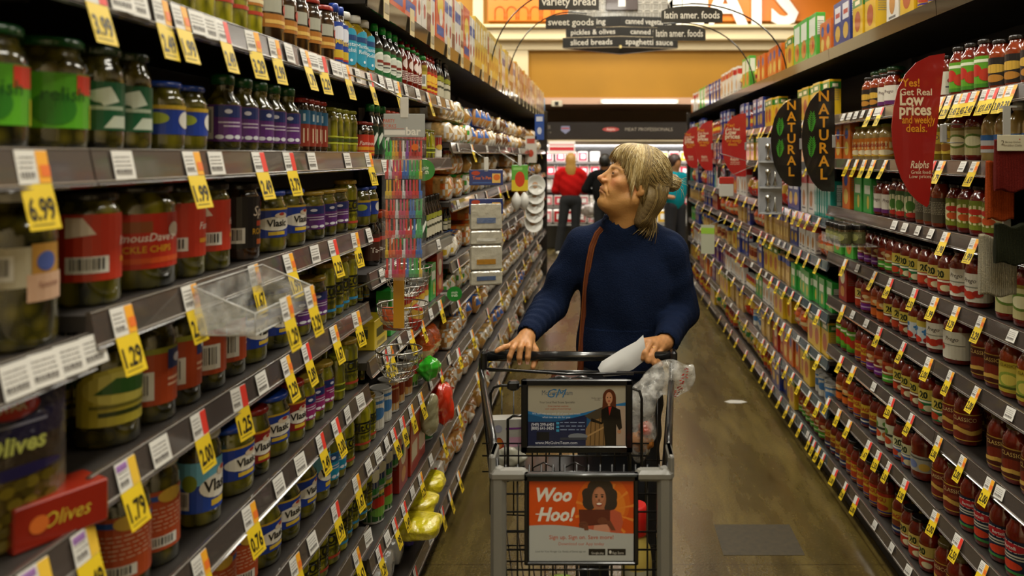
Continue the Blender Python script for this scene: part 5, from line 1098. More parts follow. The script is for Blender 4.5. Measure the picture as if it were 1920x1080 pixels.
# hanging bags of bun packs
def strip_pack(x0, y0, x1, y1, Y, items, label, rz=.25, name='hanging_pack'):
    A, B = px(x0, y0, Y), px(x1, y1, Y); w = B.x - A.x; h = A.z - B.z; t = empty(name, ((A.x + B.x) / 2, Y, B.z), rz); tag(t, label, 'pack'); items(t, w, h); clip_top(t, h - .01, h=.07); return t
def topn(t, w, h):
    for k in range(2):
        z1 = h - k * .145 * h / .58; b = MB(); hh = .075
        b.box(-w / 2, w / 2, -.003, .001, z1 - hh, z1, '#1c2f6a', ch=.002)
        art(b, [('e', -.62, .78, .26, .14, '#a8341c'), ('t', 'Toss \'n Pan', -.25, .38, .2, '#c9601c', {'b': .03, 'w': 1.1}), ('r', -.8, .12, .3, .2, '#2f5a9a'), ('r', .35, .15, .85, .75, '#d9b05a'), ('e', .62, .5, .2, .2, '#d06a24')], w, hh, lambda x, z, l, z1=z1: (x, -.0034 - l * .0003, z + z1 - hh)); b.build('header_card', GLOSS, t)
    zz = h - .16
    for k, hh in enumerate((.13, .07, .12, .10)):
        b = MB(); z1 = zz; z0 = max(0, z1 - hh); b.box(-w / 2 + .002, w / 2 - .004, -.006 - .001 * k, .010, z0, z1, '#b0aa98', ch=.008); b.box(-w * .28, w * .28, -.0085 - .001 * k, -.006, z0 + hh * .25, z0 + hh * .45, ['#5a6a8a', '#c9c6ba', '#a8782a', '#4a5a7a'][k]); zz -= hh + .002
        b.build('clear_pouch', FILM, t)
strip_pack(880, 318, 943, 535, 3.72, topn, 'hanging blue and clear packs with orange lettering, above the bread aisle edge')
def bibs(t, w, h):
    b = MB(); b.box(-w / 2, w / 2, -.003, .001, h * .45, h, '#5aa03a', ch=.002); art(b, [('r', -1, 0, 1, .42, '#cfb52a'), ('e', 0, .45, .6, .3, '#c23a1e'), ('r', -.8, .80, .3, .9, '#8ac06a')], w, h * .55, lambda x, z, l: (x, -.0034 - l * .0003, z + h * .45)); b.build('header_card', GLOSS, t)
    for s in (-1, 1):
        b = MB(); sdfv = [(.02 * math.sin(a), a / PI * h * .40) for a in np.linspace(.05, PI - .05, 9)]; b.lathe([(abs(r_) * 1.3 + .004, z) for r_, z in sdfv], 14, '#c9c7c0', o=(s * w * .24, -.02, .01)); b.build('white_cup', PLAS, t)
strip_pack(959, 309, 990, 398, 4.6, bibs, 'hanging green and yellow card with white cups beneath, by the paper bowls')
for i in range(5):
    c = px(1003 - i * 1.2, 347 + i * 17.5, 4.9); b = MB(); b.lathe([(.012, 0), (.045, .004), (.062, .022), (.064, .022), (.047, 0), (.012, -.003)], 24, '#cfcdc6', cap=True)
    b.lathe([(.020, .0045), (.001, .005)], 12, '#b08a6a', cap=False); b.xf(Matrix.Rotation(.5, 4, 'Z') @ Matrix.Rotation(PI / 2 - .1, 4, 'X'))
    tag(b.build('paper_bowl', PLAS, None, c), f'white shallow bowl, {ordw(i + 1)} from the top of the hanging column', 'bowl', 'white bowls hung in a column')
b = MB(); a_, z_ = px(1006, 330, 4.945), px(1000, 440, 4.935); b.tube([a_, z_], .003, 5, '#888880'); b.tube([a_, Vector((XL, 4.95, 1.66))], .003, 5, '#888880'); tag(b.build('hanging_rail', PLAS), 'thin grey rail carrying the column of white bowls', 'rail')
# packages / posters at the far end panel of the bread side
for x0, y0, x1, y1, col, c2, lab in ((985, 255, 1006, 305, '#cfc8bc', '#b5402a', 'white card with orange heading on the bread end, above the bowls'), (1003, 214, 1020, 262, '#2a4f9a', '#c9ccd8', 'tall blue and white card at the top of the bread end')):
    A, B = px(x0, y0, 7.2), px(x1, y1, 7.2); b = MB(); b.box(A.x, B.x, -.004, .004, B.z, A.z, col); art(b, [('r', -.7, .72, .7, .9, c2), ('e', 0, .35, .5, .14, c2)], B.x - A.x, A.z - B.z, lambda x, z, l: (x + (A.x + B.x) / 2, -.0045 - .0003 * l, z + B.z))
    tag(b.build('hanging_card', GLOSS, None, (0, 7.2, 0)), lab, 'card')
b = MB()
for i in range(3):
    b.lathe([(.03, 0), (.04, .01), (.04, .17), (.015, .22), (.015, .25)], 12, '#7fa6c9', o=(-.74 - .09 * i, 9.45, 2.161)) if False else None
for i in range(4):
    b = MB(); b.lathe([(.038, 0), (.042, .01), (.042, .15), (.018, .20), (.018, .235)], 12, '#6f9ac4'); o = b.build('water_bottle', PLAS, None, (-.72 - .1 * i, 9.53, 2.161)); tag(o, f'blue water bottle on top of the bread end panel, {ordw(i + 1)} from the aisle', 'bottle', 'water bottles on the end panel')
# wire baskets under the forks
def wire_bowl(x, y, rp, Y, dep, label):
    c = px(x, y, Y); R = rp * Y / F_PX; t = empty('wire_basket', (c.x, Y, c.z)); tag(t, label, 'basket'); b = MB()
    b.tube([(R * math.cos(a), R * math.sin(a), 0) for a in np.linspace(0, 2 * PI, 33)[:-1]], .0022, 5, closed=True); b.build('rim', STEEL, t); b = MB()
    for k in range(1, 5):
        s = k / 5; r = R * math.cos(s * PI / 2 * .9); b.tube([(r * math.cos(a), r * math.sin(a), -dep * math.sin(s * PI / 2)) for a in np.linspace(0, 2 * PI, 25)[:-1]], .0011, 4, closed=True)
    for k in range(18):
        a = 2 * PI * k / 18; b.tube([(R * math.cos(s * PI / 2 * .98) * math.cos(a + s * .5), R * math.cos(s * PI / 2 * .98) * math.sin(a + s * .5), -dep * math.sin(s * PI / 2)) for s in np.linspace(0, 1, 7)], .0011, 4)
    b.build('wire_mesh', STEEL, t); return t
wire_bowl(765, 500, 44, 2.22, .085, 'upper chrome wire basket behind the party forks')
wire_bowl(755, 570, 47, 2.24, .075, 'middle chrome wire basket below the party forks')
wire_bowl(748, 655, 42, 2.2, .09, 'lowest chrome wire basket, beside the ochre strip')
# foods in the middle basket
for i, (dx, dy, c) in enumerate(((-.03, .0, 'g4'), (.03, .01, 'g1'))):
    o = product(c, True); cc = px(755 + dx * 600, 600, 2.24); o.location = (cc.x, 2.24 + dy, cc.z - .03); o.scale = (.45,) * 3; o.rotation_euler = (.2, 0, i * 2.0)
    tag(o, ('orange', 'red')[i] + ' crackly sachet lying in the middle wire basket', 'packet')
# green bag + red bag hanging out
def lump(name, c, r, col, label, cat, seed, mat_=FILM, parts=None, squash=(1, .8, 1.2), ns=7, pw=2, amp=1):
    rnd = np.random.RandomState(seed); D = rnd.normal(size=(ns, 3)); D /= np.linalg.norm(D, axis=1)[:, None]; ph = rnd.rand(ns) * 6
    def fn(P):
        q = P / (np.array(squash) * r); n = (np.abs(q) ** pw).sum(1) ** (1 / pw) + 1e-6; u = q / n[:, None]; w = sum(np.sin(5 * (u @ D[i]) + ph[i]) for i in range(ns)) / ns
        w2 = sum(np.sin(13 * (u @ D[i]) + ph[i]) for i in range(ns)) / ns
        return (n - 1 - (.22 * w + .10 * w2) * amp) * r * .7
    e = r * 1.5 * max(squash); b = sdf_mb(fn, (-e, -e, -e), (e, e, e), r / 14, col=col); o = b.build(name, mat_, None, c); return tag(o, label, cat)
lump('crisp_bag', px(822, 755, 3.2), .085, '#b52a12', 'shiny red-orange crinkled bag bulging out beside the bread', 'bag', 3, squash=(.75, .8, 1.05), ns=4, amp=1.3)
lump('crisp_bag', px(812, 765, 3.02) + Vector((-.02, 0, -.02)), .07, '#8f8a6a', 'pale clear crinkled bag behind the red-orange bag', 'bag', 4, squash=(.6, .7, 1.2))
lump('green_bag', px(790, 690, 2.95) + Vector((.03, 0, 0)), .055, '#2f9a22', 'bright green crinkled bag under the lowest wire basket', 'bag', 5, squash=(.8, 1, .8))
# yellow bag stacks, white rolls on the lower condiment shelves
for i, (x, y, Y) in enumerate(((815, 905, 3.12), (800, 945, 2.95), (806, 985, 2.82))):
    lump('lentil_bag', px(x, y, Y) + Vector((-.06, 0, 0)), .085, '#c9b81e', f'bright yellow packet, {ordw(i + 1)} from the top of the low heap', 'packet', 10 + i, FILM2, squash=(1.15, .85, .42), pw=4, amp=.45).scale = (1, 1, .9)
for i in range(4):
    Y = 2.78 - i * .13; c = px(752 + i * -2, 0, Y); b = MB(); b.lathe([(.02, -.09), (.055, -.085), (.058, 0), (.055, .085), (.02, .09)], 18, '#b7b5b0'); b.xf(Matrix.Rotation(PI / 2, 4, 'Y'))
    tag(b.build('paper_roll_pack', FILM, None, (-.80, Y, .15 + .06)), f'grey-white film wrapped roll, {ordw(i + 1)} from the yellow packets, bottom condiment shelf', 'roll', 'film wrapped rolls')
b = MB(); b.box(-.04, .04, -.06, .06, 0, .06, '#3a2f9a', ch=.01); tag(b.build('sweet_packet', FILM2, None, (-.74, 2.95, .1502)), 'small violet and blue packet beside the yellow packets', 'packet')
# olive pouches at the near end -------------------------------------------------
def pouch(loc, w, h, cols, label, rz, txt):
    t = empty('olive_pouch', loc, rz); tag(t, label, 'pouch'); b = MB(); nu, nv = 10, 14; V = []
    for s in (0, 1):
        for j in range(nv + 1):
            for i in range(nu + 1):
                u, v = i / nu * 2 - 1, j / nv; d = (1 - u * u) ** .6 * (1 - abs(2 * v - .7) ** 2.2 * .5 if v < .95 else .15) * (.032 if v < .92 else .01); V.append((u * w / 2, (-d if s == 0 else d), v * h))
    n1 = (nu + 1) * (nv + 1); fs = []
    for j in range(nv):
        for i in range(nu):
            a = j * (nu + 1) + i; q = (a, a + 1, a + nu + 2, a + nu + 1); b.add([], [], None) if False else None
            fs.append((q, j)); 
    B0 = len(b.v); b.v.extend(V)
    for q, j in fs:
        v = j / nv; c = C(cols[0] if v > .62 else cols[1] if v > .40 else cols[2])
        b.f.append(tuple(B0 + k for k in q)); b.c.append(c); b.m.append(0); b.s.append(True); b.f.append(tuple(B0 + n1 + k for k in reversed(q))); b.c.append(C(cols[0])); b.m.append(0); b.s.append(True)
    b.build('body', FILM2, t); b = MB()
    def mp(x, z, l):
        u = x / (w / 2); v = z / h; d = max(0, (1 - u * u)) ** .6 * max(.1, (1 - abs(2 * v - .7) ** 2.2 * .5)) * .032; return (x, -d - .0012 - .0005 * l, z)
    art(b, txt, w, h, mp, nu=5); b.build('print', GLOSS, t)
ptx = [('e', .1, .84, .42, .07, '#a8281c'), ('e', .1, .84, .38, .055, '#b8341f'), ('t', 'STAR', .1, .82, .05, '#d9c8a0', {'b': .03, 'w': .6}), ('r', -.3, .73, .6, .745, '#8a8a9a'), ('t', 'Olives', .1, .58, .10, '#c9cf6a', {'b': .03, 'w': 1.4, 's': .2}), ('e', .1, .47, .7, .035, '#2a2452')] + [('e', random.uniform(-.7, .7), random.uniform(.06, .40), .11, .034, random.choice(['#7a6a1c', '#5f5214', '#8f7d2a', '#4a3f10'])) for _ in range(46)]
pouch((-.735, .942, 1.1405), .155, .205, ['#221d3a', '#3a2f22', '#5a4a1a'], 'dark purple olive pouch with red badge, at the bottom corner', PI / 2 - .5, ptx)
pouch((-.745, .80, 1.1405), .155, .205, ['#0f3f46', '#14525a', '#4a5a1a'], 'dark teal olive pouch beside the purple one', PI / 2 - .5, ptx)
b = MB(); b.box(-.055, .055, -.03, .03, 0, .055, '#8a2414', ch=.002); art(b, [('t', 'Olives', .1, .35, .35, '#c9b23a', {'w': 1, 's': .3}), ('e', -.5, .5, .2, .2, '#c9682a')], .11, .055, flat(-.0304)); o = b.build('olive_carton', GLOSS, None, (-.70, .985, 1.1405), (0, 0, PI / 2 - .5)); tag(o, 'low red carton in front of the purple olive pouch', 'carton')
# acrylic tray clipped to the pickle rail ---------------------------------------
Y0, Y1 = 1.245, 1.50; t = empty('acrylic_tray', (-.655, (Y0 + Y1) / 2, 1.33)); tag(t, 'clear acrylic tray clipped to the front of the third pickle shelf', 'tray'); hy = (Y1 - Y0) / 2
b = MB(); b.box(0, .10, -hy, hy, 0, .003); b.build('floor_panel', GLASSY, t)
b = MB()
for e_ in ([(.1, -hy, 0), (.1, hy, 0)], [(.1, -hy, .035), (.1, hy, .035)], [(0, -hy, .078), (0, hy, .078)], [(0, -hy, .078), (.1, -hy, .035), (.1, -hy, 0), (0, -hy, 0)], [(0, hy, .078), (.1, hy, .035), (.1, hy, 0)]): b.tube(e_, .0014, 5, '#b5b5b0')
b.build('polished_edge', PLAS, t)
b = MB(); b.box(0, .003, -hy, hy, .003, .075); b.build('rear_panel', GLASSY, t)
b = MB(); b.box(.097, .10, -hy, hy, .003, .035); b.build('front_panel', GLASSY, t)
for s in (-1, 1):
    b = MB(); y = s * hy; b.add([(.003, y - .0015, .003), (.097, y - .0015, .003), (.097, y - .0015, .035), (.003, y - .0015, .075), (.003, y + .0015, .003), (.097, y + .0015, .003), (.097, y + .0015, .035), (.003, y + .0015, .075)], [(0, 1, 2, 3), (7, 6, 5, 4), (0, 4, 5, 1), (1, 5, 6, 2), (2, 6, 7, 3), (3, 7, 4, 0)]); b.build('side_panel', GLASSY, t)
for y, p in ((-.02, '1.29'), (.09, '3.29')):
    k = tagmesh('o', p, True)
    if ('o', p, True) in used_proto: o = dup(k)
    else: used_proto.add(('o', p, True)); o = k; del o['proto']
    o.location = (-.655 + .103, (Y0 + Y1) / 2 + y, 1.372); o.rotation_euler = (0, 0, PI / 2); tag(o, f'yellow {p} price tag with orange corner stuck on the acrylic tray', 'price tag', 'yellow price tags')
# dish cloths on the sauce side ----------------------------------------------------
CLOTH = {}
def towel(x0, y0, x1, y1, Y, col, label, card=False, rib=True):
    A, B = px(x0, y0, Y), px(x1, y1, Y); w = B.x - A.x; h = A.z - B.z; t = empty('dish_cloth', ((A.x + B.x) / 2, Y, B.z), -.12); tag(t, label, 'dish cloth', None); b = MB(); n, m_ = 60, 24
    V = []
    for s in (0, 1):
        for j in range(m_ + 1):
            for i in range(n + 1):
                u, v = i / n, j / m_; e = min(u, 1 - u) * 10; e = min(1, e) ** .5
                rr = .0012 * math.sin(u * 120) if rib else 0; d = .006 + .006 * e + rr + .003 * math.sin(v * 5 + u * 3)
                V.append((-w / 2 + u * w * (1 + .03 * math.sin(v * 4)), (-d if s == 0 else d), v * h * (1 - .04 * math.sin(u * PI)) + .004 * math.sin(u * 9)))
    n1 = (n + 1) * (m_ + 1); b.v.extend(V)
    cc = C(col)
    for j in range(m_):
        for i in range(n):
            a = j * (n + 1) + i; q = (a, a + 1, a + n + 2, a + n + 1); f = 1.12 if i % 2 else .85
            for q2 in (q, tuple(n1 + k for k in reversed(q))): b.f.append(q2); b.c.append((cc[0] * f, cc[1] * f, cc[2] * f, 1)); b.m.append(0); b.s.append(True)
    for i in range(n):
        b.f.append((i + 1, i, n1 + i, n1 + i + 1)); b.c.append(cc); b.m.append(0); b.s.append(False)
        a = m_ * (n + 1) + i; b.f.append((a, a + 1, n1 + a + 1, n1 + a)); b.c.append(cc); b.m.append(0); b.s.append(False)
    for j in range(m_):
        a = j * (n + 1); b.f.append((a, a + n + 1, n1 + a + n + 1, n1 + a)); b.c.append(cc); b.m.append(0); b.s.append(False)
        a = j * (n + 1) + n; b.f.append((a + n + 1, a, n1 + a, n1 + a + n + 1)); b.c.append(cc); b.m.append(0); b.s.append(False)
    b.build('fabric', CLOTHM, t)
    if card:
        b = MB(); b.box(-w * .49, w * .49, -.018, -.015, h * .78, h + .012, '#b9b298', ch=.001); art(b, [('t', '2', -.66, .45, .4, '#4a3a2a'), ('t', 'Barmop Kitchen', -.0, .62, .16, '#4a3a2a', {'w': 1.0, 's': .2}), ('t', 'Scrubber Cloths', .0, .36, .18, '#4a3a2a', {'w': 1.2}), ('e', .45, .9, .04, .05, '#a82a1c')], w * .98, h * .25, lambda x, z, l: (x, -.0184 - .0003 * l, z + h * .78)); b.build('header_card', GLOSS, t)
    return t
CLOTHM = mat('ribbed_cloth', rough=.95, sheen=0, spec=.1, bump=.5, bscale=300)
towel(1866, 262, 1921, 358, 2.00, '#5a1812', 'dark red ribbed dish cloth under a cream card', True)
towel(1850, 302, 1898, 412, 2.06, '#8f3a12', 'rust orange ribbed dish cloth below the dark red one')
towel(1866, 420, 1928, 494, 1.98, '#1d1f12', 'dark green ribbed dish cloth')
towel(1837, 440, 1902, 553, 2.05, '#8c8570', 'grey beige waffle dish cloth at the bottom of the hanging set')
b = MB(); A = px(1905, 235, 2.02); b.box(0, .02, 0, .003, -.0, .5, '#a8a69e'); b.box(0, .05, .0, .02, .5, .505, '#a8a69e'); b.v = [(x, y, z - .45) for x, y, z in b.v]; b.build('cloth_hanger_strip', PLAS, None, (1.082, 2.075, A.z)); tag(bpy.data.objects['cloth_hanger_strip'], 'pale plastic strip holding the hanging dish cloths', 'strip')
# utensil strip, green note, spice tray --------------------------------------------
Y = 4.45; t = empty('utensil_display', px(1443, 402, Y), -.2); tag(t, 'grey hanging display of three boxed steel kitchen utensils', 'display'); hh = (402 - 258) * Y / F_PX
b = MB(); b.box(-.065, .07, .0, .006, 0, hh, '#8b8c90', ch=.002); b.build('backing_board', PLAS, t); arm(t, Vector((.03, .008, hh - .01)))
for k in range(3):
    z = hh * (k / 3) + .012; b = MB(); b.box(-.06, .065, -.035, .0, z - .008, z, '#a5a6a8'); b.box(-.06, -.057, -.035, 0, z, z + .05, '#a5a6a8'); b.build('tray', PLAS, t)
    b = MB(); b.lathe([(.012, 0), (.018, .01), (.006, .03), (.006, .06), (.016, .08), (.014, .10)], 12, o=(-.01, -.02, z)); b.lathe([(.008, 0), (.013, .01), (.004, .05), (.004, .09)], 10, o=(.03, -.02, z)); b.build('steel_utensil', STEEL, t)
Y = 5.2; c = px(1327, 455, Y); b = MB(); b.tube([(0, 0, .115), (.11, .05, .16), (XR - c.x + .02, .07, 1.09 - .02 - c.z)], .002, 5, '#888880'); b.box(-.045, .045, -.002, .002, -.075, .12, '#a8aa94'); b.box(-.045, .045, -.003, -.002, .06, .10, '#8fb83a'); tag(b.build('shelf_note', PAPER, None, c, (0, 0, -.3)), 'pale paper note with lime green band hanging on the grocery shelf', 'note')
for k, (x, y) in enumerate(((1348, 300), (1356, 318), (1364, 306))):
    c = px(x, y, 5.6 + .12 * k); b = MB(); b.tube([c + Vector((.02 * math.cos(a), .0, .05 * math.sin(a) - .01 * k)) for a in np.linspace(0, 2 * PI, 13)[:-1]], .003, 5, '#12100e', closed=True); b.box(c.x - .01, c.x + .01, c.y - .01, c.y + .01, c.z - .13, c.z - .05, '#12100e', ch=.003)
    b.tube([c + Vector((0, 0, .05 - .01 * k)), Vector((XR, c.y + .02, 1.56))], .002, 5, '#888880'); tag(b.build('scissors_tool', PLAS), f'black handled kitchen tool hanging before the red sign, {ordw(k + 1)} of three', 'kitchen tool', 'black handled tools')
c = px(1362, 345, 5.5); b = MB(); b.tube([(0, 0, .045), (XR - c.x, .02, 1.56 - c.z)], .002, 5, '#888880'); b.box(-.05, .05, -.02, .02, -.09, .0, '#b9b7ae', ch=.005); b.box(-.05, .05, -.021, .021, .0, .05, '#a8281c', ch=.005); tag(b.build('towel_pack', PLAS, None, c), 'white and red hanging pack under the black handled tools', 'pack')
Y = 3.2; t = empty('spice_tray', (1.02, 3.28, 1.245)); tag(t, 'clear shallow tray holding short spice jars in front of the sauces', 'tray')
b = MB(); b.box(-.04, .11, -.13, .13, 0, .004, '#6a6660'); b.build('floor_panel', GLASSY, t); b = MB(); b.box(-.043, -.04, -.13, .13, 0, .04); b.build('front_panel', GLASSY, t)
for i in range(4):
    for j in range(2):
        o = product('sc', False); o.location = (1.01 + j * .058, 3.19 + i * .058, 1.2492); o.rotation_euler = (0, 0, -PI / 2 + .4)
        tag(o, f'short black lidded spice jar in the clear tray, {ordw(i + 1)} of {"front" if j == 0 else "rear"} row', 'jar', 'spice jars in the clear tray')
# litter on the floor + patch
b = MB(); pts = [(-.07, 0), (-.02, .018), (.05, .012), (.08, -.006), (.03, -.02), (-.04, -.018)]; b.prism(pts, .002, lambda x, z, q: (x, z * 1.8, q + .0005 + .004 * abs(x)), '#c9c6bd'); tag(b.build('paper_scrap', PAPER, None, (.886, 5.08, 0)), 'torn white paper scrap on the brown floor beyond the cart', 'paper')
b = MB(); b.box(.50, .83, 3.13, 3.39, .0, .0012, '#3f3424'); tag(b.build('floor_patch', mat('patch_concrete', '#3a3019', rough=.6, var=.3, vscale=40)), kind='structure')

# ================================================================== SHOPPING CART
GREYP = mat('grey_moulded_plastic', '#77756d', rough=.45, coat=.15, bump=.05, bscale=120)
t = CART = empty('shopping_cart', (-.05, 2.05, 0)); tag(t, 'black wire shopping cart with grey corner posts and two advertisement frames', 'shopping cart')
def L3(x, y, z): return Vector((x + .05, y - 2.05, z))
BL, BR = (-.367, 2.40), (.216, 2.34); FL, FR = (-.232, 1.73), (.153, 1.73); ZR = .955
def wires(name, segs, r=.0028, mat_=BLACKMET, seg=6):
    b = MB()
    for s in segs: b.tube([L3(*p) for p in s], r if not isinstance(s, tuple) else s[1], seg)
    return b.build(name, mat_, t)
# side rails and side wire panels
def lerp(a, b_, s): return tuple(a[i] + (b_[i] - a[i]) * s for i in range(len(a)))
for nm, B_, F_, s in (('side_panel', BL, FL, -1), ('side_panel', BR, FR, 1)):
    top = [(*B_, .99), (B_[0], B_[1] - .015, .955)] + [(*lerp(B_, F_, k / 6), .955 - .012 * math.sin(k / 6 * PI) - (.05 if k == 6 else 0)) for k in range(1, 7)]
    b = MB(); b.tube([L3(*p) for p in top], .0085, 8); b.build('side_rail', BLACKMET, t)
    segs = []
    IN = .035
    def pt(k, z):
        x, y = lerp(B_, F_, k); drop = (ZR - z) / .42; return (x - s * IN * drop, y, z)
    for z in (.86, .76, .68, .60, .52): segs.append([pt(0, z), pt(1, z)])
    for k in np.linspace(.0, 1, 19): segs.append([pt(k, ZR - .012), pt(k, .50 + .0 * k)])
    wires(nm, segs, .0022)
# rear gate hinged
segs = [[(BL[0] + .02, 2.37, .70), (BR[0] - .02, 2.33, .70)], [(BL[0] + .03, 2.37, .52), (BR[0] - .03, 2.33, .52)]]
for k in np.linspace(0, 1, 15): segs.append([(BL[0] + .03 + k * (.51), 2.37 - .04 * k, .52), (BL[0] + .03 + k * .51, 2.37 - .04 * k, .90)])
wires('rear_gate', segs, .0022)
b = MB(); 
for k in np.linspace(0, 1, 15): x = -.32 + k * .49; b.tube([L3(x, 2.34, .50), L3(-.2 + k * .32, 1.75, .50)], .0022, 5)
for y in np.linspace(1.78, 2.3, 7): b.tube([L3(-.2 - (y - 1.75) * .2, y, .503), L3(.13 + (y - 1.75) * .07, y, .503)], .0022, 5)
b.build('basket_floor', BLACKMET, t)
# handle
b = MB(); b.tube([L3(-.352, 2.40, .996), L3(.222, 2.40, .996)], .0155, 16, '#17171a'); b.build('handle', mat('handle_grip', '#1a1b1c', rough=.25, coat=.6), t)
b = MB()
for x in (-.358, .228): b.box(L3(x, 0, 0).x - .010, L3(x, 0, 0).x + .010, 2.375 - 2.05, 2.425 - 2.05, .955, 1.016, '#0e0e0f', ch=.006)
b.build('handle_bracket', PLAS, t)
# child seat: two frame loops and cross wires
yS = 2.19
loop = [(-.31, yS, .80), (-.31, yS, .945), (-.30, yS, .962), (-.28, yS, .968), (.095, yS, .958), (.112, yS, .952), (.118, yS, .93), (.118, yS, .74)]
segs = [loop, [(-.335, 2.36, .985), (-.335, 2.30, .985), (-.1, 2.28, .975), (.10, 2.30, .97)], [(-.335, 2.33, .972), (.16, 2.33, .965)],
        [(-.26, yS - .01, .70), (-.26, yS - .01, .875), (-.245, yS - .01, .885), (-.2, yS - .01, .885)], [(.02, yS - .01, .875), (.07, yS - .01, .875), (.082, yS - .01, .86), (.085, yS - .01, .72)]]
wires('child_seat_frame', segs, .0042)
segs = [[(-.335, 2.2, .80), (.14, 2.2, .80)], [(-.335, 2.2, .765), (.14, 2.2, .765)], [(-.335, 2.2, .72), (.15, 2.2, .72)]]
for x in np.linspace(-.31, .12, 12): segs.append([(x, 2.2, .80), (x, 2.2, .70), (x, 2.33, .70)])
for a_ in (-.19, -.10): segs.append([(a_, 2.19, .70), (a_, 2.19, .735), (a_ + .03, 2.19, .75), (a_ + .06, 2.19, .735), (a_ + .06, 2.19, .70)])
wires('child_seat_grid', segs, .0024)
b = MB()
for x0 in (-.13, -.072): b.tube([L3(x0 - .03, 2.20, .965), L3(x0 - .012, 2.19, .985), L3(x0 + .02, 2.19, .992) , L3(x0 + .05, 2.19, .985), L3(x0 + .065, 2.20, .962)], .0045, 6, '#0f0f10')
for x0 in (-.245, .075): b.box(L3(x0, 0, 0).x - .017, L3(x0, 0, 0).x + .017, yS - 2.05 - .012, yS - 2.05 + .012, .955, .982, '#0f0f10', ch=.006)
b.build('frame_clip', PLAS, t)
b = MB(); b.box(L3(-.31, 0, 0).x, L3(.12, 0, 0).x, 2.20 - 2.05, 2.34 - 2.05, .705, .712, '#0d0d0e', ch=.002); b.build('seat_flap', PLAS, t)
# seat ad frame
def adframe(x0, y0, x1, y1, Y, rim, rtop, name):
    A, B = px(x0, y0, Y), px(x1, y1, Y); w, h = B.x - A.x, A.z - B.z; fr = empty(name, L3((A.x + B.x) / 2, Y, B.z)); fr.parent = t
    return fr, w, h
A, B = px(977, 712, 2.165), px(1186, 850, 2.165); w, h = B.x - A.x, A.z - B.z
b = MB(); X0, X1, Z0, Z1 = L3(A.x, 0, 0).x, L3(B.x, 0, 0).x, B.z, A.z; yy = 2.165 - 2.05; rm = .019
b.box(X0, X1, yy, yy + .014, Z0, Z0 + rm, '#0d0d0e', ch=.003); b.box(X0, X1, yy, yy + .014, Z1 - rm * .9, Z1, '#0d0d0e', ch=.003); b.box(X0, X0 + rm, yy, yy + .014, Z0, Z1, '#0d0d0e', ch=.003); b.box(X1 - rm, X1, yy, yy + .014, Z0, Z1, '#0d0d0e', ch=.003); b.box(X0 + .004, X1 - .004, yy + .008, yy + .014, Z0 + .004, Z1 - .004, '#0d0d0e')
fr = b.build('advert_frame', PLAS, t)
pw_, ph_ = w - 2 * rm + .002, h - 2 * rm + .002; cx_ = (X0 + X1) / 2; zb = Z0 + rm - .001
def wave(us, f0, top=None):
    pts = [(u, f0(u)) for u in us]; return pts
us = [i / 10 for i in range(-10, 11)]
f1 = lambda u: .60 - .12 * math.cos((u + .35) * 1.9) + .02
f2 = lambda u: .42 + .10 * u + .02 * math.cos(u * 4)
def person_art(cx, s=1):  # long haired person in dark suit
    return [('p', [(cx - .13, .66), (cx - .17, .52), (cx - .15, .40), (cx - .03, .40), (cx - .03, .6)], '#5a2c16'), ('p', [(cx + .10, .40), (cx + .16, .5), (cx + .12, .68), (cx + .05, .6)], '#5a2c16'), ('e', cx, .80, .135, .14, '#5a2c16'), ('p', [(cx - .13, .8), (cx + .135, .8), (cx + .14, .52), (cx - .15, .52)], '#5a2c16'), ('e', cx - .005, .79, .072, .10, '#c08a66'), ('e', cx - .035, .80, .012, .010, '#2a1a14'), ('e', cx + .025, .80, .012, .010, '#2a1a14'), ('e', cx - .005, .742, .026, .010, '#9a3a30'), ('r', cx - .03, .62, .02 + cx, .72, '#b8835f'),
            ('p', [(cx - .16, .60), (cx - .02, .66), (cx + .06, .66), (cx + .22, .60), (cx + .26, .30), (cx + .2, .26), (cx + .14, .36), (cx + .14, .0), (cx - .08, .0), (cx - .12, .38), (cx - .36, .46), (cx - .38, .41), (cx - .16, .36)], '#17130f'),
            ('p', [(cx - .02, .65), (cx + .05, .65), (cx + .0, .50)], '#a8281c'), ('e', cx + .20, .24, .04, .03, '#b8835f')]
ops = [BG('#a8a28f'), ('p', [(u, f1(u)) for u in us] + [(1, 0), (-1, 0)], '#2a72a8'), ('p', [(u, f1(u) - .05) for u in us] + [(1, 0), (-1, 0)], '#1a527e'), ('p', [(-1, .40), (-.4, .40), (.2, .52), (.2, .0), (-1, 0)], '#1c2446'),
       ('p', [(.18, 0), (.18, .28), (.3, .44), (.7, .62), (.72, 0)], '#8a6a3f'), ('p', [(.15, .5), (.45, .62), (.7, .7), (.7, .5), (.3, .42)], '#4a4030')]
for k in range(5): ops.append(('p', [(.26 + .09 * k, .0), (.28 + .09 * k, .0), (.30 + .09 * k, .42 + .03 * k), (.28 + .09 * k, .42 + .03 * k)], '#5a4022'))
ops += [('p', [(.2, .14), (.7, .36), (.7, .39), (.2, .17)], '#b08c5a'), ('r', .58, .0, .62, .5, '#6a4c2a'), ('r', .78, .0, .99, .66, '#b09a86')]
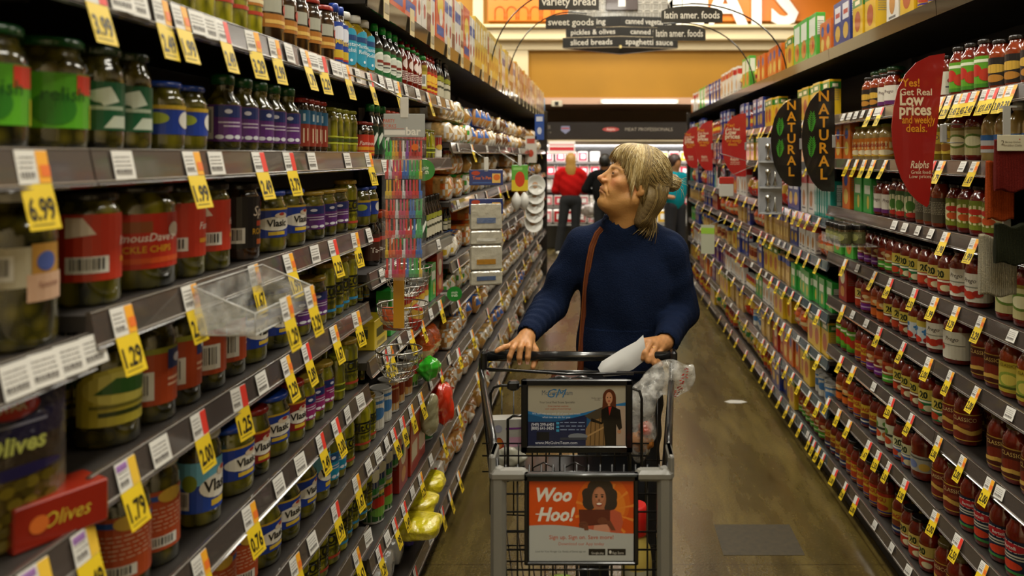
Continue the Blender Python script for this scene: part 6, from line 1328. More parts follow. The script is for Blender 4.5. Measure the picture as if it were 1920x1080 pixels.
ops += [('t', 'McGuire Team', -.40, .84, .085, '#3a4a5a', {'w': .62, 'sx': 1}), ('t', 'GM', -.40, .80, .15, '#2a6a9a', {'s': .4, 'w': .4}), ('t', 'Your Local Real Estate Specialist', -.40, .705, .036, '#3a3a34', {'w': .72}), ('t', 'Free market analysis', -.38, .645, .03, '#a84a2a', {'w': .5}), ('t', 'and neighborhood listings', -.38, .60, .03, '#a84a2a', {'w': .66}),
        ('t', 'We will help you with all of your real estate', -.42, .52, .035, '#c9d0d8', {'w': .98}), ('t', 'what can we do for you', -.42, .46, .035, '#c9d0d8', {'w': .7}), ('t', '(949) 299-6401', -.70, .33, .05, '#d0d4dc', {'b': .02, 'w': .46}), ('t', '(800) 641-3424', -.70, .27, .05, '#d0d4dc', {'b': .02, 'w': .46}),
        ('r', -.42, .355, -.36, .395, '#3a9ac4'), ('r', -.42, .295, -.36, .335, '#3a9ac4'), ('r', -.42, .235, -.36, .275, '#3a9ac4'), ('r', -.82, .09, -.56, .23, '#15161c'), ('e', .02, .16, .2, .05, '#7a8088'), ('r', -.34, .1, .2, .14, '#3a3d48'), ('t', 'www.McGuireTeam.com', -.42, .03, .05, '#c9ccd4', {'w': .98, 'b': .01}), ('t', 'Broker agent', .40, .78, .025, '#2a2a26', {'w': .2}), ('t', 'license', .42, .75, .025, '#2a2a26', {'w': .2})]
for (a1_, a2_, a3_) in ((-.34, .38, .3), (-.34, .32, .3), (-.34, .26, .34)): ops += dash(a1_, a2_, .5, 1, '#8a9ab8', .016)
ops += person_art(.66)
b = MB(); art(b, ops, pw_, ph_, lambda x, z, l: (cx_ + x, yy + .0075 - l * .00008, zb + z), nu=1); b.build('poster', GLOSS, fr)
# front basket panel
segs = []
for z in (.905, .86, .82, .775, .735, .69, .64, .59, .54, .50): segs.append([(FL[0], 1.735, z), (FR[0], 1.735, z)])
for x in np.linspace(FL[0] + .02, FR[0] - .02, 14): segs.append([(x, 1.738, .925), (x, 1.738, .50)])
wires('front_panel', segs, .0022)
b = MB()
def post(x0, s):  # grey corner
    c = L3(x0, 1.72, 0)
    b = MB(); xx = sorted((c.x - s * .002, c.x + s * .036 * -1))
    b.box(xx[0], xx[1], c.y - .012, c.y + .02, .48, .925, ch=.008)
    xa = sorted((c.x, c.x - s * .085)); b.box(xa[0], xa[1], c.y - .014, c.y + .016, .898, .922, ch=.007)
    xb = sorted((c.x + s * .002, c.x - s * .012)); b.box(xb[0], xb[1], c.y - .008, c.y + .075, .90, .955, ch=.006)
    b.build('corner_post', GREYP, t)
post(-.245, -1); post(.163, 1)
A, B = px(983, 888, 1.70), px(1197, 1060, 1.70); w, h = B.x - A.x, A.z - B.z
b = MB(); X0, X1, Z0, Z1 = L3(A.x, 0, 0).x, L3(B.x, 0, 0).x, B.z, A.z; yy = 1.70 - 2.05
for q in ((X0, X1, Z0, Z0 + .007), (X0, X1, Z1 - .017, Z1), (X0, X0 + .009, Z0, Z1), (X1 - .010, X1, Z0, Z1)): b.box(q[0], q[1], yy - .002, yy + .012, q[2], q[3], '#0f0f10', ch=.002)
b.box(X0 + .003, X1 - .003, yy + .006, yy + .012, Z0 + .003, Z1 - .003, '#0f0f10'); b.tube([(X0 + .004, yy - .001, Z1 - .004), (X1 - .004, yy - .001, Z1 - .004)], .0035, 6, '#3a3d3a')
fr = b.build('advert_frame', PLAS, t); pw_, ph_ = w - .021, h - .025; cx2 = (X0 + X1) / 2; zb2 = Z0 + .0072
f3 = lambda u: .40 + .03 * math.cos((u + .45) * 2.6) - .035 * u
ops = [BG('#c94a0c'), ('e', .42, .72, .52, .34, '#d2600f'), ('e', .45, .68, .40, .25, '#da7c22')]
for k in range(12):
    a = k / 12 * 2 * PI + .2; ops.append(('p', [(.45 + .2 * math.cos(a), .62 + .13 * math.sin(a)), (.45 + .58 * math.cos(a - .05), min(.98, max(.3, .62 + .36 * math.sin(a - .05)))), (.45 + .58 * math.cos(a + .05), min(.98, max(.3, .62 + .36 * math.sin(a + .05))))], '#dd8430'))
hx, hz = .34, .80
ops += [('e', hx + dx_, hz + dz_, r_, r_ * .68, '#2e2420') for dx_, dz_, r_ in ((0, .06, .22), (-.14, .0, .18), (.16, .0, .19), (-.18, -.07, .14), (.2, -.08, .15), (-.06, .1, .17), (.1, .1, .17), (-.23, .04, .1), (.25, .03, .1))]
ops += [('e', hx, hz - .03, .135, .155, '#a5694a'), ('e', hx + .01, hz + .02, .10, .09, '#b5795a'), ('e', hx - .055, hz + .0, .025, .013, '#1d1410'), ('e', hx + .06, hz + .0, .025, .013, '#1d1410'), ('e', hx - .055, hz + .025, .035, .007, '#1d1410'), ('e', hx + .06, hz + .025, .035, .007, '#1d1410'), ('e', hx, hz - .045, .022, .018, '#8a4f38'), ('e', hx, hz - .095, .06, .027, '#8a2f26'), ('e', hx, hz - .088, .05, .013, '#ece4da'),
        ('p', [(hx - .08, .66), (hx + .10, .66), (hx + .12, .56), (hx - .1, .56)], '#a5694a'),
        ('p', [(.12, .34), (.08, .52), (.16, .62), (.30, .60), (.42, .60), (.62, .64), (.76, .60), (.80, .48), (.74, .34)], '#b8543a'), ('p', [(.22, .34), (.26, .5), (.5, .5), (.56, .34)], '#c98a70')]
ops += [('p', [(u, f3(u)) for u in us] + [(1, 0), (-1, 0)], '#aeb2b0'), ('p', [(-.03, .43), (-.05, .64), (.55, .64), (.55, .46)], '#4a1c14'), ('p', [(-.03, .445), (-.045, .63), (.54, .63), (.54, .475)], '#5a2418'),
        ('e', .04, .45, .09, .045, '#6a3a28'), ('e', .40, .50, .09, .045, '#6a3a28')] + [('r', -.04 + .0, .415 + .022 * k, .10, .428 + .022 * k, '#5a3020') for k in range(3)] + [('p', [(.06, .38), (.14, .38), (.12, .46), (.02, .46)], '#6a3a28'), ('p', [(.44, .50), (.58, .38), (.66, .38), (.56, .50)], '#6a3a28')]
ops += [('t', 'Woo', -.52, .745, .17, '#dcdcd4', {'s': .28, 'b': .035, 'w': .68, 'sx': 1}), ('t', 'Hoo!', -.48, .50, .17, '#dcdcd4', {'s': .28, 'b': .035, 'w': .72, 'sx': 1}), ('r', -.88, .575, -.70, .588, '#dcdcd4'),
        ('t', 'Sign up. Sign on. Save more!', .0, .272, .052, '#b04a22', {'w': 1.48, 'b': .012}), ('t', 'Download our App today', .0, .195, .04, '#b04a22', {'w': .98}), ('t', 'Look for Your Kroger Co. Family of Stores app on', -.40, .105, .026, '#3a3a38', {'w': .96}), ('r', .14, .07, .46, .15, '#14100e'), ('r', .50, .07, .85, .15, '#14100e'), ('t', 'Google play', .31, .085, .03, '#c9c9c4', {'w': .24}), ('e', .555, .11, .025, .022, '#c9c9c4'), ('t', 'App Store', .70, .085, .035, '#c9c9c4', {'w': .22})]
b = MB(); art(b, ops, pw_, ph_, lambda x, z, l: (cx2 + x, yy + .0058 - l * .00005, zb2 + z), nu=1); b.build('poster', GLOSS, fr)
# undercarriage and wheels
wires('base_frame', [[(-.36, 2.36, .95), (-.31, 2.30, .55), (-.30, 2.28, .16), (-.20, 1.80, .16), (.12, 1.80, .16), (.17, 2.26, .16), (.18, 2.28, .55), (.216, 2.33, .95)], [(-.26, 2.1, .16), (.15, 2.1, .16)], [(-.2, 1.80, .16), (-.2, 1.8, .50)], [(.12, 1.8, .16), (.12, 1.8, .50)]], .010)
for x, y in ((-.30, 2.27), (.17, 2.25), (-.20, 1.80), (.12, 1.80)):
    b = MB(); b.lathe([(.02, -.014), (.055, -.014), (.060, -.010), (.060, .010), (.055, .014), (.02, .014)], 20, '#1a1a1a'); b.xf(Matrix.Rotation(PI / 2, 4, 'Y')); w_ = b.build('wheel', PLAS, t, L3(x, y, .0605))
    b = MB(); b.box(-.022, -.018, -.015, .015, .0, .09, '#8a8a86'); b.box(.018, .022, -.015, .015, 0, .09, '#8a8a86'); b.box(-.022, .022, -.015, .015, .088, .094, '#8a8a86'); b.build('caster_fork', PLAS, w_)
# contents -------------------------------------------------------------------
Y = 2.27; A, B = px(932, 716, Y), px(978, 800, Y); b = MB(); w, h = .10, .14; b.box(-w / 2, w / 2, -.02, .02, 0, h, '#a8a59e', ch=.002)
art(b, [('e', -.5, .42, .3, .2, '#8a2014'), ('e', -.5, .5, .2, .1, '#a8641c'), ('r', -.1, .78, .9, .82, '#6a2a7a'), ('r', .1, .42, .8, .62, '#b88aa0'), ('e', -.55, .8, .25, .08, '#8a8a9a')], w, h, flat(-.0204)); tag(b.build('cereal_box', GLOSS, None, (px(952, 0, Y).x, Y, .7125), (0, 0, .1)), 'white carton with red flower picture in the child seat of the cart', 'box')
lump('egg_carton', Vector((px(955, 0, 2.25).x + .0, 2.235, .745)), .038, '#a8a594', 'off-white rounded package in front of the white carton in the cart', 'package', 21, PLAS, squash=(1.2, .5, .8))
CB = Vector((.075, 2.265, .80))
def bagfn(seed):
    rnd = np.random.RandomState(seed); D = rnd.normal(size=(10, 3)); D /= np.linalg.norm(D, axis=1)[:, None]; ph = rnd.rand(10) * 6
    def fn(P):
        body = el(P, (.118, 2.265, .83), (.046, .045, .105)); neck = rc(P, (.115, 2.27, .90), (.20, 2.30, .975), .045, .022); flare = su(el(P, (.215, 2.31, .955), (.075, .020, .052)), rc(P, (.22, 2.31, .965), (.272, 2.315, .985), .03, .010), .02)
        d = su(su(body, neck, .03), flare, .03); w = sum(np.sin(P @ D[i] * 70 + ph[i]) for i in range(10)) / 10; w2 = sum(np.sin(P @ D[i] * 150 + ph[i] * 2) for i in range(10)) / 10
        return d - .010 * w - .005 * w2
    return fn
b = sdf_mb(bagfn(5), (-.0, 2.18, .70), (.31, 2.36, 1.05), .004); o = b.build('produce_bag', CLEARBAG); tag(o, 'crumpled clear produce bag with red print spilling over the cart side', 'bag')
b = MB()
bf = bagfn(5)
for i in range(60):
    s = i / 59; x = .262 - .085 * s + random.uniform(-.008, .008); z = .985 - .15 * s + random.uniform(-.006, .006); ys = np.linspace(2.19, 2.33, 60); dd = bf(np.stack([np.full(60, x), ys, np.full(60, z)], 1).astype(np.float32)); hit = np.argwhere(dd < .0005)
    if len(hit): y = ys[hit[0, 0]]; b.add([(x - .004, y, z - .0025), (x + .003, y, z - .001), (x + .004, y, z + .0028), (x - .003, y, z + .001)], [(0, 1, 2, 3)], '#b03226')
b.build('red_print', PAPER, o)
lump('croissant', Vector((.120, 2.258, .785)), .034, '#a86a2c', 'golden baked roll inside the clear produce bag', 'bread roll', 31, PAPER, squash=(1.1, .9, .8))
lump('orange_pepper', Vector((.132, 2.248, .825)), .022, '#b8401c', 'orange-red pepper above the baked roll in the clear bag', 'vegetable', 32, GLOSS, squash=(1, 1, .9))
lump('salad_bag', Vector((-.08, 1.83, .56)), .075, '#7f9a3a', 'green leafy salad bag lying in the cart basket behind the orange poster', 'bag', 33, FILM2, squash=(1.1, .8, .75))
lump('beet_bag', Vector((.035, 1.84, .545)), .05, '#6a1838', 'dark magenta bag of vegetables beside the green salad bag in the cart', 'bag', 34, FILM2, squash=(.9, .8, .8))
t = empty('juice_jug', (.092, 1.93, .505)); tag(t, 'pale yellow juice jug with a big red cap standing in the cart', 'jug'); b = MB(); b.lathe([(.03, 0), (.038, .008), (.038, .10), (.034, .135), (.022, .165), (.020, .18)], 20, '#c9b25a', o=(0, 0, 0)); b.build('body', PLAS, t)
b = MB(); b.lathe([(.024, .17), (.026, .175), (.026, .235), (.022, .245)], 18, '#c01f1a'); b.build('cap', PLAS, t); b = MB(); art(b, [BG('#b8b8a0'), ('r', -.8, .3, .8, .34, '#5a6a4a'), ('r', -.8, .5, .8, .54, '#5a6a4a'), ('r', -.8, .7, .8, .8, '#a83a2a')], .09, .08, cyl(.0385, .015)); b.build('paper_label', PAPER, t)

# ================================================================== PERSON (shopper)
def skin_mat(name, c, sss=.12):
    m = mat(name, rough=.5, sss=sss, spec=.4, bump=.12, bscale=150); return m
SKIN = skin_mat('skin', None); FLEECE = mat('navy_fleece', rough=.95, spec=.15, sheen=.0, bump=.45, bscale=220, var=.12, vscale=30); DENIM = mat('dark_denim', rough=.85, bump=.2, bscale=300)
HAIRM = mat('hair_strands', rough=.42, spec=.5, coat=.08)
P_ = empty('person', (.08, 2.70, 0)); tag(P_, 'person with grey-blonde bun in navy fleece sweater, pushing a cart and looking sideways', 'person')
OFF = Vector((.08, 2.70, 0))
HC = Vector((.112, 2.62, 1.524)); HR = Matrix.Rotation(math.radians(-72), 3, 'Z') @ Matrix.Rotation(math.radians(-22), 3, 'X')
NECK_END = tuple(np.array(HR.transposed()) @ (np.array((.078, 2.645, 1.345)) - np.array(HC)))
def head_sdf(P):
    ax = np.abs(P[:, 0]); Q = np.stack([ax, P[:, 1], P[:, 2]], 1)
    d = el(P, (0, .018, .032), (.073, .093, .084))
    d = su(d, el(P, (0, -.036, -.012), (.060, .052, .085)), .025)
    d = su(d, el(P, (0, -.040, -.066), (.048, .044, .040)), .02)
    d = su(d, el(P, (0, -.078, -.096), (.021, .017, .016)), .018)      # chin
    d = su(d, rc(Q, (.050, .0, -.055), (.022, -.065, -.096), .022, .016), .022)  # jaw line
    d = su(d, el(Q, (.040, -.064, -.022), (.022, .020, .018)), .022)  # cheek
    d = su(d, el(Q, (.030, -.070, -.055), (.018, .018, .022)), .02)  # jowl by mouth
    d = su(d, rc(Q, (.010, -.085, .024), (.040, -.069, .022), .009, .007), .018)   # brow
    d = ssub(d, el(Q, (.031, -.093, .004), (.019, .014, .011)), .012)
    d = su(d, rc(P, (0, -.089, .016), (0, -.112, -.021), .0068, .0084), .015)
    d = su(d, rc(Q, (.006, -.083, .004), (.013, -.093, -.026), .008, .008), .012)       # nose
    d = su(d, el(P, (0, -.1165, -.0265), (.0100, .0095, .0085)), .008)
    d = su(d, el(Q, (.0115, -.103, -.031), (.0085, .0105, .0075)), .006)
    d = ssub(d, el(Q, (.006, -.107, -.0395), (.0035, .0045, .0035)), .003)
    d = su(d, el(P, (0, -.080, -.056), (.030, .022, .022)), .014)      # muzzle
    d = su(d, rc(Q, (0, -.1025, -.0535), (.020, -.089, -.059), .0034, .0022), .006)
    d = su(d, rc(Q, (0, -.1005, -.0655), (.018, -.089, -.066), .0042, .0024), .006)
    d = ssub(d, rc(Q, (0, -.1085, -.0598), (.027, -.088, -.0680), .0022, .0018), .0022)
    d = ssub(d, rc(Q, (.019, -.098, -.035), (.038, -.080, -.066), .0024, .0022), .007)   # nasolabial fold
    d = ssub(d, rc(Q, (.024, -.088, -.068), (.030, -.078, -.086), .0012, .0012), .006)
    # eyelids
    lid = el(Q, (.031, -.0795, .003), (.0155, .0150, .0150))
    gap = el(Q, (.0315, -.094, .0014), (.0120, .010, .0031)); d = su(d, lid, .004); d = np.maximum(d, -gap)
    d = ssub(d, rc(Q, (.020, -.0935, .0135), (.043, -.084, .012), .001, .001), .004)
    # ears
    e = el(Q, (.073, .014, -.010), (.008, .016, .026)); e = ssub(e, el(Q, (.082, .010, -.006), (.006, .009, .015)), .004); e = su(e, el(Q, (.069, .006, -.032), (.007, .008, .009)), .006)
    d = su(d, e, .006)
    # neck
    d = su(d, rc(P, (0, .010, -.075), NECK_END, .052, .058), .030)
    d = su(d, el(P, (0, -.032, -.100), (.036, .044, .026)), .03)
    return d
def headcol(Cn):
    x, y, z = np.abs(Cn[:, 0]), Cn[:, 1], Cn[:, 2]; base = np.array(C('#b8864c')[:3]); c = np.repeat(base[None], len(Cn), 0)
    def blend(w, col): nonlocal c; w = np.clip(w, 0, 1)[:, None]; c = c * (1 - w) + np.array(C(col)[:3])[None] * w
    blend(.55 * np.exp(-(((x - .045) / .02) ** 2 + ((z + .025) / .02) ** 2)), '#b8664a'); blend(.5 * np.exp(-((x / .016) ** 2 + ((z + .027) / .014) ** 2)) * (y < -.09), '#b8604a')
    blend(.5 * ((z > -.071) & (z < -.0485) & (x < .021) & (y < -.088)), '#a0604a')
    blend(.75 * np.exp(-(((x - .032) / .018) ** 2 + ((z - .004) / .011) ** 2)) * (y < -.06), '#7a4d34')  # shade under brow and upper lid, painted into the socket colour
    blend(.5 * ((np.abs(z - (.0235 - .004 * ((x - .03) / .015) ** 2)) < .0034) & (x > .012) & (x < .048) & (y < -.06)), '#6a4a30')
    return np.concatenate([c, np.ones((len(c), 1))], 1)
def to_world(v, R, o): return (np.asarray(v) @ np.array(R).T) + np.array(o)
# hands (world coordinates) joined to forearms inside sleeves
def hand_sdf(fingers, palm, wrist, fore, thumb, curlk=.004):
    def fn(P):
        d = rc(P, wrist, fore, .0245, .034)
        pk = None
        for m_, r in palm: q = rc(P, wrist, m_, .020, r); pk = q if pk is None else su(pk, q, .012)
        d = su(d, pk, .012)
        for ch, rr in fingers:
            f = None
            for i in range(len(ch) - 1): q = rc(P, ch[i], ch[i + 1], rr[i], rr[i + 1]); f = q if f is None else su(f, q, .003)
            d = su(d, f, curlk)
        f = None
        for i in range(len(thumb[0]) - 1): q = rc(P, thumb[0][i], thumb[0][i + 1], thumb[1][i], thumb[1][i + 1]); f = q if f is None else su(f, q, .003)
        return su(d, f, .008)
    return fn
RW, RFo = (-.232, 2.455, 1.043), (-.215, 2.56, 1.068)
mcpR = [(-.222, 2.408, 1.030), (-.243, 2.405, 1.033), (-.263, 2.407, 1.030), (-.281, 2.414, 1.024)]
fR = [([mcpR[0], (-.219, 2.378, 1.027), (-.221, 2.368, 1.002), (-.222, 2.373, .986)], [.0105, .0098, .0088, .0078]), ([mcpR[1], (-.244, 2.374, 1.028), (-.247, 2.366, 1.000), (-.246, 2.372, .984)], [.0105, .0098, .0088, .0078]),
      ([mcpR[2], (-.268, 2.377, 1.025), (-.276, 2.367, 1.004), (-.279, 2.372, .990)], [.010, .0094, .0085, .0075]), ([mcpR[3], (-.297, 2.392, 1.026), (-.311, 2.380, 1.022), (-.318, 2.376, 1.018)], [.0092, .0085, .0075, .0068])]
hR = hand_sdf(fR, list(zip(mcpR, (.0125, .0125, .012, .011))), RW, RFo, ([(-.222, 2.445, 1.030), (-.203, 2.425, 1.008), (-.203, 2.402, .978), (-.207, 2.388, .966)], [.014, .0115, .010, .0085]))
LW, LFo = (.208, 2.475, 1.022), (.24, 2.57, 1.045)
mcpL = [(.138, 2.420, 1.036), (.158, 2.420, 1.033), (.176, 2.424, 1.024), (.192, 2.430, 1.012)]
fL = [([mcpL[0], (.120, 2.392, 1.018), (.130, 2.386, .996), (.142, 2.398, .992)], [.0105, .0098, .009, .008]), ([mcpL[1], (.138, 2.386, 1.010), (.148, 2.380, .988), (.158, 2.394, .984)], [.0105, .0100, .009, .008]),
      ([mcpL[2], (.158, 2.388, .999), (.167, 2.383, .980), (.176, 2.396, .978)], [.010, .0096, .0088, .0078]), ([mcpL[3], (.178, 2.394, .990), (.186, 2.390, .974), (.192, 2.402, .974)], [.0095, .0088, .008, .0072])]
hL = hand_sdf(fL, list(zip(mcpL, (.0125, .0125, .012, .011))), LW, LFo, ([(.190, 2.455, 1.010), (.160, 2.432, .996), (.132, 2.412, 1.000), (.118, 2.402, 1.006)], [.014, .012, .0105, .0088]))
def handcol(base='#b98352'):
    def f(Cn): return np.concatenate([np.repeat(np.array(C(base)[:3])[None], len(Cn), 0) * (1 + .10 * np.sin(Cn[:, :1] * 400) * np.sin(Cn[:, 2:] * 330)), np.ones((len(Cn), 1))], 1)
    return f
HRn, HCn = np.array(HR, np.float32), np.array(HC, np.float32)
def inbox(P, f, lo, hi):
    d = np.full(len(P), .25, np.float32); m_ = ((P > np.array(lo, np.float32)) & (P < np.array(hi, np.float32))).all(1)
    if m_.any(): d[m_] = f(P[m_])
    return d
def body_sdf(P):
    d = inbox(P, lambda q: head_sdf((q - HCn) @ HRn), (-.06, 2.46, 1.30), (.28, 2.80, 1.72))
    t_ = su(el(P, (.095, 2.69, 1.18), (.130, .080, .19)), el(P, (.075, 2.70, .96), (.120, .085, .14)), .05); t_ = su(t_, rc(P, (-.02, 2.685, 1.305), (.19, 2.675, 1.30), .045, .045), .03); t_ = su(t_, rc(P, (.078, 2.645, 1.28), (.078, 2.645, 1.35), .05, .056), .03)
    t_ = su(t_, su(rc(P, (-.048, 2.68, 1.30), (-.165, 2.68, 1.108), .042, .036), rc(P, (-.165, 2.68, 1.108), RFo, .036, .032), .015), .02); t_ = su(t_, su(rc(P, (.225, 2.66, 1.285), (.275, 2.70, 1.08), .045, .038), rc(P, (.275, 2.70, 1.08), LFo, .038, .033), .015), .02)
    d = su(d, t_, .015)
    for f, c in ((hR, (-.25, 2.43, 1.01)), (hL, (.175, 2.45, 1.01))): d = su(d, inbox(P, f, (c[0] - .13, c[1] - .12, c[2] - .10), (c[0] + .15, c[1] + .20, c[2] + .15)), .006)
    return d
def bodycol(Cn):
    out = handcol()(Cn); m_ = Cn[:, 2] > 1.36
    out[m_] = headcol(((Cn[m_] - HCn) @ HRn)); return out
hb = sdf_mb(body_sdf, (-.36, 2.33, .80), (.40, 2.82, 1.70), .0025, colf=bodycol, sparse=True); hb.v = [tuple(p) for p in (np.array(hb.v) - np.array(OFF)).tolist()]
hb.build('body', SKIN, P_)
# nails
b = MB()
for tip, n in (((-.222, 2.3655, .986), 0), ((-.246, 2.3645, .985), 0), ((-.280, 2.3655, .991), 0)):
    b.add([(tip[0] - .0045 - OFF.x, tip[1] - .0008 - OFF.y, tip[2] - .006), (tip[0] + .0045 - OFF.x, tip[1] - .0008 - OFF.y, tip[2] - .006), (tip[0] + .0045 - OFF.x, tip[1] - .0012 - OFF.y, tip[2] + .005), (tip[0] - .0045 - OFF.x, tip[1] - .0012 - OFF.y, tip[2] + .005)], [(0, 1, 2, 3)], '#c99a84')
b.build('fingernail', GLOSS, P_)
b = MB(); c0 = Vector((.167, 2.406, 1.012)) - OFF; b.tube([c0 + Vector((.0105 * math.cos(a) * .8, -.007 * math.sin(a) * .3, .0105 * math.sin(a))) for a in np.linspace(0, 2 * PI, 17)[:-1]], .0011, 5, closed=True); b.build('ring', mat('gold', '#c9a24a', rough=.25, metal=1), P_)
# eyes
def headpt(v): return HR @ Vector(v) + HC - OFF
for s in (-1, 1):
    b = MB(); c = Vector((s * .031, -.0790, .0025)); look = Vector((s * .05 - .1, -1, .12)).normalized()
    V, Fq = surfnet(lambda P: np.linalg.norm(P, axis=1) - .0128, (-.015,) * 3, (.015,) * 3, .0016)
    cs = []
    for f in Fq:
        n = Vector(V[f].mean(0)).normalized(); a = n.dot(look); cs.append(C('#0a0806') if a > .965 else C('#2f261c') if a > .86 else C('#7a6d60'))
    W_ = to_world(V, HR, HC - OFF + HR @ c); b.v = list(map(tuple, W_.tolist())); b.f = list(map(tuple, Fq.tolist())); b.c = cs; b.m = [0] * len(Fq); b.s = [True] * len(Fq); b.build('eye', GLOSS, P_)
# hair ---------------------------------------------------------------------------
def hair_sdf(P, groove=1):
    ax = np.abs(P[:, 0]); Q = np.stack([ax, P[:, 1], P[:, 2]], 1)
    d = el(P, (0, .020, .050), (.090, .098, .090))
    d = su(d, el(P, (0, -.050, .075), (.066, .050, .042)), .03)      # front volume
    d = su(d, el(P, (0, .070, -.02), (.074, .054, .075)), .03)
    d = su(d, rc(Q, (.055, .05, -.03), (.045, .055, -.11), .03, .022), .03)
    d = su(d, el(P, (0, .075, -.10), (.052, .042, .045)), .02)
    bun = el(P, (0, .132, .054), (.030, .030, .032)); d = su(d, bun, .008)
    # face opening
    face = el(P, (0, -.105, -.035), (.062, .072, .098)); d = ssub(d, face, .01); d = ssub(d, el(Q, (.10, .012, -.022), (.035, .016, .022)), .006)
    ang = np.arctan2(P[:, 2] - .02, P[:, 1] + .02)
    g = np.sin(ax * 520 + 14 * ang) * .5 + np.sin(P[:, 2] * 330 + ax * 260 + 7 * ang) * .5
    return d - .0008 * g * groove
def haircol(Cn):
    x, y, z = np.abs(Cn[:, 0]), Cn[:, 1], Cn[:, 2]; r = np.random.RandomState(3); a = np.array(C('#a08a5c')[:3]); bcol = np.array(C('#544227')[:3]); w = np.clip(.30 + .12 * np.sin(x * 700 + z * 250) * np.sin(y * 90) + r.rand(len(x)) * .25 + np.clip((y - .02) * 3, 0, .45) + np.clip(-z * 3.5, 0, .5), 0, 1)[:, None]
    return np.concatenate([a * (1 - w) + bcol * w, np.ones((len(x), 1))], 1)
b = sdf_mb(lambda P: hair_sdf(P, 0), (-.12, -.12, -.18), (.12, .20, .16), .0026, colf=haircol); 
rs = np.random.RandomState(11)
PEND = []
def project(p, off):
    q = np.array(p, float); PEND.append((q, off)); return q
def flush_hair():
    A = np.array([p for p, _ in PEND]); off = np.array([o_ for _, o_ in PEND])
    for _ in range(5):
        d0 = hair_sdf(A.astype(np.float32), 0); g = np.stack([(hair_sdf((A + e).astype(np.float32), 0) - d0) / .002 for e in np.eye(3) * .002], 1); n = np.linalg.norm(g, axis=1) + 1e-9; A = A - g / n[:, None] * (d0 - off)[:, None] * .8
    for (p, _), q in zip(PEND, A): p[:] = q
    for pts, r, col in STR: b.tube([tuple(q) for q in pts], [r * (.5 + .9 * math.sin(PI * min(.9, i / (len(pts) - 1) + .1))) for i in range(len(pts))], 4, col)
STR = []
cols_ = ['#b59c62', '#8f7747', '#d3c294', '#6f5a32', '#a48c55', '#4a3c22']
def strand(pts, r, col): STR.append((pts, r, col))
for i in range(900):   # swept back from the top and side to the bun
    sx_ = 1 if rs.rand() < .72 else -1; th = rs.rand()
    st = np.array([sx_ * (.006 + .075 * th), -.06 + .06 * th + rs.rand() * .06, .128 - .10 * th ** 1.6 - rs.rand() * .01]); en = np.array([sx_ * .012, .118, .054 + rs.uniform(-.022, .022)]); mid = np.array([sx_ * (.03 + .07 * th), .05, .09 - .11 * th])
    pts = []; o_ = rs.rand() * .0025
    for k in range(9):
        s = k / 8; q = st * (1 - s) ** 2 + 2 * s * (1 - s) * mid + en * s * s; pts.append(project(q, .0010 + o_ if 0 < k < 8 else .001))
    strand(pts, .0008, cols_[rs.randint(6) if th < .6 else rs.choice([1, 3, 4, 5])])
for i in range(420):   # fringe and side locks falling forward
    sx_ = 1 if rs.rand() < .65 else -1; th = rs.rand()
    st = np.array([sx_ * .02 * rs.rand(), -.055 + .04 * rs.rand(), .135]); en = np.array([sx_ * (.012 + .068 * th ** .8), -.109 + .090 * th, .058 - .105 * th ** 1.8 + rs.uniform(-.012, .006)]); mid = np.array([sx_ * (.02 + .065 * th), -.108 + .062 * th, .118])
    pts = [st * (1 - s) ** 2 + 2 * s * (1 - s) * mid + en * s * s for s in np.linspace(0, 1, 9)]
    o_ = rs.rand() * .0025; pts = [project(q, .0012 + o_) if k < 7 else q * np.array([1.06, 1, 1]) for k, q in enumerate(pts)]
    strand(pts, .0008, cols_[rs.randint(5)])
for i in range(700):   # crown to the side, over the top of the ear
    sx_ = 1 if rs.rand() < .7 else -1; th = rs.rand(); ph_ = rs.rand() * 6
    st = np.array([sx_ * .012 * rs.rand(), -.05 + .055 * th, .14]); en = np.array([sx_ * .088, -.030 + .055 * th, .002 - .055 * rs.rand() - .02 * th]); mid = np.array([sx_ * .085, -.055 + .06 * th, .125])
    pts = []; o_ = rs.rand() * .0028
    for k in range(11):
        s = k / 10; q = st * (1 - s) ** 2 + 2 * s * (1 - s) * mid + en * s * s; q[1] += .003 * math.sin(5 * s + ph_); pts.append(project(q, .0010 + o_))
    strand(pts, .0008, cols_[rs.choice([0, 1, 2, 2, 4, 4, 0]) if th < .45 else rs.choice([1, 3, 4, 5, 3, 0, 1])])
for i in range(420):   # nape, falling behind the ear
    sx_ = 1 if rs.rand() < .65 else -1; th = rs.rand(); o_ = rs.rand() * .003
    st = np.array([sx_ * (.078 - .03 * th), .045 + .06 * th, .03 - .02 * rs.rand()]); en = np.array([sx_ * (.055 - .03 * th), .05 + .045 * th, -.125 + .02 * rs.rand()]); mid = np.array([sx_ * (.085 - .03 * th), .075 + .06 * th, -.05])
    strand([project(st * (1 - s) ** 2 + 2 * s * (1 - s) * mid + en * s * s, .0012 + o_) for s in np.linspace(0, 1, 10)], .0008, cols_[rs.choice([1, 3, 5, 3, 4, 5])])
for i in range(120):    # bun coils and nape
    a0 = rs.rand() * 6.28; tl = rs.uniform(-.6, .6)
    pts = [(.0315 * math.cos(a0 + s * 2.4) * math.cos(tl), .132 + .0315 * math.sin(a0 + s * 2.4) * math.cos(tl), .054 + .0325 * math.sin(tl) + .006 * s) for s in np.linspace(0, 1, 8)]; strand(pts, .0013, cols_[rs.randint(6)])
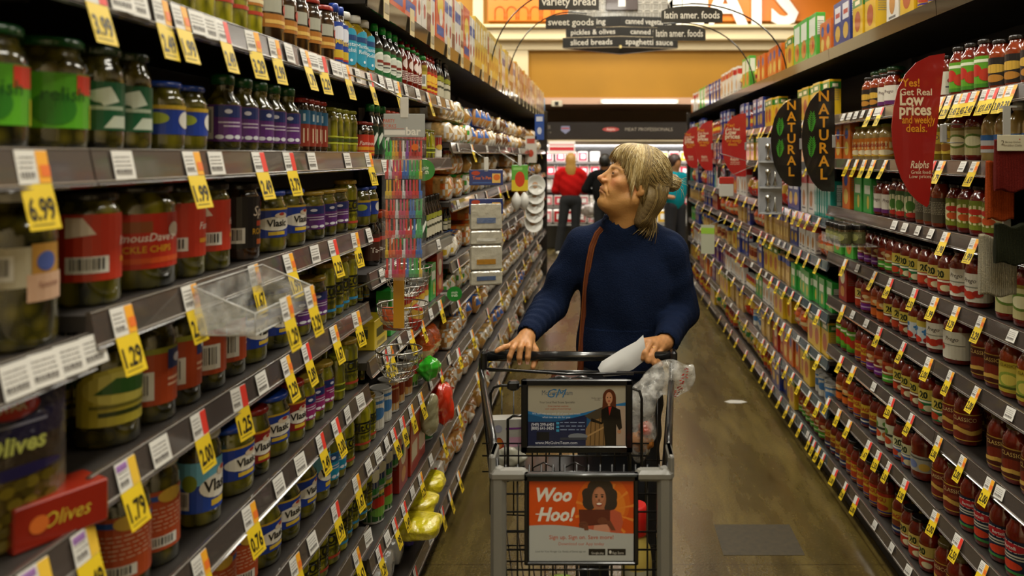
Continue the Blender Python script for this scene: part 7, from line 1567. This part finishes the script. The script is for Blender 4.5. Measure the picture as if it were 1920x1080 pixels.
for i in range(150):
    sx_ = rs.choice([-1, 1]); st = np.array([sx_ * rs.uniform(.02, .05), .07 + rs.rand() * .03, -.08]); en = st + np.array([rs.uniform(-.02, .02), rs.uniform(-.03, .04), -rs.uniform(.04, .085)]); mid = (st + en) / 2 + np.array([0, .015, 0]); strand([st * (1 - s) ** 2 + 2 * s * (1 - s) * mid + en * s * s for s in np.linspace(0, 1, 7)], .0012, cols_[rs.choice([3, 5, 4])])
for i in range(10):
    st = np.array([rs.uniform(-.02, .02), .145, .05]); en = st + np.array([rs.uniform(-.03, .03), rs.uniform(.02, .05), rs.uniform(-.05, .04)]); mid = (st + en) / 2 + np.array([0, .01, .02]); strand([st * (1 - s) ** 2 + 2 * s * (1 - s) * mid + en * s * s for s in np.linspace(0, 1, 7)], .0006, '#b8a474')
flush_hair()
b.v = [tuple(p) for p in to_world(b.v, HR, HC - OFF).tolist()]; b.build('hair', HAIRM, P_)
# sweater -------------------------------------------------------------------------
def fold(P, a, b_, amp, n, ph=0):
    a = np.array(a); b_ = np.array(b_); ab = b_ - a; t_ = ((P - a) @ ab) / (ab @ ab); return amp * np.sin(t_ * n + ph + 3 * (P[:, 0] - a[0]) * 8) * np.clip(1 - np.abs(t_ - .5) * 1.2, 0, 1)
RS, RE, RWr = (-.060, 2.68, 1.308), (-.170, 2.68, 1.105), (-.229, 2.472, 1.050)
LS, LE, LWr = (.236, 2.66, 1.290), (.282, 2.70, 1.075), (.215, 2.492, 1.028)
def sweater_sdf(P, arms=True):
    d = el(P, (.095, 2.69, 1.20), (.168, .112, .20)); d = su(d, el(P, (.085, 2.695, 1.03), (.158, .118, .20)), .05); d = su(d, el(P, (.070, 2.70, .93), (.150, .120, .12)), .05)
    d = su(d, rc(P, (.03, 2.685, 1.335), (.16, 2.675, 1.335), .062, .064), .04); d = su(d, rc(P, (-.02, 2.685, 1.31), (.20, 2.67, 1.30), .068, .066), .03)
    d = su(d, el(P, (.11, 2.632, 1.17), (.12, .05, .11)), .06)
    # collar: thick roll neck
    c = rc(P, (.082, 2.655, 1.33), (.080, 2.645, 1.415), .074, .066); c = su(c, rc(P, (.082, 2.653, 1.352), (.080, 2.647, 1.375), .075, .072), .008); c = np.maximum(c, P[:, 2] - 1.424 + .10 * (P[:, 0] - .01)); d = su(d, c, .014)
    ra = su(rc(P, RS, RE, .064, .055), rc(P, RE, RWr, .055, .038), .02); la = su(rc(P, LS, LE, .068, .060), rc(P, LE, LWr, .060, .042), .02)
    ra = ra - fold(P, RE, RWr, .0035, 42) - fold(P, RS, RE, .0025, 16, 1); la = la - fold(P, LE, LWr, .0035, 38, 1) - fold(P, LS, LE, .0025, 15)
    d = su(d, ra, .022); d = su(d, la, .022)
    d = d - .003 * np.sin(P[:, 2] * 28 + P[:, 0] * 22) * np.clip((1.25 - P[:, 2]) * 4, 0, 1) - .0022 * np.sin(P[:, 0] * 55 + P[:, 2] * 14)
    d = np.maximum(d, .835 - P[:, 2])
    # neck hole
    d = ssub(d, rc(P, (.078, 2.645, 1.385), (.078, 2.640, 1.50), .0635, .067), .004)
    for w_, e_ in ((RWr, RE), (LWr, LE)):   # cuff opening
        w_ = np.array(w_); e_ = np.array(e_); ax = (w_ - e_) / np.linalg.norm(w_ - e_); d = ssub(d, rc(P, w_ - ax * -.02, w_ + ax * .08, .031, .04), .003)
    return d
def swcol(Cn):
    c = np.repeat(np.array(C('#101c36')[:3])[None], len(Cn), 0); z = Cn[:, 2]; f = Cn[:, 1] < 2.64
    seam = (np.abs(z - (1.035 - .10 * np.abs(Cn[:, 0] - .06) ** 1.5)) < .0022) & f & (np.abs(Cn[:, 0] - .08) < .13)
    c[seam] *= 1.7; return np.concatenate([c, np.ones((len(c), 1))], 1)
b = sdf_mb(sweater_sdf, (-.28, 2.42, .82), (.37, 2.84, 1.48), .0052, colf=swcol); b.v = [tuple(np.array(p) - np.array(OFF)) for p in b.v]; b.build('sweater', FLEECE, P_)
b = MB(); b.tube([tuple(Vector((.078 + .0605 * math.cos(a), 2.645 + .0605 * math.sin(a), 1.4265 - .010 * math.cos(a))) - OFF) for a in np.linspace(PI * 1.05, PI * 1.75, 12)], .004, 6, '#b5b2aa'); b.build('undershirt_collar', PAPER, P_)
def legs(P):
    d = el(P, (.070, 2.70, .87), (.135, .108, .10))
    for hx, kx, fx in ((.0, -.01, -.02), (.138, .14, .15)):
        l = su(rc(P, (hx, 2.70, .84), (kx, 2.69, .48), .086, .062), rc(P, (kx, 2.69, .48), (fx, 2.72, .09), .062, .050), .02); d = su(d, l, .03)
    d = d - .003 * np.sin(P[:, 2] * 60 + P[:, 0] * 30); return np.maximum(d, .045 - P[:, 2])
b = sdf_mb(legs, (-.15, 2.55, .03), (.32, 2.85, .99), .010, col='#14161c'); b.v = [tuple(np.array(p) - np.array(OFF)) for p in b.v]; b.build('trousers', DENIM, P_)
for fx in (-.02, .15):
    b = sdf_mb(lambda P: np.maximum(su(el(P, (fx, 2.66, .035), (.044, .11, .045)), el(P, (fx, 2.73, .05), (.04, .05, .06)), .02), -P[:, 2]), (fx - .07, 2.5, -.02), (fx + .07, 2.82, .14), .008, col='#1a1715'); b.v = [tuple(np.array(p) - np.array(OFF)) for p in b.v]; b.build('shoe', PLAS, P_)
# shoulder strap + bag
t = empty('shoulder_bag', (.0, 2.60, .85)); tag(t, 'brown leather crossbody bag strap lying over the front of the navy sweater', 'bag')
LEATH = mat('brown_leather', rough=.4, bump=.2, bscale=200)
sp_ = [(1129, 428), (1120, 438), (1110, 462), (1104, 492), (1099, 530), (1096, 570), (1093, 610), (1090, 650), (1088, 700)]
pts = []
for x, y in sp_:
    Y = 2.40; hit = False
    while Y < 2.72:
        if sweater_sdf(np.array([px(x, y, Y)], np.float32))[0] < .0035: hit = True; break
        Y += .002
    if not hit: Y = pts[-1].y + .004
    pts.append(px(x, y, Y))
b = MB(); hw = .0105; v = []; fs = []
for i, p in enumerate(pts):
    tn = (pts[min(i + 1, len(pts) - 1)] - pts[max(i - 1, 0)]).normalized(); sd = tn.cross(Vector((0, -1, 0))).normalized()
    for a_, b_ in ((-1, 0), (1, 0), (1, .004), (-1, .004)): v.append(tuple(p + sd * hw * a_ + Vector((0, b_ - .002, 0)) - t.location))
for i in range(len(pts) - 1):
    for k in range(4): fs.append((4 * i + k, 4 * i + (k + 1) % 4, 4 * i + 4 + (k + 1) % 4, 4 * i + 4 + k))
b.add(v, fs, '#6a3216', sm=True); st = b.build('strap', LEATH, t)
b = MB()
for s in (-1, 1):
    q = []
    for i, p in enumerate(pts): tn = (pts[min(i + 1, len(pts) - 1)] - pts[max(i - 1, 0)]).normalized(); sd = tn.cross(Vector((0, -1, 0))).normalized(); q.append(tuple(p + sd * hw * .72 * s + Vector((0, -.0024, 0)) - t.location))
    b.tube(q, .0007, 4, '#b0743a')
b.build('stitching', LEATH, st)
e_ = pts[-1] - t.location; b = MB(); b.box(e_.x - .10, e_.x + .06, .0, .045, e_.z - .17, e_.z - .0, '#5a2a14', ch=.012); b.v = [(x, y + e_.y - .015, z) for x, y, z in b.v]; b.build('pouch', LEATH, t)
# paper in the hand -------------------------------------------------------------------
cp = [(1206, 628, 2.40), (1193, 640, 2.385), (1165, 655, 2.36), (1128, 678, 2.33), (1121, 690, 2.33)]; cb = [(1212, 662, 2.40), (1206, 678, 2.39), (1188, 692, 2.36), (1163, 704, 2.335), (1132, 706, 2.325)]
b = MB(); n = 5; V = []
for k in range(n):
    for s in np.linspace(0, 1, 5): p = px(*cp[k]) * (1 - s) + px(*cb[k]) * s; V.append(p + Vector((0, -.012 * math.sin(s * PI), 0)))
V2 = [p + Vector((0, .0008, 0)) for p in V]; fs = [(k * 5 + j, k * 5 + j + 1, k * 5 + 6 + j, k * 5 + 5 + j) for k in range(4) for j in range(4)]
b.add([tuple(p) for p in V], fs, '#bdbdbb', sm=True); b.add([tuple(p) for p in V2], [_fl(f) for f in fs], '#bdbdbb', sm=True)
A_, B_ = px(1196, 640, 2.388), px(1216, 664, 2.395)
tag(b.build('shopping_list', PAPER), 'curled white sheet of paper held at the cart handle', 'paper')

# ================================================================== distant people
def simple_person(loc, rz, parts_fn, label):
    t = empty('person', loc, rz); tag(t, label, 'person'); parts_fn(t); return t
def red(t):   # seen from behind, facing +Y
    def body(P):
        d = el(P, (0, 0, 1.52), (.075, .095, .115)); d = su(d, rc(P, (0, 0, 1.30), (0, 0, 1.46), .055, .05), .03); d = su(d, el(P, (0, 0, 1.12), (.17, .11, .24)), .05)
        for s in (-1, 1): d = su(d, su(rc(P, (s * .20, 0, 1.30), (s * .26, .02, 1.05), .05, .04), rc(P, (s * .26, .02, 1.05), (s * .20, .22, 1.02), .038, .03), .02), .03); d = su(d, el(P, (s * .19, .27, 1.02), (.03, .05, .03)), .02)
        return d
    sdf_mb(body, (-.36, -.2, .8), (.36, .4, 1.68), .014, col='#b0805a').build('body', SKIN, t)
    def sw(P):
        d = el(P, (0, 0, 1.15), (.195, .13, .27)); d = su(d, rc(P, (-.13, 0, 1.34), (.13, 0, 1.34), .08, .08), .04)
        for s in (-1, 1): d = su(d, su(rc(P, (s * .19, 0, 1.31), (s * .255, .02, 1.05), .072, .06), rc(P, (s * .255, .02, 1.05), (s * .21, .17, 1.02), .06, .045), .02), .03)
        return np.maximum(d - .003 * np.sin(P[:, 2] * 45 + P[:, 0] * 30), .88 - P[:, 2])
    sdf_mb(sw, (-.38, -.22, .8), (.38, .35, 1.5), .013, col='#b01210').build('sweater', FLEECE, t)
    def tr(P):
        d = el(P, (0, 0, .90), (.17, .12, .12))
        for s in (-1, 1): d = su(d, su(rc(P, (s * .09, 0, .86), (s * .11 - .03, .0, .46), .095, .07), rc(P, (s * .11 - .03, 0, .46), (s * .14 - .06, .0, .07), .07, .06), .02), .03)
        return np.maximum(d, .05 - P[:, 2])
    sdf_mb(tr, (-.32, -.2, .02), (.3, .2, 1.05), .015, col='#15171a').build('trousers', DENIM, t)
    for s in (-1, 1): sdf_mb(lambda P: np.maximum(el(P, (s * .14 - .06, .04, .035), (.05, .13, .05)), -P[:, 2]), (-.3, -.15, -.02), (.2, .25, .12), .012, col='#b5b2aa').build('shoe', PLAS, t)
    def hr(P): return su(el(P, (0, -.01, 1.55), (.09, .105, .11)), el(P, (0, -.07, 1.40), (.085, .05, .17)), .04) - .004 * np.sin(P[:, 0] * 260 + P[:, 2] * 12)
    sdf_mb(hr, (-.13, -.16, 1.18), (.13, .14, 1.70), .009, col='#a87f3a').build('hair', HAIRM, t)
simple_person((px(1070, 0, 12.6).x, 12.6, 0), .05, red, 'person with long blonde hair in red sweater and dark trousers, seen from behind')
def black(t):
    def body(P):
        d = el(P, (0, 0, 1.50), (.075, .095, .115)); d = su(d, rc(P, (0, 0, 1.2), (0, 0, 1.44), .055, .05), .03); d = su(d, el(P, (-.20, .25, 1.05), (.03, .05, .03)), .01); d = su(d, rc(P, (0, 0, 1.2), (-.2, .25, 1.05), .03, .03), .03); return d
    sdf_mb(body, (-.3, -.2, .95), (.3, .4, 1.65), .015, col='#9a6a48').build('body', SKIN, t)
    def sw(P):
        d = el(P, (0, 0, 1.08), (.20, .14, .33)); d = su(d, rc(P, (-.13, 0, 1.30), (.13, 0, 1.30), .09, .09), .04)
        for s in (-1, 1): d = su(d, su(rc(P, (s * .2, 0, 1.28), (s * .31, -.02, 1.08), .075, .065), rc(P, (s * .31, -.02, 1.08), (s * .24, .2, 1.03), .06, .045), .02), .03)
        return d
    sdf_mb(sw, (-.42, -.22, .7), (.42, .35, 1.5), .014, col='#0f0f10').build('jacket', FLEECE, t)
    def tr(P):
        d = el(P, (0, 0, .85), (.17, .12, .12))
        for s in (-1, 1): d = su(d, rc(P, (s * .09, 0, .8), (s * .11, .0, .07), .09, .06), .03)
        return np.maximum(d, .0 - P[:, 2])
    sdf_mb(tr, (-.3, -.2, -.02), (.3, .2, 1.0), .015, col='#101012').build('trousers', DENIM, t)
    sdf_mb(lambda P: el(P, (0, -.01, 1.53), (.095, .11, .12)), (-.13, -.16, 1.38), (.13, .14, 1.70), .012, col='#0d0b0a').build('hair', HAIRM, t)
simple_person((px(1134, 0, 12.2).x, 12.2, 0), -.2, black, 'person in black jacket with black hair standing before the meat case')
def teal(t):
    def body(P):
        d = el(P, (0, 0, 1.50), (.075, .095, .115)); d = su(d, rc(P, (0, 0, 1.2), (0, 0, 1.44), .055, .05), .03)
        for s in (-1, 1): d = su(d, su(rc(P, (s * .18, 0, 1.25), (s * .25, 0, 1.02), .045, .038), rc(P, (s * .25, 0, 1.02), (s * .2, -.2, 1.0), .035, .03), .02), .02)
        return d
    sdf_mb(body, (-.34, -.3, .9), (.34, .2, 1.65), .015, col='#a8764f').build('body', SKIN, t)
    def sw(P):
        d = el(P, (0, 0, 1.08), (.19, .13, .30)); d = su(d, rc(P, (-.13, 0, 1.29), (.13, 0, 1.29), .08, .08), .04)
        for s in (-1, 1): d = su(d, rc(P, (s * .18, 0, 1.28), (s * .235, 0, 1.10), .068, .06), .03)
        return d
    sdf_mb(sw, (-.34, -.2, .75), (.34, .2, 1.5), .014, col='#0f8a9a').build('shirt', FLEECE, t)
    sdf_mb(lambda P: np.maximum(su(rc(P, (-.09, 0, .84), (-.11, 0, .07), .10, .06), rc(P, (.09, 0, .84), (.11, 0, .07), .10, .06), .04), -P[:, 2]), (-.3, -.2, -.02), (.3, .2, .98), .015, col='#1a1a20').build('trousers', DENIM, t)
    sdf_mb(lambda P: ssub(el(P, (0, .02, 1.53), (.10, .115, .12)), el(P, (0, -.10, 1.47), (.06, .05, .08)), .01), (-.13, -.16, 1.34), (.13, .16, 1.70), .012, col='#2f1a14').build('hair', HAIRM, t)
simple_person((px(1266, 0, 11.6).x, 11.6, 0), .6, teal, 'person in teal shirt with dark curly hair beyond the grocery shelves')
t = empty('shopping_cart', (px(1108, 0, 13.0).x, 13.11, 0)); tag(t, 'distant wire shopping cart holding packages in front of the red sweater person', 'shopping cart')
b = MB()
for z in (.5, .6, .7, .8, .9):
    b.tube([(-.25, -.2, z), (.25, -.2, z), (.25, .25, z), (-.25, .25, z)], .006, 5, closed=True)
for x in np.linspace(-.25, .25, 8): b.tube([(x, -.2, .5), (x, -.2, .9)], .004, 4)
b.build('basket', STEEL, t); b = MB(); b.tube([(-.27, -.24, 1.0), (.27, -.24, 1.0)], .014, 8); b.build('handle', BLACKMET, t)
b = MB()
for x in (-.2, .2):
    b.tube([(x, -.2, .9), (x, -.24, 1.0)], .008, 5); b.tube([(x, -.2, .5), (x, -.15, .12)], .010, 5); b.tube([(x, .2, .5), (x, .2, .12)], .010, 5)
b.build('frame', STEEL, t)
for x in (-.2, .2):
    for y in (-.15, .2):
        b = MB(); b.lathe([(.03, -.012), (.055, -.012), (.055, .012), (.03, .012)], 12, '#1a1a1a'); b.xf(Matrix.Rotation(PI / 2, 4, 'Y')); b.build('wheel', PLAS, t, (x, y, .056))
lump('grocery_bag', t.location + Vector((.0, -.0, .68)), .15, '#b5ada8', 'pale packages heaped in the distant wire cart', 'bag', 44, FILM2, squash=(1.2, .9, .8))
